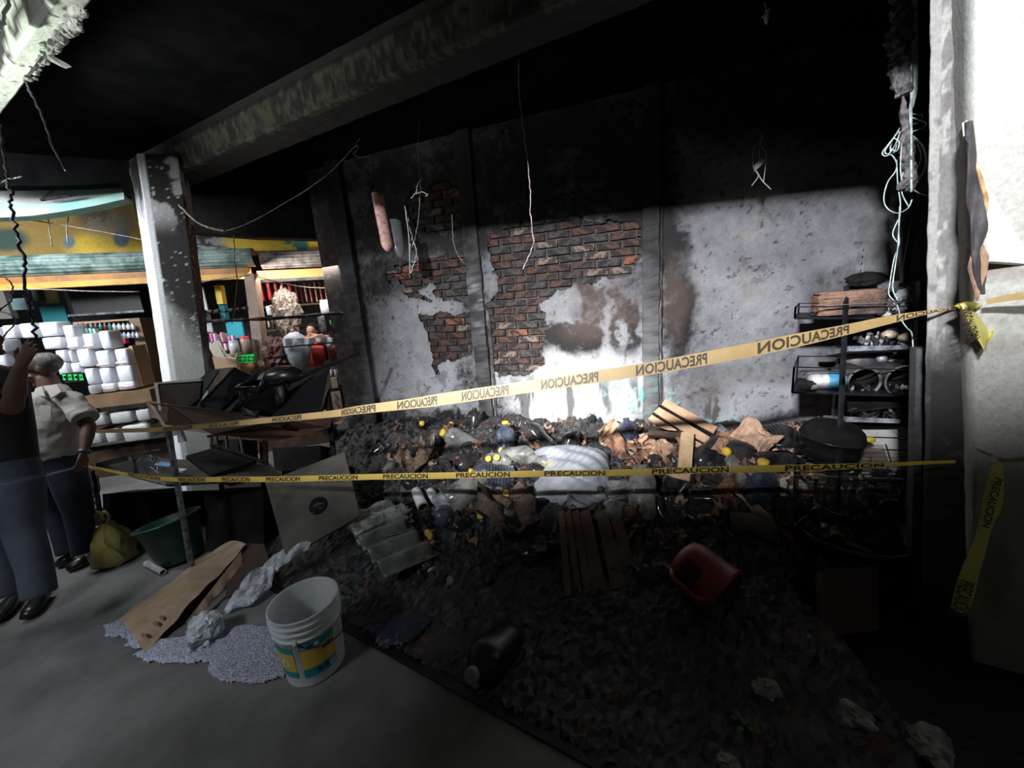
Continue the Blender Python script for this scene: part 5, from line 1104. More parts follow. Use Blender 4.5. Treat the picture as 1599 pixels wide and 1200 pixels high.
# board with round hole
t = thing('holed_board', 'dusty square board with a round hole leaning beside the stand', 'board', onz(500, 880))
cs = [at(414, 753, 2.72), at(538, 706, 2.85), at(562, 806, 2.62), at(447, 872, 2.45)]; n = (cs[1] - cs[0]).cross(cs[3] - cs[0]).normalized(); n = n if n.dot(CAM - cs[0]) > 0 else -n
r = ray(497, 790); k = (cs[0] - CAM).dot(n) / r.dot(n); hc = CAM + r * k; ux = (cs[1] - cs[0]).normalized(); uy = n.cross(ux)
N_ = 48; outer = []; inner = []
for i in range(N_):
    f = i / N_ * 4; k_ = int(f) % 4; outer.append(cs[k_].lerp(cs[(k_ + 1) % 4], f - int(f)))
for p in outer:
    d = (p - hc).normalized(); inner.append(hc + d * .062)
vs = outer + inner + [p - n * .018 for p in outer] + [p - n * .018 for p in inner]
fs = []
for i in range(N_):
    j = (i + 1) % N_; fs += [(i, j, N_ + j, N_ + i), (2 * N_ + j, 2 * N_ + i, 3 * N_ + i, 3 * N_ + j), (i, 2 * N_ + i, 2 * N_ + j, j), (N_ + i, N_ + j, 3 * N_ + j, 3 * N_ + i)]
m_board = mat('dusty_board', (.10, .092, .074), .8, c2=(.055, .05, .042), scale=4, bump=.3)
obj('panel', MB().add(vs, fs), m_board, t, auto=True)
obj('wire_hook', MB().tube([hc + ux * -.03 + uy * .005, hc + uy * .012, hc + ux * .03 + uy * .004], .003, 6), m_gmetal, t, auto=True)
# ---- metal display stand with bins
t = thing('display_stand', 'sooted metal market stand with slanted black bin dividers', 'stand', onz(295, 885))
bar(t, 'leg', (262, 668, 2.66), (299, 884, 2.60), .018, m_gmetal, 'grey worn front leg', n=10)
bar(t, 'leg', (508, 585, 3.1), (522, 720, 3.1), .022, m_soot, n=8)
bar(t, 'leg', (146, 735, 3.1), (160, 830, 3.1), .016, m_dmetal, n=8)
bar(t, 'leg', (408, 690, 3.3), (414, 800, 3.3), .018, m_dmetal, n=8)
bar(t, 'rail', (262, 757, 2.66), (440, 748, 2.9), .014, m_dmetal, n=6)
bar(t, 'rail', (262, 757, 2.66), (145, 728, 3.1), .012, m_gmetal, n=6)
bar(t, 'rail', (330, 695, 3.0), (412, 722, 3.0), .014, m_dmetal, n=6)
bar(t, 'rail', (470, 588, 3.2), (560, 552, 3.7), .02, m_dmetal, n=6)
px_slab(t, 'lower_shelf', [(142, 728, 3.05), (200, 715, 3.3), (420, 722, 3.3), (440, 746, 2.9), (264, 758, 2.66)], .012, mat('dim_shelf', (.09, .08, .07), .7, c2=(.05, .045, .04), scale=5))
px_slab(t, 'shelf_edge', [(149, 724, 3.04), (196, 712, 3.04), (197, 720, 3.04), (150, 731, 3.04)], .02, mat('stone_grey', (.22, .22, .21), .8))
px_slab(t, 'trough_front', [(232, 630, 2.75), (262, 632, 2.62), (330, 640, 2.62), (440, 655, 2.7), (520, 648, 3.0), (515, 668, 3.0), (430, 690, 2.72), (330, 678, 2.64), (255, 668, 2.66)], .015, mat('rusty_trough', (.085, .050, .032), .55, c2=(.20, .11, .06), scale=3.5, mix=(.5, .72)), 'rust brown trough front')
px_slab(t, 'trough_end', [(228, 626, 2.85), (262, 632, 2.64), (262, 660, 2.66), (236, 652, 2.84)], .015, m_mwood)
px_slab(t, 'wood_panel', [(242, 598, 2.70), (314, 594, 2.66), (312, 622, 2.66), (290, 640, 2.66), (248, 640, 2.70)], .02, mat('reddish_panel', (.05, .028, .022), .5, c2=(.03, .018, .015), scale=6))
px_slab(t, 'panel_edge', [(240, 598, 2.69), (312, 591.5, 2.65), (315, 595, 2.65), (246, 600, 2.69), (252, 641, 2.69), (248, 641, 2.69)], .02, mat('white_panel_edge', (.72, .68, .60), .6))
m_div = mat('black_divider', (.012, .013, .016), .35)
for (a, b, c, d, za, zb) in [((262, 640), (330, 576), (342, 578), (300, 640), 2.7, 3.1), ((312, 645), (352, 600), (365, 576), (318, 632), 2.68, 3.05), ((312, 630), (366, 574), (400, 590), (345, 640), 2.66, 3.05), ((342, 642), (402, 578), (402, 592), (360, 642), 2.66, 3.05), ((360, 646), (440, 578), (455, 600), (400, 650), 2.68, 3.1)]:
    px_slab(t, 'divider', [(a[0], a[1], za), (b[0], b[1], zb), (c[0], c[1], zb - .02), (d[0], d[1], za - .02)], .012, m_div)
    bar(t, 'divider_edge', (a[0], a[1], za - .01), (b[0], b[1], zb - .01), .003, m_gmetal, n=5)
px_slab(t, 'end_plate', [(420, 655, 2.72), (448, 612, 2.9), (470, 600, 3.0), (500, 578, 3.1), (515, 573, 3.1), (516, 600, 3.1), (500, 645, 3.0), (480, 652, 2.9)], .02, m_div)
px_slab(t, 'back_plate', [(392, 600, 3.2), (410, 582, 3.25), (440, 582, 3.25), (462, 590, 3.2), (462, 625, 3.2), (392, 640, 3.2)], .02, m_div)
px_slab(t, 'tray_floor', [(262, 650, 2.68), (440, 665, 2.72), (505, 640, 3.15), (320, 622, 3.2)], .015, m_soot)
t = thing('black_pot', 'glossy black round pot sitting in the stand bins', 'pot', at(420, 648, 2.86))
obj('body', MB().lathe([(0, 0), (.09, 0), (.13, .03), (.150, .10), (.155, .20), (.150, .235), (.162, .24), (.165, .25), (.155, .252), (.14, .24), (.12, .05), (0, .03)], 36), mat('glossy_black', (.010, .010, .014), .16), t, smooth=True)
obj('handle', MB().tube(spline([(.05, -.15, .2), (.09, -.16, .25), (.10, -.12, .3)], 4), .010, 8), m_blackpl, t, smooth=True)
obj('lid', MB().ball((.10, .12, .27), (.15, .1, .07), 20, 10, noise=.15, seed=3), m_blackpl, t, smooth=True)
px_o = MB().slab([at(258, 656, 2.9), at(276, 658, 2.9), at(288, 690, 2.9), at(278, 692, 2.9), at(276, 680, 2.9), at(266, 682, 2.9), at(268, 700, 2.88), at(262, 696, 2.88)], .03)
tag(obj('plastic_bracket', px_o, mat('pale_blue_plastic', (.42, .48, .52), .4), auto=True), 'pale plastic bracket hung under the stand trough', 'bracket')
t = thing('burnt_chair', 'charred wooden chair frame standing behind the stand leg', 'chair', onz(380, 800))
for a, b in [((338, 682), (345, 745)), ((352, 672), (360, 740)), ((374, 674), (382, 722)), ((330, 684), (332, 740))]: bar(t, 'spindle', (*a, 3.3), (*b, 3.2), .013, m_dwood, n=5)
bar(t, 'rail', (324, 682, 3.3), (400, 668, 3.4), .016, m_dwood); bar(t, 'leg', (414, 668, 3.2), (416, 790, 3.2), .02, m_dwood); bar(t, 'leg', (344, 740, 3.2), (352, 820, 3.2), .018, m_dwood)
px_slab(t, 'seat', [(330, 745, 3.1), (400, 728, 3.4), (430, 738, 3.2), (360, 756, 2.95)], .02, m_dwood)
# charred stock and added black boxes darkening the floor under and behind the stand
for k, (x0, y0, x1, y1, Z, lab) in enumerate([(160, 772, 232, 850, 3.15, 'black charred carton under the left end of the stand'), (318, 770, 410, 862, 3.0, 'black charred carton behind the stand front leg'), (300, 690, 372, 738, 3.75, 'dark charred box at the back of the stand lower shelf'), (425, 700, 500, 735, 3.8, 'dark charred box by the stand right leg'), (212, 770, 322, 812, 3.4, 'low black charred slab behind the green tub'), (60, 800, 150, 850, 3.5, 'dark low crate beyond the men'), (440, 735, 530, 800, 3.3, 'black box added behind the holed board to darken its hole')]):
    mb = MB().slab([at(x0, y0, Z), at(x1, y0 - 4, Z), at(x1 + 3, y1, Z - .06), at(x0 + 4, y1, Z - .06)], .28); tag(obj('dark_filler_carton', mb, m_soot, auto=True), lab, 'carton')
# things on the lower shelf
for x, y, s_, mt, lab in [(258, 726, .05, mat('blue_pack', (.20, .36, .60), .4), 'light blue packet lying on the stand lower shelf'), (280, 735, .04, m_filmw, 'pale packet beside the blue one on the lower shelf')]:
    o = tag(obj('packet', MB().rbox((0, 0, 0), (s_ * 3, s_, .02)), mt, smooth=True), lab, 'packet'); o.location = at(x, y, 2.85); o.rotation_euler = (0, .08, -.25)
t = thing('wire_basket', 'tangled pale wire basket on the left of the lower shelf', 'basket', at(228, 738, 2.9))
r = random.Random(6)
for k in range(16):
    a = at(205 + r.uniform(0, 52), 712 + r.uniform(0, 28), 2.9 + r.uniform(-.1, .1)); b = at(205 + r.uniform(0, 60), 712 + r.uniform(0, 28), 2.9 + r.uniform(-.1, .1)); obj('strand', MB().tube(spline([a, a.lerp(b, .5) + Vector((0, 0, .02)), b], 4), .0032, 5), m_gmetal, t, auto=True)
for a, b in [((206, 710), (216, 742)), ((206, 710), (250, 702)), ((212, 716), (210, 740))]: bar(t, 'frame', (*a, 2.9), (*b, 2.9), .006, m_gmetal, n=5)
px_ = MB().slab([at(290, 712, 3.1), at(350, 695, 3.3), (at(400, 720, 3.1)), at(330, 742, 2.85)], .03); tag(obj('charred_tray', px_, m_soot, auto=True), 'charred tray lying on the stand lower shelf', 'tray')
for a, b, lab in [((138, 730), (148, 805), 'thin pale cord hanging left of the stand down to the yellow bag'), ((150, 735), (153, 790), 'second thin cord hanging beside the first at the stand')]:
    wire([(a[0], a[1], 2.9), ((a[0] + b[0]) / 2 + 3, (a[1] + b[1]) / 2, 2.9), (b[0], b[1], 2.9)], 2.9, .004, m_wire, 'pale_cord', lab, cat='cord')
# ================================================================== STALL ACROSS THE AISLE
m_fac = mat_attr('facade_paint', .8, 40, .3, .2)
def fpaint(P):
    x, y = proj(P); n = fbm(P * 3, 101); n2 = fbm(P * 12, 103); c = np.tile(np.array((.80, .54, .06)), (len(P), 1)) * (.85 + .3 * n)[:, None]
    c = lerp(c, np.array((.20, .13, .035)), (1 - sst(x, 195, 235)) * .9 * (1 - blob(x, y, 160, 385, 50, 24, .5) * .85)); c = lerp(c, np.array((.20, .20, .19)), blob(x, y, 170, 350, 40, 20) * .6); c = lerp(c, np.array((.08, .04, .03)), blob(x, y, 145, 335, 25, 20) * .7 * sst(n2, .4, .5))  # left end browned: canopy shade put into the yellow wall colour
    c = lerp(c, np.array((.12, .19, .22)), (blob(x, y, 190, 372, 13, 14, .2) + blob(x, y, 108, 378, 9, 10, .2)).clip(0, 1)); c = lerp(c, np.array((.03, .06, .05)), blob(x, y, 10, 375, 35, 18, .3))
    c = lerp(c, np.array((.50, .51, .52)) * .8, blob(x, y, 300, 380, 50, 40, .25)); c = lerp(c, np.array((.04, .04, .045)), blob(x, y, 300, 380, 50, 40, .3) * sst(n2 + (n - .5) * .5, .52, .60) * .9)
    c = lerp(c, np.array((.05, .25, .20)), (blob(x, y, 469, 383, 13, 11, .25) + blob(x, y, 450, 378, 6, 4, .2)).clip(0, 1) * (n2 > .36)); return c
fs0, fs1 = FA.hit(-90, 400)[0], FA.hit(600, 400)[0]
P = []; ns_, nz_ = 240, 90; zf0 = 2.55
for i in range(ns_ + 1):
    for j in range(nz_ + 1): v = FA.w(fs0 + (fs1 - fs0) * i / ns_, zf0 + (4.3 - zf0) * j / nz_, -.10); P.append(tuple(v))
P = np.array(P); f = [(i * (nz_ + 1) + j, (i + 1) * (nz_ + 1) + j, (i + 1) * (nz_ + 1) + j + 1, i * (nz_ + 1) + j + 1) for i in range(ns_) for j in range(nz_)]
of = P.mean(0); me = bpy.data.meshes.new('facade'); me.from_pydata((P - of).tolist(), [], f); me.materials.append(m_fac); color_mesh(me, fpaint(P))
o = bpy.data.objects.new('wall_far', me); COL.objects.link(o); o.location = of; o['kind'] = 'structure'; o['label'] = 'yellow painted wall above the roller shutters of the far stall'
mb = MB().slab([FA.w(fs0, 0, -1.5), FA.w(fs1 + .5, 0, -1.5), FA.w(fs1 + .5, 3, -1.5), FA.w(fs0, 3, -1.5)], .1); structure('wall_far', mb, mat('stall_inside', (.05, .045, .042), .8, c2=(.025, .024, .025), scale=3), 'dim back wall inside the far stall')
def fbx(px0, px1, py0, py1, d, dep, mt, name, label=None, cat=None, group=None, parent=None, rnd=False, smooth=None):
    s0, z1 = FA.hit(px0, py0, d); s1, z0 = FA.hit(px1, py1, d); sm, zt = FA.hit((px0 + px1) / 2, py0, d); _, zb = FA.hit((px0 + px1) / 2, py1, d)
    w_, h_ = s1 - s0, zt - zb; mb = MB()
    (mb.rbox if rnd else mb.box)((0, 0, h_ / 2), (w_, dep, h_))
    P = FA.w((s0 + s1) / 2, zb, d - dep / 2)
    o = bpy.data.objects.new(name, mb.mesh(name, mt, rnd if smooth is None else smooth)); COL.objects.link(o)
    if parent: o.parent = parent; o.location = P - Vector(parent.location)
    else: o.location = P; tag(o, label, cat, group)
    o.rotation_euler = (0, 0, FA.a); return o
# canopy with teal edge
mb = MB().slab([FA.w(FA.hit(x, y, .9)[0], FA.hit(x, y, .9)[1], .9) for x, y in [(-90, 285), (60, 284), (185, 284), (193, 302), (150, 312), (100, 318), (50, 320), (0, 316), (-90, 318)]], .12)
structure('trim_5', mb, mat('canopy_white', (.80, .80, .80), .7, c2=(.60, .60, .60), scale=2), 'curved white canopy over the far stall')
mb = MB().slab([FA.w(FA.hit(x, y, .95)[0], FA.hit(x, y, .95)[1], .95) for x, y in [(-90, 316), (0, 316), (50, 320), (100, 317), (150, 310), (193, 300), (194, 311), (150, 321), (100, 330), (50, 337), (0, 340), (-90, 342)]], .16)
structure('trim_6', mb, mat('canopy_teal', (.22, .66, .60), .7, c2=(.62, .80, .74), scale=1.2), 'teal front edge of the curved canopy')
# roller shutters
m_sh = mat('weathered_green_shutter', (.34, .44, .42), .6, c2=(.07, .15, .13), scale=6, bump=.2); m_sh2 = mat('rusty_grey_shutter', (.27, .25, .24), .6, c2=(.10, .08, .08), scale=8, bump=.2)
for (x0, x1, ya, yb, mt, lab, nsl) in [(-60, 396, 391, 424, m_sh, 'long rolled up green shutter with flaking paint', 7), (400, 560, 389, 418, m_sh2, 'rolled up grey shutter right of the wooden post', 7)]:
    s0, zt = FA.hit(x0, ya, .15); s1, zb = FA.hit(x1, yb, .15); _, zt = FA.hit((max(x0, 0) + x1) / 2, ya, .15); _, zb = FA.hit((max(x0, 0) + x1) / 2, yb, .15); R_ = (zt - zb) / 2; zc_ = (zt + zb) / 2
    if x0 == 400: R_ *= 1.0; zc_ += .01
    t = thing('roller_shutter', lab, 'shutter', FA.w((s0 + s1) / 2, zc_ - R_, 0), (0, 0, FA.a)); L = s1 - s0
    for k in range(nsl + 3):
        a0 = math.radians(-75 + k * 22); a1 = a0 + math.radians(20.5); mb = MB()
        pr = [((0), -math.cos(a) * R_ * q, R_ + math.sin(a) * R_ * q) for a, q in ((a0, 1), ((a0 + a1) / 2, 1.05), (a1, 1), (a1, .85), (a0, .85))]
        vs = [(x, y, z) for x in (-L / 2, L / 2) for _, y, z in pr]; mb.add(vs, [(i, (i + 1) % 5, 5 + (i + 1) % 5, 5 + i) for i in range(5)] + [(4, 3, 2, 1, 0), (5, 6, 7, 8, 9)]); obj('slat', mb, mt, t)
    obj('end_disc', MB().lathe([(0, -L / 2 - .01), (R_ * .85, -L / 2 - .01), (R_ * .85, -L / 2 + .02)], 20, M=Matrix.Translation((0, 0, R_)) @ Matrix.Rotation(hp, 4, 'Y')), m_soot, t)
m_org = mat('orange_fascia', (.48, .20, .035), .5, c2=(.28, .12, .03), scale=5); m_yfas = mat('yellow_fascia', (.75, .42, .06), .5, c2=(.50, .28, .05), scale=5)
fbx(-60, 392, 427, 437, .1, .08, m_org, 'fascia_board', 'dull orange board under the green shutter', 'board'); fbx(-60, 384, 437, 446, .12, .08, m_yfas, 'fascia_board', 'yellow board below the dull orange one', 'board')
fbx(400, 560, 420, 433, .1, .08, mat('bright_orange_fascia', (.62, .20, .03), .5), 'fascia_board', 'bright orange board under the grey shutter', 'board'); fbx(396, 560, 433, 438, .12, .06, m_dmetal, 'fascia_board', 'thin dark ledge under the bright orange board', 'board')
def fbar(name, label, cat, a, b, r, mt, d, n=4):
    A_ = FA.w(*FA.hit(a[0], a[1], d), d); B_ = FA.w(*FA.hit(b[0], b[1], d), d); return tag(obj(name, MB().tube([A_, B_], r, n), mt, auto=True, smooth=n > 5), label, cat)
fbar('wooden_post', 'grey brown wooden post between the two shop bays', 'post', (393, 428), (414, 600), .085, mat('post_wood', (.33, .24, .18), .7, c2=(.20, .15, .12), scale=5), .30)
fbar('painted_post', 'thin post painted yellow above and teal below', 'post', (344, 448), (352, 500), .05, mat('teal_post', (.03, .25, .32), .6), -.3)
fbar('painted_post', 'yellow upper part of the thin painted post', 'post', (342, 446), (347, 475), .055, m_yel, -.25)
# opening interior left
fbx(-60, 20, 448, 500, -1.0, .1, mat('pale_shelf_back', (.42, .40, .36), .7), 'back_panel', 'pale panel at the far left behind the foam packs', 'panel')
fbx(64, 90, 450, 474, -.6, .05, mat('pale_yellow_sheet', (.70, .58, .25), .6), 'yellow_sheet', 'pale yellow sheet hanging inside the left bay', 'sheet')
fbx(60, 110, 478, 512, -.5, .06, mat('teal_cloth', (.03, .24, .28), .7), 'teal_cloth', 'teal cloth hanging below the yellow sheet', 'cloth')
fbx(14, 44, 466, 484, -.4, .1, mat('blue_grey_box', (.28, .38, .42), .5), 'display_box', 'blue grey box at the far left of the bay', 'box')
fbx(46, 62, 448, 470, -.45, .1, mat('dark_teal', (.05, .10, .10), .5), 'hanging_bundle', 'dark teal bundle between grey box and yellow sheet', 'bundle')
fbx(104, 226, 450, 493, -.25, .05, mat('black_panel', (.012, .011, .013), .5), 'dark_board', 'wide black board above the bottle shelf', 'board'); fbx(104, 226, 488, 491, -.18, .03, m_gmetal, 'metal_rail', 'thin metal rail on the black board', 'rail')
t = thing('wooden_shelf', 'open wooden shelf holding bottles behind the foam packs', 'shelf', FA.w(FA.hit(170, 545)[0], FA.hit(170, 545)[1], 0))
m_shw = mat('shelf_wood', (.42, .27, .16), .6, c2=(.32, .20, .12), scale=5)
fbx(112, 222, 500, 503, .0, .3, m_shw, 'top_board', parent=t); fbx(112, 218, 515.5, 517.5, .0, .3, m_shw, 'shelf_board', parent=t); fbx(112, 218, 528, 531, .0, .3, m_shw, 'shelf_board', parent=t); fbx(217, 236, 496, 625, .05, .3, mat('side_wood', (.24, .16, .10), .6, c2=(.18, .12, .08), scale=5), 'side_board', parent=t); fbx(112, 218, 503, 545, -.3, .02, m_dwood, 'back_board', parent=t)
bcols = [(.20, .03, .03), (.05, .06, .05), (.35, .36, .38), (.04, .22, .20), (.28, .05, .06), (.10, .10, .12), (.62, .64, .68)]
def bottle(x, yb, h, w_, d, body, capc, label, group, parentlist=[]):
    _, zb = FA.hit(x, yb, d); _, zt = FA.hit(x, yb - h, d); s, _ = FA.hit(x, yb, d); s1, _ = FA.hit(x + w_, yb, d); H = zt - zb; r = (s1 - s) / 2
    t = thing('small_bottle', label, 'bottle', FA.w(s, zb, d), (0, 0, 0), group)
    obj('body', MB().lathe([(0, 0), (r, 0), (r, H * .65), (r * .5, H * .8), (r * .45, H * .85)], 10), mat('bottle_%s' % str(body), body, .3), t, smooth=True); obj('cap', MB().lathe([(r * .5, H * .85), (r * .55, H), (0, H)], 10), mat('cap_%s' % str(capc), capc, .4), t, smooth=True); return t
for i in range(13): c = bcols[(i * 3) % 6] if i < 8 else (.62, .66, .72); bottle(123 + i * 7.2, 515, 10.5, 6.2, .1, c, (.10, .3, .28) if i % 2 else (.3, .3, .32), 'small bottle on the upper row of the wooden shelf', 'bottles on the upper shelf row')
for i in range(6): bottle(183 + i * 6.6, 528, 9.5, 5.8, .12, (.60, .64, .70) if i % 2 else (.30, .36, .50), (.35, .4, .5), 'small pale bottle on the lower row of the wooden shelf', 'bottles on the lower shelf row')
for i in range(5): fbx(120 + i * 6, 125.5 + i * 6, 512 + i * .4, 519 + i * .4, .45, .06, mat('tealpack', (.35, .62, .64), .4), 'teal_pack', 'small teal pack at the left end of the shelf behind the foam', 'pack', 'teal packs by the foam stack')
for i in range(3): fbx(177 + i * 7, 183.5 + i * 7, 529 + i % 2, 537, .30, .06, mat('pink_pack', (.80, .08, .22), .4), 'pink_pack', 'bright pink packet right of the foam packs', 'packet', 'pink packets on the shelf')
# foam packs
m_foam = mat('wrapped_foam', (.78, .80, .84), .35, c2=(.66, .68, .73), scale=5, bump=.15, bscale=14)
m_fprint = mat('red_print_band', (.62, .30, .32), .5, c2=(.72, .70, .72), scale=30)
rows = [[(-25, 0, 512, 535), (0, 26, 508, 530), (26, 56, 505, 529), (57, 94, 503, 526), (95, 119, 508, 531)],
        [(-20, 10, 532, 552), (62, 99, 527, 546), (100, 126, 526, 547, 1), (126, 150, 521, 546, 1), (151, 176, 517, 546)],
        [(-20, 12, 550, 575), (84, 105, 547, 566), (105, 116, 548, 567), (116, 146, 545, 574), (146, 175, 548, 575, 1), (176, 203, 545, 572, 1)],
        [(86, 108, 567, 586), (108, 128, 567, 584), (129, 151, 576, 602), (152, 177, 575, 600), (178, 210, 571, 598)],
        [(135, 155, 602, 616), (155, 181, 599, 613, 1), (181, 212, 596, 609, 1)]]
ORD = ['first', 'second', 'third', 'fourth', 'fifth', 'sixth', 'seventh', 'eighth', 'ninth', 'tenth', 'eleventh', 'twelfth', 'thirteenth', 'fourteenth', 'fifteenth', 'sixteenth', 'seventeenth']
for r_, row in enumerate(rows):
    for c_ in row:
        x0, x1, y0, y1 = c_[:4]; s0, _ = FA.hit(x0, y0, .6); _, zb = FA.hit((x0 + x1) / 2, y1, .6)
        t = thing('foam_pack', 'white foam pack, %s from left in the %s row from the top' % (ORD[row.index(c_)], ORD[r_]), 'pack', FA.w(FA.hit((x0 + x1) / 2, y1, .6)[0], zb, .6), (0, 0, 0), 'foam packs stacked on the far counter')
        o = fbx(x0, x1, y0, y1, .6, .22, m_foam, 'wrapped_block', parent=t, rnd=True)
        if len(c_) > 4:
            o2 = fbx(x0 + 2, x1 - 2, y1 - 7, y1 - 3, .603, .21, m_fprint, 'printed_band', parent=t, rnd=True)
for i, (x0, x1, y0, y1) in enumerate([(130, 166, 650, 666), (168, 208, 644, 662), (209, 236, 640, 658), (134, 160, 676, 694), (161, 185, 672, 692), (186, 236, 664, 690)]):
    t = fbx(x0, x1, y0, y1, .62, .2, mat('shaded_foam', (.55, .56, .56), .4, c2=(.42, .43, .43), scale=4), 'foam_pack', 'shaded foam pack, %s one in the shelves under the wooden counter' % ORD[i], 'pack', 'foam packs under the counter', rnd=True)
fbx(128, 240, 614, 634, .66, .5, mat('counter_wood', (.22, .13, .075), .6, c2=(.15, .09, .05), scale=4), 'wooden_counter', 'brown wooden counter board under the foam packs', 'counter')
fbx(-60, 240, 634, 640, .5, .6, m_dwood, 'counter', 'dark base strip under the counter board', 'counter'); fbx(-60, 430, 668, 672, .55, .5, m_dwood, 'low_shelf', 'dark plank shelf between the two rows of packs', 'shelf')
fbx(-60, 540, 694, 790, .4, .3, m_dwood, 'counter', 'dark low front of the far stall', 'counter')
t = fbx(43, 76, 772, 786, 1.0, .25, mat('cream_box', (.62, .56, .38), .6), 'cream_box', 'cream box low between the two men', 'box'); fbx(44, 62, 734, 760, .9, .2, m_whitedirty, 'white_bag', 'dusty white bag above the cream box', 'bag', rnd=True)
fbx(200, 224, 540, 605, .5, .25, mat('tall_carton', (.40, .28, .17), .7), 'carton', 'upright brown carton right of the foam packs', 'carton')
def sign(x0, x1, y0, y1, d, label, n=4, both=False, tilt=0):
    t = thing('price_sign', label, 'sign', FA.w(*FA.hit(x0, y1, d), d)); fbx(x0, x1, y0, y1, d, .01, mat('sign_black', (.012, .02, .012), .5) if both else mat('sign_green', (.02, .75, .12), .5, emit=.12), 'card', parent=t)
    fg = mat('sign_green', (.02, .75, .12)) if both else mat('sign_dark', (.01, .12, .03), .5); w_ = (x1 - x0) / n; h = y1 - y0
    for i in range(n):
        a = x0 + w_ * (i + .2); fbx(a, a + w_ * .22, y0 + h * .2, y1 - h * .18, d + .008, .004, fg, 'digit', parent=t); fbx(a, a + w_ * .6, y0 + h * .2, y0 + h * .36, d + .008, .004, fg, 'digit', parent=t); fbx(a, a + w_ * .6, y1 - h * .36, y1 - h * .2, d + .008, .004, fg, 'digit', parent=t)
        if i % 2: fbx(a + w_ * .42, a + w_ * .62, y0 + h * .2, y1 - h * .18, d + .008, .004, fg, 'digit', parent=t)
sign(96, 131, 582, 597, .75, 'black price card with green digits by the man in the white shirt', 4, True)
sign(371, 399, 554, 567, .6, 'bright green price card in front of the wooden post', 4)
sign(514, 523, 570, 577, .4, 'tiny green price card above the two jars by the wall', 2)
# middle bay
def pic():
    t = thing('dark_poster', 'dark poster with a pale bearded outline in the middle bay', 'poster', FA.w(*FA.hit(295, 480, -.5), -.5)); fbx(279, 311, 447, 483, -.5, .01, mat('poster_dark', (.035, .03, .035), .6), 'sheet', parent=t)
    fbx(282, 309, 456, 463, -.48, .005, mat('poster_grey', (.20, .19, .21), .6), 'pale_patch', parent=t); fbx(287, 300, 473, 479, -.48, .005, mat('poster_pink', (.25, .15, .14), .6), 'pale_patch', parent=t, rnd=True); fbx(300, 308, 464, 472, -.48, .005, mat('poster_grey', (.2, .19, .21)), 'pale_patch', parent=t)
pic()
fbx(284, 322, 488, 491, .05, .3, m_shw, 'shelf_plank', 'plank above the yellow capped bottles', 'shelf'); fbx(284, 322, 521, 524, .05, .3, m_shw, 'shelf_plank', 'plank under the yellow capped bottles', 'shelf')
for i in range(5): bottle(288 + i * 7, 521, 16, 6.4, .1, (.16, .02, .02), (.72, .45, .12), 'yellow topped dark red bottle on the middle bay shelf', 'yellow topped bottles in the middle bay'); 
for i in range(3): bottle(296 + i * 5, 500, 7, 4, .0, (.12, .05, .02), (.8, .5, .1), 'tiny bottle with glowing yellow cap under the plank', 'tiny bottles under the plank')
fbx(316, 327, 448, 540, -.1, .03, mat('white_frame', (.5, .52, .56), .6), 'white_strip', 'narrow pale strip beside the middle bay shelf', 'strip')
fbx(284, 326, 525, 575, .0, .35, mat('bay_cabinet', (.13, .095, .07), .7), 'cabinet', 'dim brown cabinet below the yellow topped bottles', 'cabinet'); fbx(326, 396, 575, 600, .1, .4, m_dwood, 'counter_block', 'dark counter under the open carton', 'counter')
fbx(350, 383, 500, 530, -.2, .05, mat('turquoise_cloth', (.03, .38, .50), .6), 'turquoise_cloth', 'turquoise cloth hanging over the pink packs', 'cloth', rnd=True)
r = random.Random(3); pk = [(.85, .25, .55), (.80, .55, .75), (.45, .50, .75), (.85, .45, .5), (.7, .72, .78)]
for i in range(14): x = 326 + (i % 7) * 5.6; y = 522 + (i // 7) * 13; fbx(x, x + 6.5, y + r.uniform(-3, 3), y + 13, .25 + r.uniform(0, .1), .07, mat('candy_%d' % (i % 5), pk[i % 5], .35), 'candy_bag', 'small pink or lilac sweet bag heaped under the turquoise cloth', 'sweets', 'sweet bags heaped in the middle bay', rnd=True)
def jar(x0, x1, y0, y1, d, body, lid, label): 
    t = thing('jar', label, 'jar', FA.w(*FA.hit((x0 + x1) / 2, y1, d), d)); s0 = FA.hit(x0, y1, d)[0]; s1 = FA.hit(x1, y1, d)[0]; H = FA.hit((x0 + x1) / 2, y0, d)[1] - FA.hit((x0 + x1) / 2, y1, d)[1]; r_ = (s1 - s0) / 2
    obj('body', MB().lathe([(0, 0), (r_, 0), (r_, H * .8), (r_ * .85, H * .85)], 16), mat('jar_%s' % str(body), body, .25), t, smooth=True); obj('lid', MB().lathe([(r_ * .9, H * .84), (r_ * .92, H), (0, H)], 16), mat('lid_%s' % str(lid), lid, .4), t, smooth=True)
jar(379, 394, 525, 552, .45, (.42, .30, .24), (.70, .06, .04), 'clear jar with red lid beside the wooden post'); jar(377, 399, 566, 580, .4, (.62, .36, .16), (.62, .36, .16), 'orange brown tub below the green price card'); jar(360, 376, 532, 552, .5, (.62, .60, .62), (.3, .5, .62), 'pale jar with blue lid by the open carton')
t = thing('open_carton', 'open tan carton with lifted flaps in the middle bay', 'carton', FA.w(*FA.hit(350, 572, .6), .6))
fbx(331, 371, 556, 575, .6, .3, mat('tan_carton', (.36, .25, .16), .7), 'box', parent=t)
for pts_ in ([(325, 540), (341, 531), (346, 538), (334, 558)], [(341, 538), (352, 552), (366, 560), (371, 548), (368, 562), (350, 558)], [(334, 556), (345, 539), (356, 556), (352, 560)]):
    mb = MB().slab([FA.w(*FA.hit(x, y, .75), .75) for x, y in pts_], .01); ob = obj('flap', mb, mat('pale_flap', (.50, .45, .36), .7), t, auto=True)
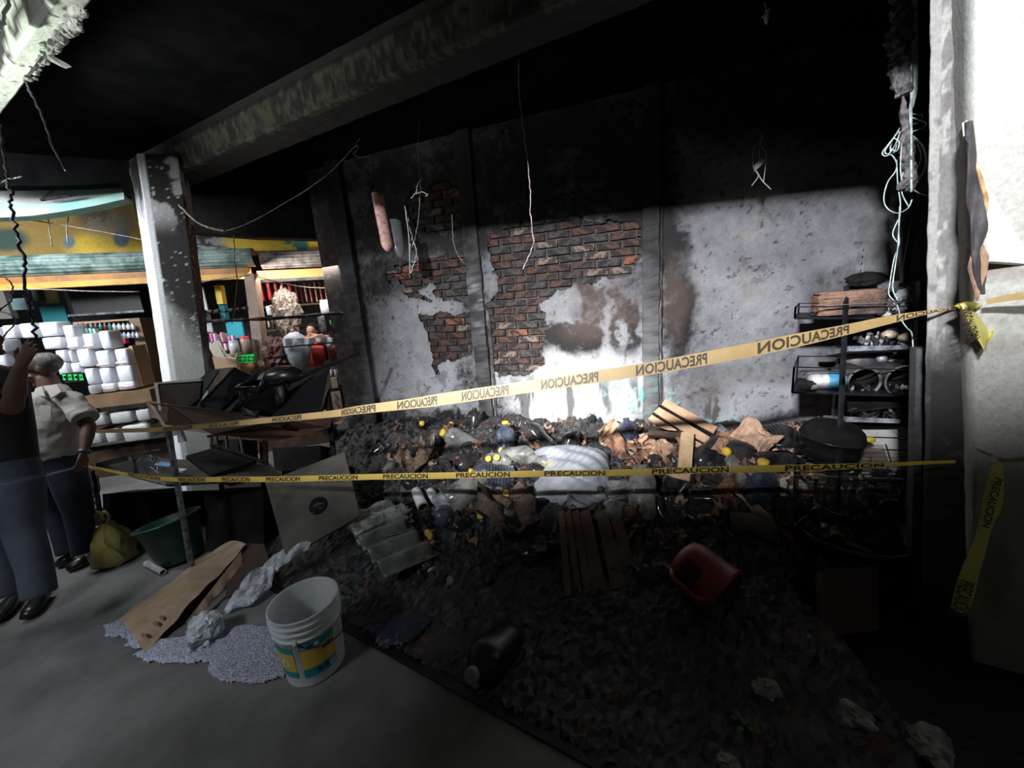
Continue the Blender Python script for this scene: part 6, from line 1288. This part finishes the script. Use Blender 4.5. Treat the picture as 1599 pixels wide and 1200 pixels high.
# right bay
m_redp = [mat('red_pack_%d' % i, c, .35, c2=c2, scale=14) for i, (c, c2) in enumerate([((.62, .05, .05), (.45, .03, .04)), ((.70, .12, .09), (.5, .3, .25)), ((.75, .25, .20), (.6, .08, .07)), ((.78, .35, .10), (.7, .6, .5)), ((.68, .5, .5), (.6, .15, .15))])]
xs = [403, 414, 426, 437, 448, 459, 466, 473, 481, 489, 497, 505, 512, 519, 526, 533, 540, 547]
for i in range(len(xs) - 1):
    x0, x1 = xs[i], xs[i + 1] - .8; mi = 0 if i < 5 else (1, 2, 4, 1, 3, 2, 4, 1, 4, 2, 4, 1, 4)[i - 5] if i - 5 < 13 else 1
    fbx(x0, x1, 440 + (i % 3), 474 - (i % 2) * 2 - (3 if i < 3 else 0), -.35 - .02 * (i % 2), .08, m_redp[mi], 'red_packet', 'red packet, %s from the wooden post in the hanging row' % ORD[i], 'packet', 'red packets hanging in the right bay', rnd=True)
fbx(400, 560, 474, 477, -.3, .3, m_dwood, 'dark_shelf', 'dark shelf under the red packets', 'shelf')
o = tag(obj('dried_bundle', MB().ball((0, 0, 0), (.17, .12, .30), 30, 20, noise=.55, seed=4, nf=6), mat('dried_husks', (.36, .30, .25), .8, c2=(.12, .09, .08), scale=40, mix=(.45, .55), bump=.8)), 'tall bundle of tan dried husks right of the post', 'bundle'); o.location = FA.w(*FA.hit(447, 490, .1), .1)
fbx(414, 426, 478, 493, .1, .08, m_white, 'white_jug', 'white jug left of the dried bundle', 'jug', rnd=True)
jar(502, 525, 468, 492, .1, (.60, .58, .66), (.66, .64, .70), 'pale lilac bucket hanging near the wall'); fbx(514, 526, 500, 508, -.1, .05, mat('green_leaf_pack', (.06, .30, .06), .5), 'green_bunch', 'small green bunch below the lilac bucket', 'bunch', rnd=True)
fbx(494, 512, 492, 520, -.1, .1, m_gmetal, 'grey_pack', 'grey translucent pack behind the resting person', 'pack', rnd=True); fbx(538, 552, 490, 528, -.1, .03, mat('poster_lilac', (.40, .42, .55), .6, c2=(.55, .3, .35), scale=8), 'poster', 'lilac poster at the far right of the bay', 'poster')
for i in range(10): fbx(405 + i * 6, 410 + i * 6, 500 + (i % 3), 512 + (i % 2) * 2, -.1, .06, mat('mixed_%d' % (i % 4), [(.35, .33, .36), (.10, .12, .22), (.45, .42, .36), (.15, .06, .05)][i % 4], .4), 'shelf_item', 'small packet on the right bay shelf beside the dried bundle', 'packet', 'small packets on the right bay shelf', rnd=True)
o = tag(obj('dark_red_heap', MB().ball((0, 0, 0), (.17, .15, .22), 28, 18, noise=.4, seed=9, nf=7), mat('dried_chilli', (.10, .022, .02), .5, c2=(.04, .012, .012), scale=40, bump=.8)), 'heap of dark red dried peppers beside the post', 'peppers'); o.location = FA.w(*FA.hit(433, 555, .45), .45)
o = tag(obj('grey_sack', MB().ball((0, 0, 0), (.17, .15, .24), 28, 18, noise=.12, seed=10, nf=3), mat('grey_blue_sack', (.40, .43, .50), .5, c2=(.28, .30, .36), scale=6), smooth=True), 'pale grey blue sack open at the counter of the right bay', 'sack'); o.location = FA.w(*FA.hit(463, 548, .45), .45)
fbx(484, 511, 541, 566, .42, .2, mat('red_bundle', (.42, .03, .03), .6, c2=(.25, .02, .02), scale=9), 'red_sack', 'red sack under the leaning person', 'sack', rnd=True); fbx(511, 530, 540, 565, .40, .2, mat('maroon_bundle', (.10, .012, .015), .6), 'maroon_sack', 'maroon sack right of the red sack', 'sack', rnd=True)
def wavy(u, v):
    x = 442 + u * 86; y = 529 + (1 - v) * (9 + 4 * math.sin(u * 17) + 2 * math.sin(u * 41)) - u * 2; return FA.w(*FA.hit(x, y, .62), .62 + .02 * math.sin(u * 30))
tag(obj('plastic_cover', MB().grid(wavy, 40, 4, .003), m_filmw, auto=True), 'white plastic cover along the counter of the right bay', 'cover')
fbar('counter_rail', 'thin dark rail before the right bay counter', 'rail', (438, 543), (545, 533), .012, m_dmetal, .65)
for i, (x, y0, y1, c) in enumerate([(519, 577, 587, (.62, .62, .66)), (526, 577, 587, (.55, .5, .6)), (535, 574, 584, (.6, .6, .64)), (541, 574, 584, (.35, .4, .6))]): jar(x - 3.4, x + 3.4, y0, y1, .5, c, (.6, .2, .3), 'small lotion jar, %s from the left by the room corner' % ORD[i])
fbx(516, 528, 591, 606, .5, .1, mat('tan_box', (.50, .36, .22), .6), 'tan_box', 'small tan box below the lotion jars', 'box'); fbx(534, 544, 589, 605, .5, .1, mat('orange_tan', (.52, .28, .15), .6), 'tan_box', 'small orange tan box beside the tan one', 'box'); fbx(512, 560, 606, 609, .55, .3, m_dmetal, 'steel_shelf', 'dark shelf edge by the room corner', 'shelf')
t = fbx(516, 536, 611, 642, .55, .2, mat('carton_pink', (.52, .33, .25), .7, c2=(.42, .27, .2), scale=4), 'carton', 'pinkish carton with a blue scrawl by the corner', 'carton')
for a_, b_ in (((522, 616), (527, 622)), ((527, 622), (522, 626)), ((522, 628), (531, 638))):
    o = obj('ink_scrawl', MB().tube([FA.w(*FA.hit(*a_, .56), .56), FA.w(*FA.hit(*b_, .56), .56)], .005, 4), m_navy); o.parent = t; o.matrix_parent_inverse = (Matrix.Translation(t.location) @ Matrix.Rotation(FA.a, 4, 'Z')).inverted()
fbx(536, 552, 612, 640, .5, .2, mat('maroon_box', (.16, .07, .07), .7), 'carton', 'maroon box beside the pinkish carton', 'carton')
fbx(470, 512, 648, 668, .7, .2, mat('carton_pink2', (.40, .27, .22), .7), 'carton', 'flattened pink brown carton under the stand end', 'carton')
fbx(400, 470, 514, 517, -.1, .3, m_dwood, 'shelf_plank', 'dark plank under the small packets beside the post', 'shelf')
# charred rails across the opening
m_char2 = mat('charred_rail', (.03, .03, .032), .6, c2=(.20, .20, .20), scale=24, mix=(.5, .62), bump=.8)
for a, b, lab in [((284, 486, 3.9), (388, 481, 4.1), 'upper charred rail across the side opening'), ((284, 503, 3.9), (562, 486, 4.55), 'long lower charred rail spanning the side opening')]:
    pts_ = [at(a[0] + (b[0] - a[0]) * u, a[1] + (b[1] - a[1]) * u + (3 * math.sin(u * 3.1)), a[2] + (b[2] - a[2]) * u) for u in np.linspace(0, 1, 30)]
    tag(obj('charred_rail', MB().tube(pts_, [.018 + .006 * math.sin(i * 2.1) for i in range(30)], 8), m_char2, auto=True), lab, 'rail')
# ================================================================== PEOPLE
RX = Vector((RI.x, RI.y, 0)).normalized()
def loft(mb, rings, n=20, ax=None):
    ax = ax or RX; vs = []
    for i, (c, rx, ry) in enumerate(rings):
        t_ = (Vector(rings[min(i + 1, len(rings) - 1)][0]) - Vector(rings[max(0, i - 1)][0])).normalized(); x = (ax - t_ * ax.dot(t_)).normalized(); y = t_.cross(x)
        for j in range(n): th = 2 * math.pi * j / n; vs.append(Vector(c) + x * math.cos(th) * rx + y * math.sin(th) * ry)
    k = len(rings); mb.add(vs, [(i * n + j, i * n + (j + 1) % n, (i + 1) * n + (j + 1) % n, (i + 1) * n + j) for i in range(k - 1) for j in range(n)] + [tuple(range(n - 1, -1, -1)), tuple((k - 1) * n + j for j in range(n))])
def figure(t, name, mb, mt, vox=.010, label=None, sm=4):
    o = obj(name, mb, mt, t, auto=True); m = o.modifiers.new('r', 'REMESH'); m.mode = 'VOXEL'; m.voxel_size = vox; m.use_smooth_shade = True; s_ = o.modifiers.new('s', 'SMOOTH'); s_.iterations = sm
    if label: o['label'] = label
    return o
def hand(mb, W_, d, side, nrm, s=1, curl=.3, spread=.12):
    d = d.normalized(); side = (side - d * side.dot(d)).normalized(); nrm = d.cross(side).normalized() if nrm is None else nrm
    loft(mb, [(W_ - d * .02 * s, .026 * s, .020 * s), (W_ + d * .02 * s, .034 * s, .018 * s), (W_ + d * .06 * s, .042 * s, .016 * s), (W_ + d * .088 * s, .040 * s, .012 * s)], 14, side)
    for i, (o_x, L) in enumerate([(-.030, .070), (-.010, .080), (.011, .075), (.031, .058)]):
        b = W_ + d * .080 * s + side * o_x * s; f = (d + side * (o_x / .03) * spread).normalized(); p1 = b + f * L * .42 * s; f2 = (f + nrm * curl).normalized(); p2 = p1 + f2 * L * .32 * s; f3 = (f2 + nrm * curl).normalized(); mb.tube([b, p1, p2, p2 + f3 * L * .28 * s], [.0098 * s, .0092 * s, .0085 * s, .0065 * s], 8)
    b = W_ + d * .025 * s - side * .030 * s; f = (d * .6 - side * .8).normalized(); mb.tube([b, b + f * .038 * s, b + (f * .5 + d * .5).normalized() * .068 * s], [.013 * s, .0115 * s, .008 * s], 8)
def head(mb, C, face, up, s=1):
    sd = up.cross(face).normalized()
    def b(o_, r): mb.ball((0, 0, 0), (1, 1, 1), 20, 14, M=Matrix.Translation(C + sd * o_[0] * s + face * o_[1] * s + up * o_[2] * s) @ Matrix((sd, face, up)).transposed().to_4x4() @ Matrix.Diagonal((r[0] * s, r[1] * s, r[2] * s, 1)))
    b((0, -.01, .03), (.078, .098, .088)); b((0, .02, -.045), (.058, .066, .070)); b((0, .092, -.018), (.013, .020, .026)); b((0, .075, .03), (.05, .02, .012)); b((0, .078, -.062), (.026, .014, .007)); b((0, .070, -.095), (.026, .022, .018))
    b((-.080, -.005, -.01), (.010, .022, .034)); b((.080, -.005, -.01), (.010, .022, .034)); b((-.035, .065, -.035), (.026, .022, .020)); b((.035, .065, -.035), (.026, .022, .020)); b((-.03, .078, .012), (.014, .010, .007)); b((.03, .078, .012), (.014, .010, .007))
# --- man in the white shirt
Zm = 2.86
def mp_(x, y, dz=0): return at(x, y, Zm + dz)
t = thing('person', 'heavy set white haired man in a white short sleeved shirt and dark blue trousers', 'person', onz(118, 884))
mb = MB(); face = (Vector((-.75, -.62, -.22))).normalized(); upv = Vector((-.12, .02, 1)).normalized(); upv = (upv - face * upv.dot(face)).normalized()
hc_ = mp_(66, 577); head(mb, hc_, face, upv, 1.02)
loft(mb, [(mp_(72, 590), .058, .06), (mp_(80, 608), .062, .065), (mp_(84, 622), .09, .08)])
loft(mb, [(mp_(84, 612), .10, .08), (mp_(84, 630), .165, .11), (mp_(82, 665), .165, .14), (mp_(80, 700), .175, .155), (mp_(84, 722), .165, .145), (mp_(92, 750), .15, .13)], 24)
for hx, kx, ax_, tx, ty, dz in ((78, 90, 108, 94, 876, .06), (104, 122, 134, 112, 884, -.08)):
    loft(mb, [(mp_(hx, 735, dz), .085, .09), (mp_((hx + kx) / 2, 765, dz), .08, .085), (mp_(kx, 798, dz), .062, .066), (mp_((kx + ax_) / 2, 830, dz), .055, .058), (mp_(ax_, 862, dz), .042, .046)], 16)
sh, el, wr_ = mp_(114, 626, -.05), mp_(139, 668, -.08), mp_(131, 706, -.16)
loft(mb, [(sh, .058, .06), (sh.lerp(el, .5), .050, .050), (el, .042, .042), (el.lerp(wr_, .4), .040, .038), (wr_, .027, .024)], 14); hand(mb, wr_, mp_(124, 730, -.2) - wr_, Vector((.3, -1, 0)), None, .95, .35)
sh2, el2, wr2 = mp_(52, 628, .08), mp_(38, 672, .12), mp_(46, 705, .02)
loft(mb, [(sh2, .058, .06), (el2, .042, .042), (wr2, .028, .026)], 14); hand(mb, wr2, mp_(52, 726, -.02) - wr2, Vector((.3, 1, 0)), None, .95, .35)
figure(t, 'body', mb, m_skin, .009)
mb = MB(); loft(mb, [(mp_(80, 604), .070, .072), (mp_(82, 612), .105, .09), (mp_(84, 622), .155, .115), (mp_(83, 640), .182, .13), (mp_(80, 670), .186, .160), (mp_(79, 695), .196, .175), (mp_(82, 712), .190, .168), (mp_(85, 722), .172, .155)], 30)
loft(mb, [(mp_(108, 620, -.03), .07, .075), (sh.lerp(el, .3), .074, .076), (mp_(134, 655, -.08), .078, .078)], 18); loft(mb, [(mp_(58, 622, .05), .07, .075), (sh2.lerp(el2, .3), .074, .075), (sh2.lerp(el2, .72), .076, .078)], 18)
m_shirt = mat('white_shirt', (.50, .47, .43), .8, c2=(.42, .39, .36), scale=3, bump=.25, bscale=9); o = figure(t, 'shirt', mb, m_shirt, .010, 'white shirt', 3)
tx = bpy.data.textures.new('folds', 'CLOUDS'); tx.noise_scale = .09; dm = o.modifiers.new('d', 'DISPLACE'); dm.texture = tx; dm.strength = .03; dm.mid_level = .5
mb = MB(); ca = mp_(76, 606, -.12); mb.slab([mp_(70, 604, -.09), mp_(88, 600, -.10), mp_(96, 612, -.13), mp_(80, 622, -.15)], .008).slab([mp_(66, 604, -.09), mp_(70, 620, -.14), mp_(60, 616, -.12)], .008); obj('collar', mb, m_shirt, t, auto=True)
mb = MB().slab([mp_(62, 633, -.155), mp_(80, 635, -.158), mp_(79, 652, -.165), mp_(62, 650, -.165)], .005); obj('pocket', mb, m_shirt, t, auto=True)
for y in (630, 648, 666, 684, 702): obj('button', MB().ball((0, 0, 0), .006, 8, 6), m_whitedirty, t, loc=mp_(56 - (y - 630) * .08, y, -.155) - Vector(t.location))
mb = MB(); loft(mb, [(mp_(84, 712), .176, .155), (mp_(86, 725), .172, .15), (mp_(94, 750), .162, .14)], 26)
for hx, kx, ax_, dz in ((80, 91, 107, .06), (104, 122, 132, -.08)): loft(mb, [(mp_(hx, 735, dz), .098, .11), (mp_((hx + kx) / 2, 765, dz), .095, .10), (mp_(kx, 798, dz), .078, .082), (mp_((kx + ax_) / 2, 830, dz), .07, .074), (mp_(ax_, 864, dz), .062, .070)], 18)
figure(t, 'trousers', mb, mat('navy_trousers', (.022, .028, .055), .8, c2=(.014, .018, .035), scale=5), .010, 'dark blue trousers')
for a, b, dz in (((110, 866), (88, 882), .04), ((134, 868), (104, 889), -.10)):
    A_ = onz(a[0] + 2, a[1] + 6, .045); B_ = onz(b[0], b[1], .03); mb = MB(); loft(mb, [(A_, .035, .045), (A_.lerp(B_, .3), .042, .045), (A_.lerp(B_, .7), .046, .035), (B_, .03, .022)], 14); o = obj('shoe', mb, mat('black_shoe', (.012, .012, .014), .3), t, smooth=True, auto=True)
mb = MB(); mb.ball((0, 0, 0), (1, 1, 1), 26, 18, M=Matrix.Translation(hc_ + upv * .035 - face * .036) @ Matrix((upv.cross(face), face, upv)).transposed().to_4x4() @ Matrix.Diagonal((.084, .088, .078, 1)), noise=.06, seed=2, nf=8)
obj('hair', mb, mat('grey_hair', (.26, .24, .23), .8, c2=(.13, .12, .12), scale=30, bump=.8, bscale=120), t, smooth=True, auto=True)
obj('wristwatch', MB().lathe([(.030, -.010), (.034, -.008), (.034, .008), (.030, .010)], 20, M=Matrix.Translation(wr_ - Vector(t.location)) @ (el - wr_).to_track_quat('Z', 'Y').to_matrix().to_4x4()), m_gmetal, t, smooth=True)
sdv = upv.cross(face).normalized()
for s_ in (-1, 1): obj('eye', MB().ball((0, 0, 0), .011, 12, 8), mat('eye_dark', (.03, .02, .02), .2), t, loc=hc_ + sdv * .032 * s_ + face * .076 - Vector(t.location), smooth=True)
# --- man at the left edge raising a hand
Z2 = 2.15
def p2(x, y, dz=0): return at(x, y, Z2 + dz)
t = thing('person', 'man cut by the left edge in black top and blue jeans, raising his hand', 'person', onz(35, 945))
mb = MB(); face = Vector((.8, .5, .1)).normalized(); upv = Vector((-.08, 0, 1)); upv = (upv - face * upv.dot(face)).normalized(); hc2 = p2(-40, 530, .05); head(mb, hc2, face, upv)
loft(mb, [(p2(-38, 552, .03), .055, .058), (p2(-32, 580), .07, .07)]); loft(mb, [(p2(-30, 575), .11, .09), (p2(-26, 600), .18, .11), (p2(-16, 665), .155, .12), (p2(-8, 725), .15, .12), (p2(0, 760), .16, .13)], 22)
for hx, kx, ax_, dz in ((-22, -10, 12, .10), (26, 38, 62, -.04)): loft(mb, [(p2(hx, 750, dz), .085, .09), (p2((hx + kx) / 2, 790, dz), .08, .08), (p2(kx, 830, dz), .06, .062), (p2(ax_ - 8, 885, dz), .052, .054), (p2(ax_, 925, dz), .04, .042)], 16)
s2, e2, w2 = p2(12, 612, -.05), p2(22, 618, -.30), p2(34, 568, -.32)
s2, e2, w2 = p2(6, 612, 0), p2(18, 636, -.05), p2(32, 572, -.05)
loft(mb, [(s2, .06, .06), (e2, .050, .050), (e2.lerp(w2, .45), .046, .044), (w2, .030, .027)], 14)
dh = p2(54, 532, -.05) - w2; hand(mb, w2, dh, p2(60, 560, -.05) - w2, None, 1.0, .18, .15)
figure(t, 'body', mb, m_skin, .0085)
mb = MB(); loft(mb, [(p2(-32, 572), .08, .08), (p2(-30, 585), .15, .10), (p2(-24, 610), .205, .13), (p2(-14, 670), .185, .145), (p2(-8, 722), .185, .145), (p2(-6, 735), .175, .14)], 26); loft(mb, [(p2(-4, 600, 0), .085, .085), (s2, .078, .08), (s2.lerp(e2, .75), .072, .072)], 16)
figure(t, 'shirt', mb, mat('black_top', (.010, .010, .013), .8), .011, 'black top')
mb = MB(); loft(mb, [(p2(-4, 722), .172, .138), (p2(0, 745), .178, .145), (p2(4, 765), .17, .14)], 24)
for hx, kx, ax_, dz in ((-22, -10, 12, .10), (26, 38, 62, -.04)): loft(mb, [(p2(hx, 750, dz), .098, .11), (p2((hx + kx) / 2, 790, dz), .094, .10), (p2(kx, 835, dz), .076, .08), (p2(ax_ - 8, 885, dz), .068, .072), (p2(ax_, 930, dz), .066, .072)], 18)
figure(t, 'jeans', mb, mat('faded_jeans', (.075, .095, .125), .8, c2=(.045, .06, .085), scale=4, bump=.2), .010, 'blue grey jeans')
for x, y in ((18, 946), (64, 940)):
    A_ = onz(x, y - 6, .04); mb = MB(); d = Vector((.5, -.8, 0)).normalized(); loft(mb, [(A_ - d * .05, .035, .04), (A_ + d * .05, .045, .04), (A_ + d * .13, .046, .03), (A_ + d * .19, .03, .02)], 14); obj('shoe', mb, mat('black_shoe', (.012, .012, .014)), t, smooth=True, auto=True)
mb = MB(); mb.ball((0, 0, 0), (1, 1, 1), 24, 16, M=Matrix.Translation(hc2 + upv * .04 - face * .026) @ Matrix((upv.cross(face), face, upv)).transposed().to_4x4() @ Matrix.Diagonal((.088, .10, .088, 1)), noise=.05, seed=3, nf=8); obj('hair', mb, m_soot, t, smooth=True, auto=True)
# --- person leaning on the far counter
Z3 = 5.15
def p3(x, y, dz=0): return at(x, y, Z3 + dz)
t = thing('person', 'small distant person in red leaning on folded arms at the right bay counter', 'person', p3(487, 545))
mb = MB(); face = Vector((.1, -1, -.25)).normalized(); upv = Vector((0, 0, 1)); upv = (upv - face * upv.dot(face)).normalized(); hc3 = p3(487, 518); head(mb, hc3, face, upv, .78)
loft(mb, [(p3(487, 524), .045, .045), (p3(486, 531, .05), .09, .07), (p3(485, 548, .1), .16, .10), (p3(486, 570, .1), .15, .10)]);
for s_, e_, w_ in ((p3(474, 534, .02), p3(474, 530, -.28), p3(492, 527, -.26)), (p3(500, 532, .02), p3(511, 527, -.22), p3(496, 525, -.24))): loft(mb, [(s_, .045, .045), (e_, .036, .036), (w_, .026, .024)], 12); hand(mb, w_, (w_ - e_), Vector((0, 0, 1)), None, .8, .2)
m_skin2 = mat('skin_light', (.40, .20, .13), .55); figure(t, 'body', mb, m_skin2, .008)
mb = MB(); loft(mb, [(p3(487, 527, .02), .06, .06), (p3(486, 532, .05), .15, .09), (p3(485, 548, .1), .18, .12), (p3(486, 572, .1), .17, .12)], 22); loft(mb, [(p3(476, 532, .02), .06, .06), (p3(474, 532, -.18), .05, .05)], 14); figure(t, 'shirt', mb, mat('red_top', (.55, .08, .06), .7), .010, 'red top')
mb = MB(); mb.ball((0, 0, 0), (1, 1, 1), 22, 14, M=Matrix.Translation(hc3 + upv * .03 - face * .03) @ Matrix.Diagonal((.072, .08, .075, 1)), noise=.05, seed=3, nf=8); obj('hair', mb, m_soot, t, smooth=True, auto=True)
# ================================================================== HANGING WIRES AND LEFTOVERS UNDER THE ROOF
def W(pix, Z, r, mt, label, name='hanging_wire', jit=.004, **k): return wire(pix, Z, r, mt, name, label, jit=jit, **k)
W([(808, 70), (811, 140), (816, 190), (824, 250), (828, 300), (829, 340), (833, 375), (828, 395), (816, 421)], 2.55, .0042, m_wire, 'long pale wire hanging in front of the bare brick patch')
W([(654, 190), (653, 240), (656, 290), (654, 330), (650, 365), (644, 385)], 2.9, .0020, m_wire, 'thin wire hanging just left of the left pilaster')
W([(632, 322), (638, 362), (640, 424), (645, 415), (650, 405)], 2.8, .0024, m_wiregreen, 'pale wire with hooked end beside the grey tongue')
W([(634, 330), (643, 368), (650, 392), (645, 410), (640, 395), (643, 372), (652, 402), (652, 414)], 2.82, .0022, m_wire, 'looped wire tangle right of the grey tongue')
W([(659, 277), (652, 290), (650, 300), (642, 310)], 2.85, .003, m_wire, 'short frayed wire piece above the grey tongue')
W([(650, 303), (658, 300), (668, 304), (664, 307)], 2.9, .004, m_wire, 'small pale curl of wire above the tangle')
W([(556, 228), (552, 232), (500, 282), (430, 326), (380, 352), (352, 361)], 3.0, .0032, m_wire, 'long slack wire crossing in front of the side opening')
W([(352, 361), (335, 358), (315, 351), (298, 338), (280, 320)], 3.0, .010, m_wire, 'thick crusted wire end sagging at the column', n=7)
W([(562, 216), (556, 226), (560, 232), (552, 240), (562, 246), (575, 244)], 3.0, .002, m_wire, 'tiny frayed wire curl at the upper end of the slack wire')
W([(706, 335), (707, 370), (712, 392), (726, 413)], 2.95, .0024, mat('dim_wire', (.16, .14, .13), .6), 'dim wire hanging against the left pilaster')
W([(365, 368), (366, 402), (370, 440), (367, 475), (362, 505)], 3.9, .005, m_wire, 'pale cord hanging inside the middle of the side opening')
W([(1183, -10), (1194, 4), (1195, 12), (1197, 20)], 2.2, .003, m_wiregreen, 'thin wire of the small fitting at the top edge')
t = thing('bulb_holder', 'small white fitting dangling at the top edge', 'fitting', at(1198, 36, 2.2)); obj('body', MB().ball((0, 0, 0), (.012, .012, .034), 12, 9, noise=.3, seed=3), mat('blue_white_plastic', (.62, .68, .85), .4), t, loc=at(1197, 27, 2.2) - at(1198, 36, 2.2)); obj('arm', MB().tube([(-.03, 0, .03), (.01, 0, .07)], .005, 6), m_wiregreen, t)
t = thing('ceiling_fitting', 'burnt wire fitting dangling against the upper right wall', 'fitting', at(1186, 260, 2.5))
for pix in ([(1190, 205), (1188, 222), (1178, 228), (1175, 240), (1177, 262), (1184, 275), (1174, 290)], [(1188, 222), (1186, 235), (1185, 255), (1180, 268)], [(1190, 230), (1196, 240), (1195, 262), (1192, 285)], [(1182, 268), (1190, 282), (1204, 296)]):
    obj('wire', MB().tube(spline([at(x, y, 2.5) for x, y in pix], 6), .0032, 6), mat('dim_pale_wire', (.28, .26, .26), .6), t, auto=True, smooth=True)
obj('connector', MB().slab([at(x, y, 2.49) for x, y in [(1180, 256), (1188, 248), (1195, 250), (1190, 257), (1184, 263), (1180, 265)]], .02), mat('dim_lilac', (.35, .33, .38), .6), t, auto=True)
W([(30, 92), (38, 118), (45, 138), (58, 165), (80, 220), (101, 267)], 2.0, .0055, m_gmetal, 'straight grey rod hanging from the flaking roof edge')
W([(0, 195), (4, 230), (9, 260), (13, 285)], 1.9, .006, m_gmetal, 'pale upper length of the cord at the left edge')
W([(13, 285), (18, 302), (19, 325), (26, 365), (34, 400), (39, 430), (43, 462), (50, 495), (58, 530)], 2.4, .0085, m_dwire, 'knotted black cord hanging in front of the left bay', jit=.012)
W([(-10, 292), (8, 282), (22, 278), (36, 275)], 1.9, .005, m_gmetal, 'short pale rod crossing the cord at the left edge')
W([(-5, 428), (12, 436), (20, 450), (19, 468), (8, 478), (-5, 488)], 2.4, .004, m_dwire, 'black loop of wire at the left edge')
W([(-5, 486), (14, 490), (25, 500), (24, 506), (10, 520), (4, 530)], 2.4, .004, m_dwire, 'second black wire curl above the foam packs')
W([(15, -10), (8, 22), (0, 48)], 1.6, .007, mat('white_rod', (.62, .62, .62), .5), 'white rod at the top left corner')
for pix, lab in [([(25, 340), (100, 352), (180, 366), (240, 378)], 'thin cable crossing the shaded yellow wall'), ([(74, 320), (76, 350), (81, 385)], 'thin wire hanging below the teal canopy edge, left'), ([(104, 300), (107, 338), (104, 352), (106, 380)], 'thin wire hanging below the canopy, right'), ([(-5, 454), (60, 452), (140, 455), (218, 456)], 'white cable along the bottom of the yellow board'), ([(400, 432), (440, 442), (480, 449), (545, 451)], 'pale cable sagging before the red packets'), ([(270, 378), (330, 384), (395, 393)], 'thin cable over the mottled grey wall'), ([(276, 450), (330, 438), (390, 430)], 'thin cable rising to the wooden post')]:
    A_ = [FA.w(*FA.hit(x, y, .75), .75) for x, y in pix]; tag(obj('cable', MB().tube(spline(A_, 6), .006, 5), m_wire, auto=True, smooth=True), lab, 'cable')
# canopy bracket
for pix, lab in [([(64, 313), (92, 292)], 'slanted grey bar under the white canopy'), ([(64, 313), (118, 305)], 'lower grey bar under the white canopy')]:
    A_ = [FA.w(*FA.hit(x, y, 1.0), 1.0) for x, y in pix]; tag(obj('canopy_bar', MB().tube(A_, .012, 5), m_gmetal, auto=True), lab, 'bar')
# hanging tongues
def tongue(name, label, pix, r, mt, Z):
    c = spline([at(x, y, Z) for x, y in pix], 8); K = len(c); t = thing(name, label, 'bag', c[-1]); rs = [r * (1 - .0 * i / K) * (min(1, (K - 1 - i) / 5 + .02) ** .5) for i in range(K)]; obj('body', MB().tube(c, [(a, a * .6) for a in rs], 16), mt, t, smooth=True, auto=True); return t
tongue('hanging_tongue', 'pink mottled melted light cover hanging like a tongue', [(589, 303), (593, 325), (598, 350), (603, 375), (605, 393)], .052, mat('pink_melt', (.72, .45, .38), .6, c2=(.42, .20, .16), scale=24, mix=(.45, .62), bump=.4), 3.3)
tongue('hanging_tongue', 'translucent grey melted light cover beside the pink one', [(617, 345), (619, 360), (622, 380), (627, 404)], .058, mat('grey_melt', (.20, .20, .20), .3, alpha=.7, c2=(.10, .10, .10), scale=8), 3.4)
# flaking crust under the left roof edge
t = thing('hanging_crust', 'row of pale flaking crust hung on a rod along the left roof edge', 'debris', at(90, 70, 1.62))
obj('rod', MB().tube([at(126, 16, 1.50), at(38, 126, 1.86)], .005, 6), m_gmetal, t, auto=True)
r = random.Random(12); m_fl = mat('pale_crust', (.62, .62, .56), .8, c2=(.36, .36, .33), scale=20, bump=.6)
for i in range(80):
    u = r.random(); w_ = .5 + .5 * math.sin(u * 9) ** 2; x = 126 - 88 * u + r.gauss(4, 5) * w_; y = 16 + 110 * u + r.gauss(2, 4) * w_; s_ = r.uniform(.006, .022) * (1.2 if u < .7 else .8); o = obj('flake', MB().ball((0, 0, 0), (s_, s_ * .7, s_ * .8), 8, 6, noise=.6, seed=i), m_fl, t, loc=at(x, y, 1.50 + .36 * u) - Vector(t.location), rot=(r.uniform(0, 6), 0, r.uniform(0, 6)))
for pix in ([(1, 0), (22, -4)], ): pass
mb = MB().slab([at(72, 84, 1.68), at(84, 88, 1.68), at(108, 101, 1.66), (at(98, 104, 1.66)), at(74, 92, 1.68)], .01); obj('flake', mb, m_fl, t, auto=True)
W([(880, 12), (900, 10), (925, 14), (960, 26)], 2.3, .014, mat('dim_pale_rod', (.10, .095, .085), .8), 'dim pale roll lying along the ceiling edge', name='ceiling_rod')
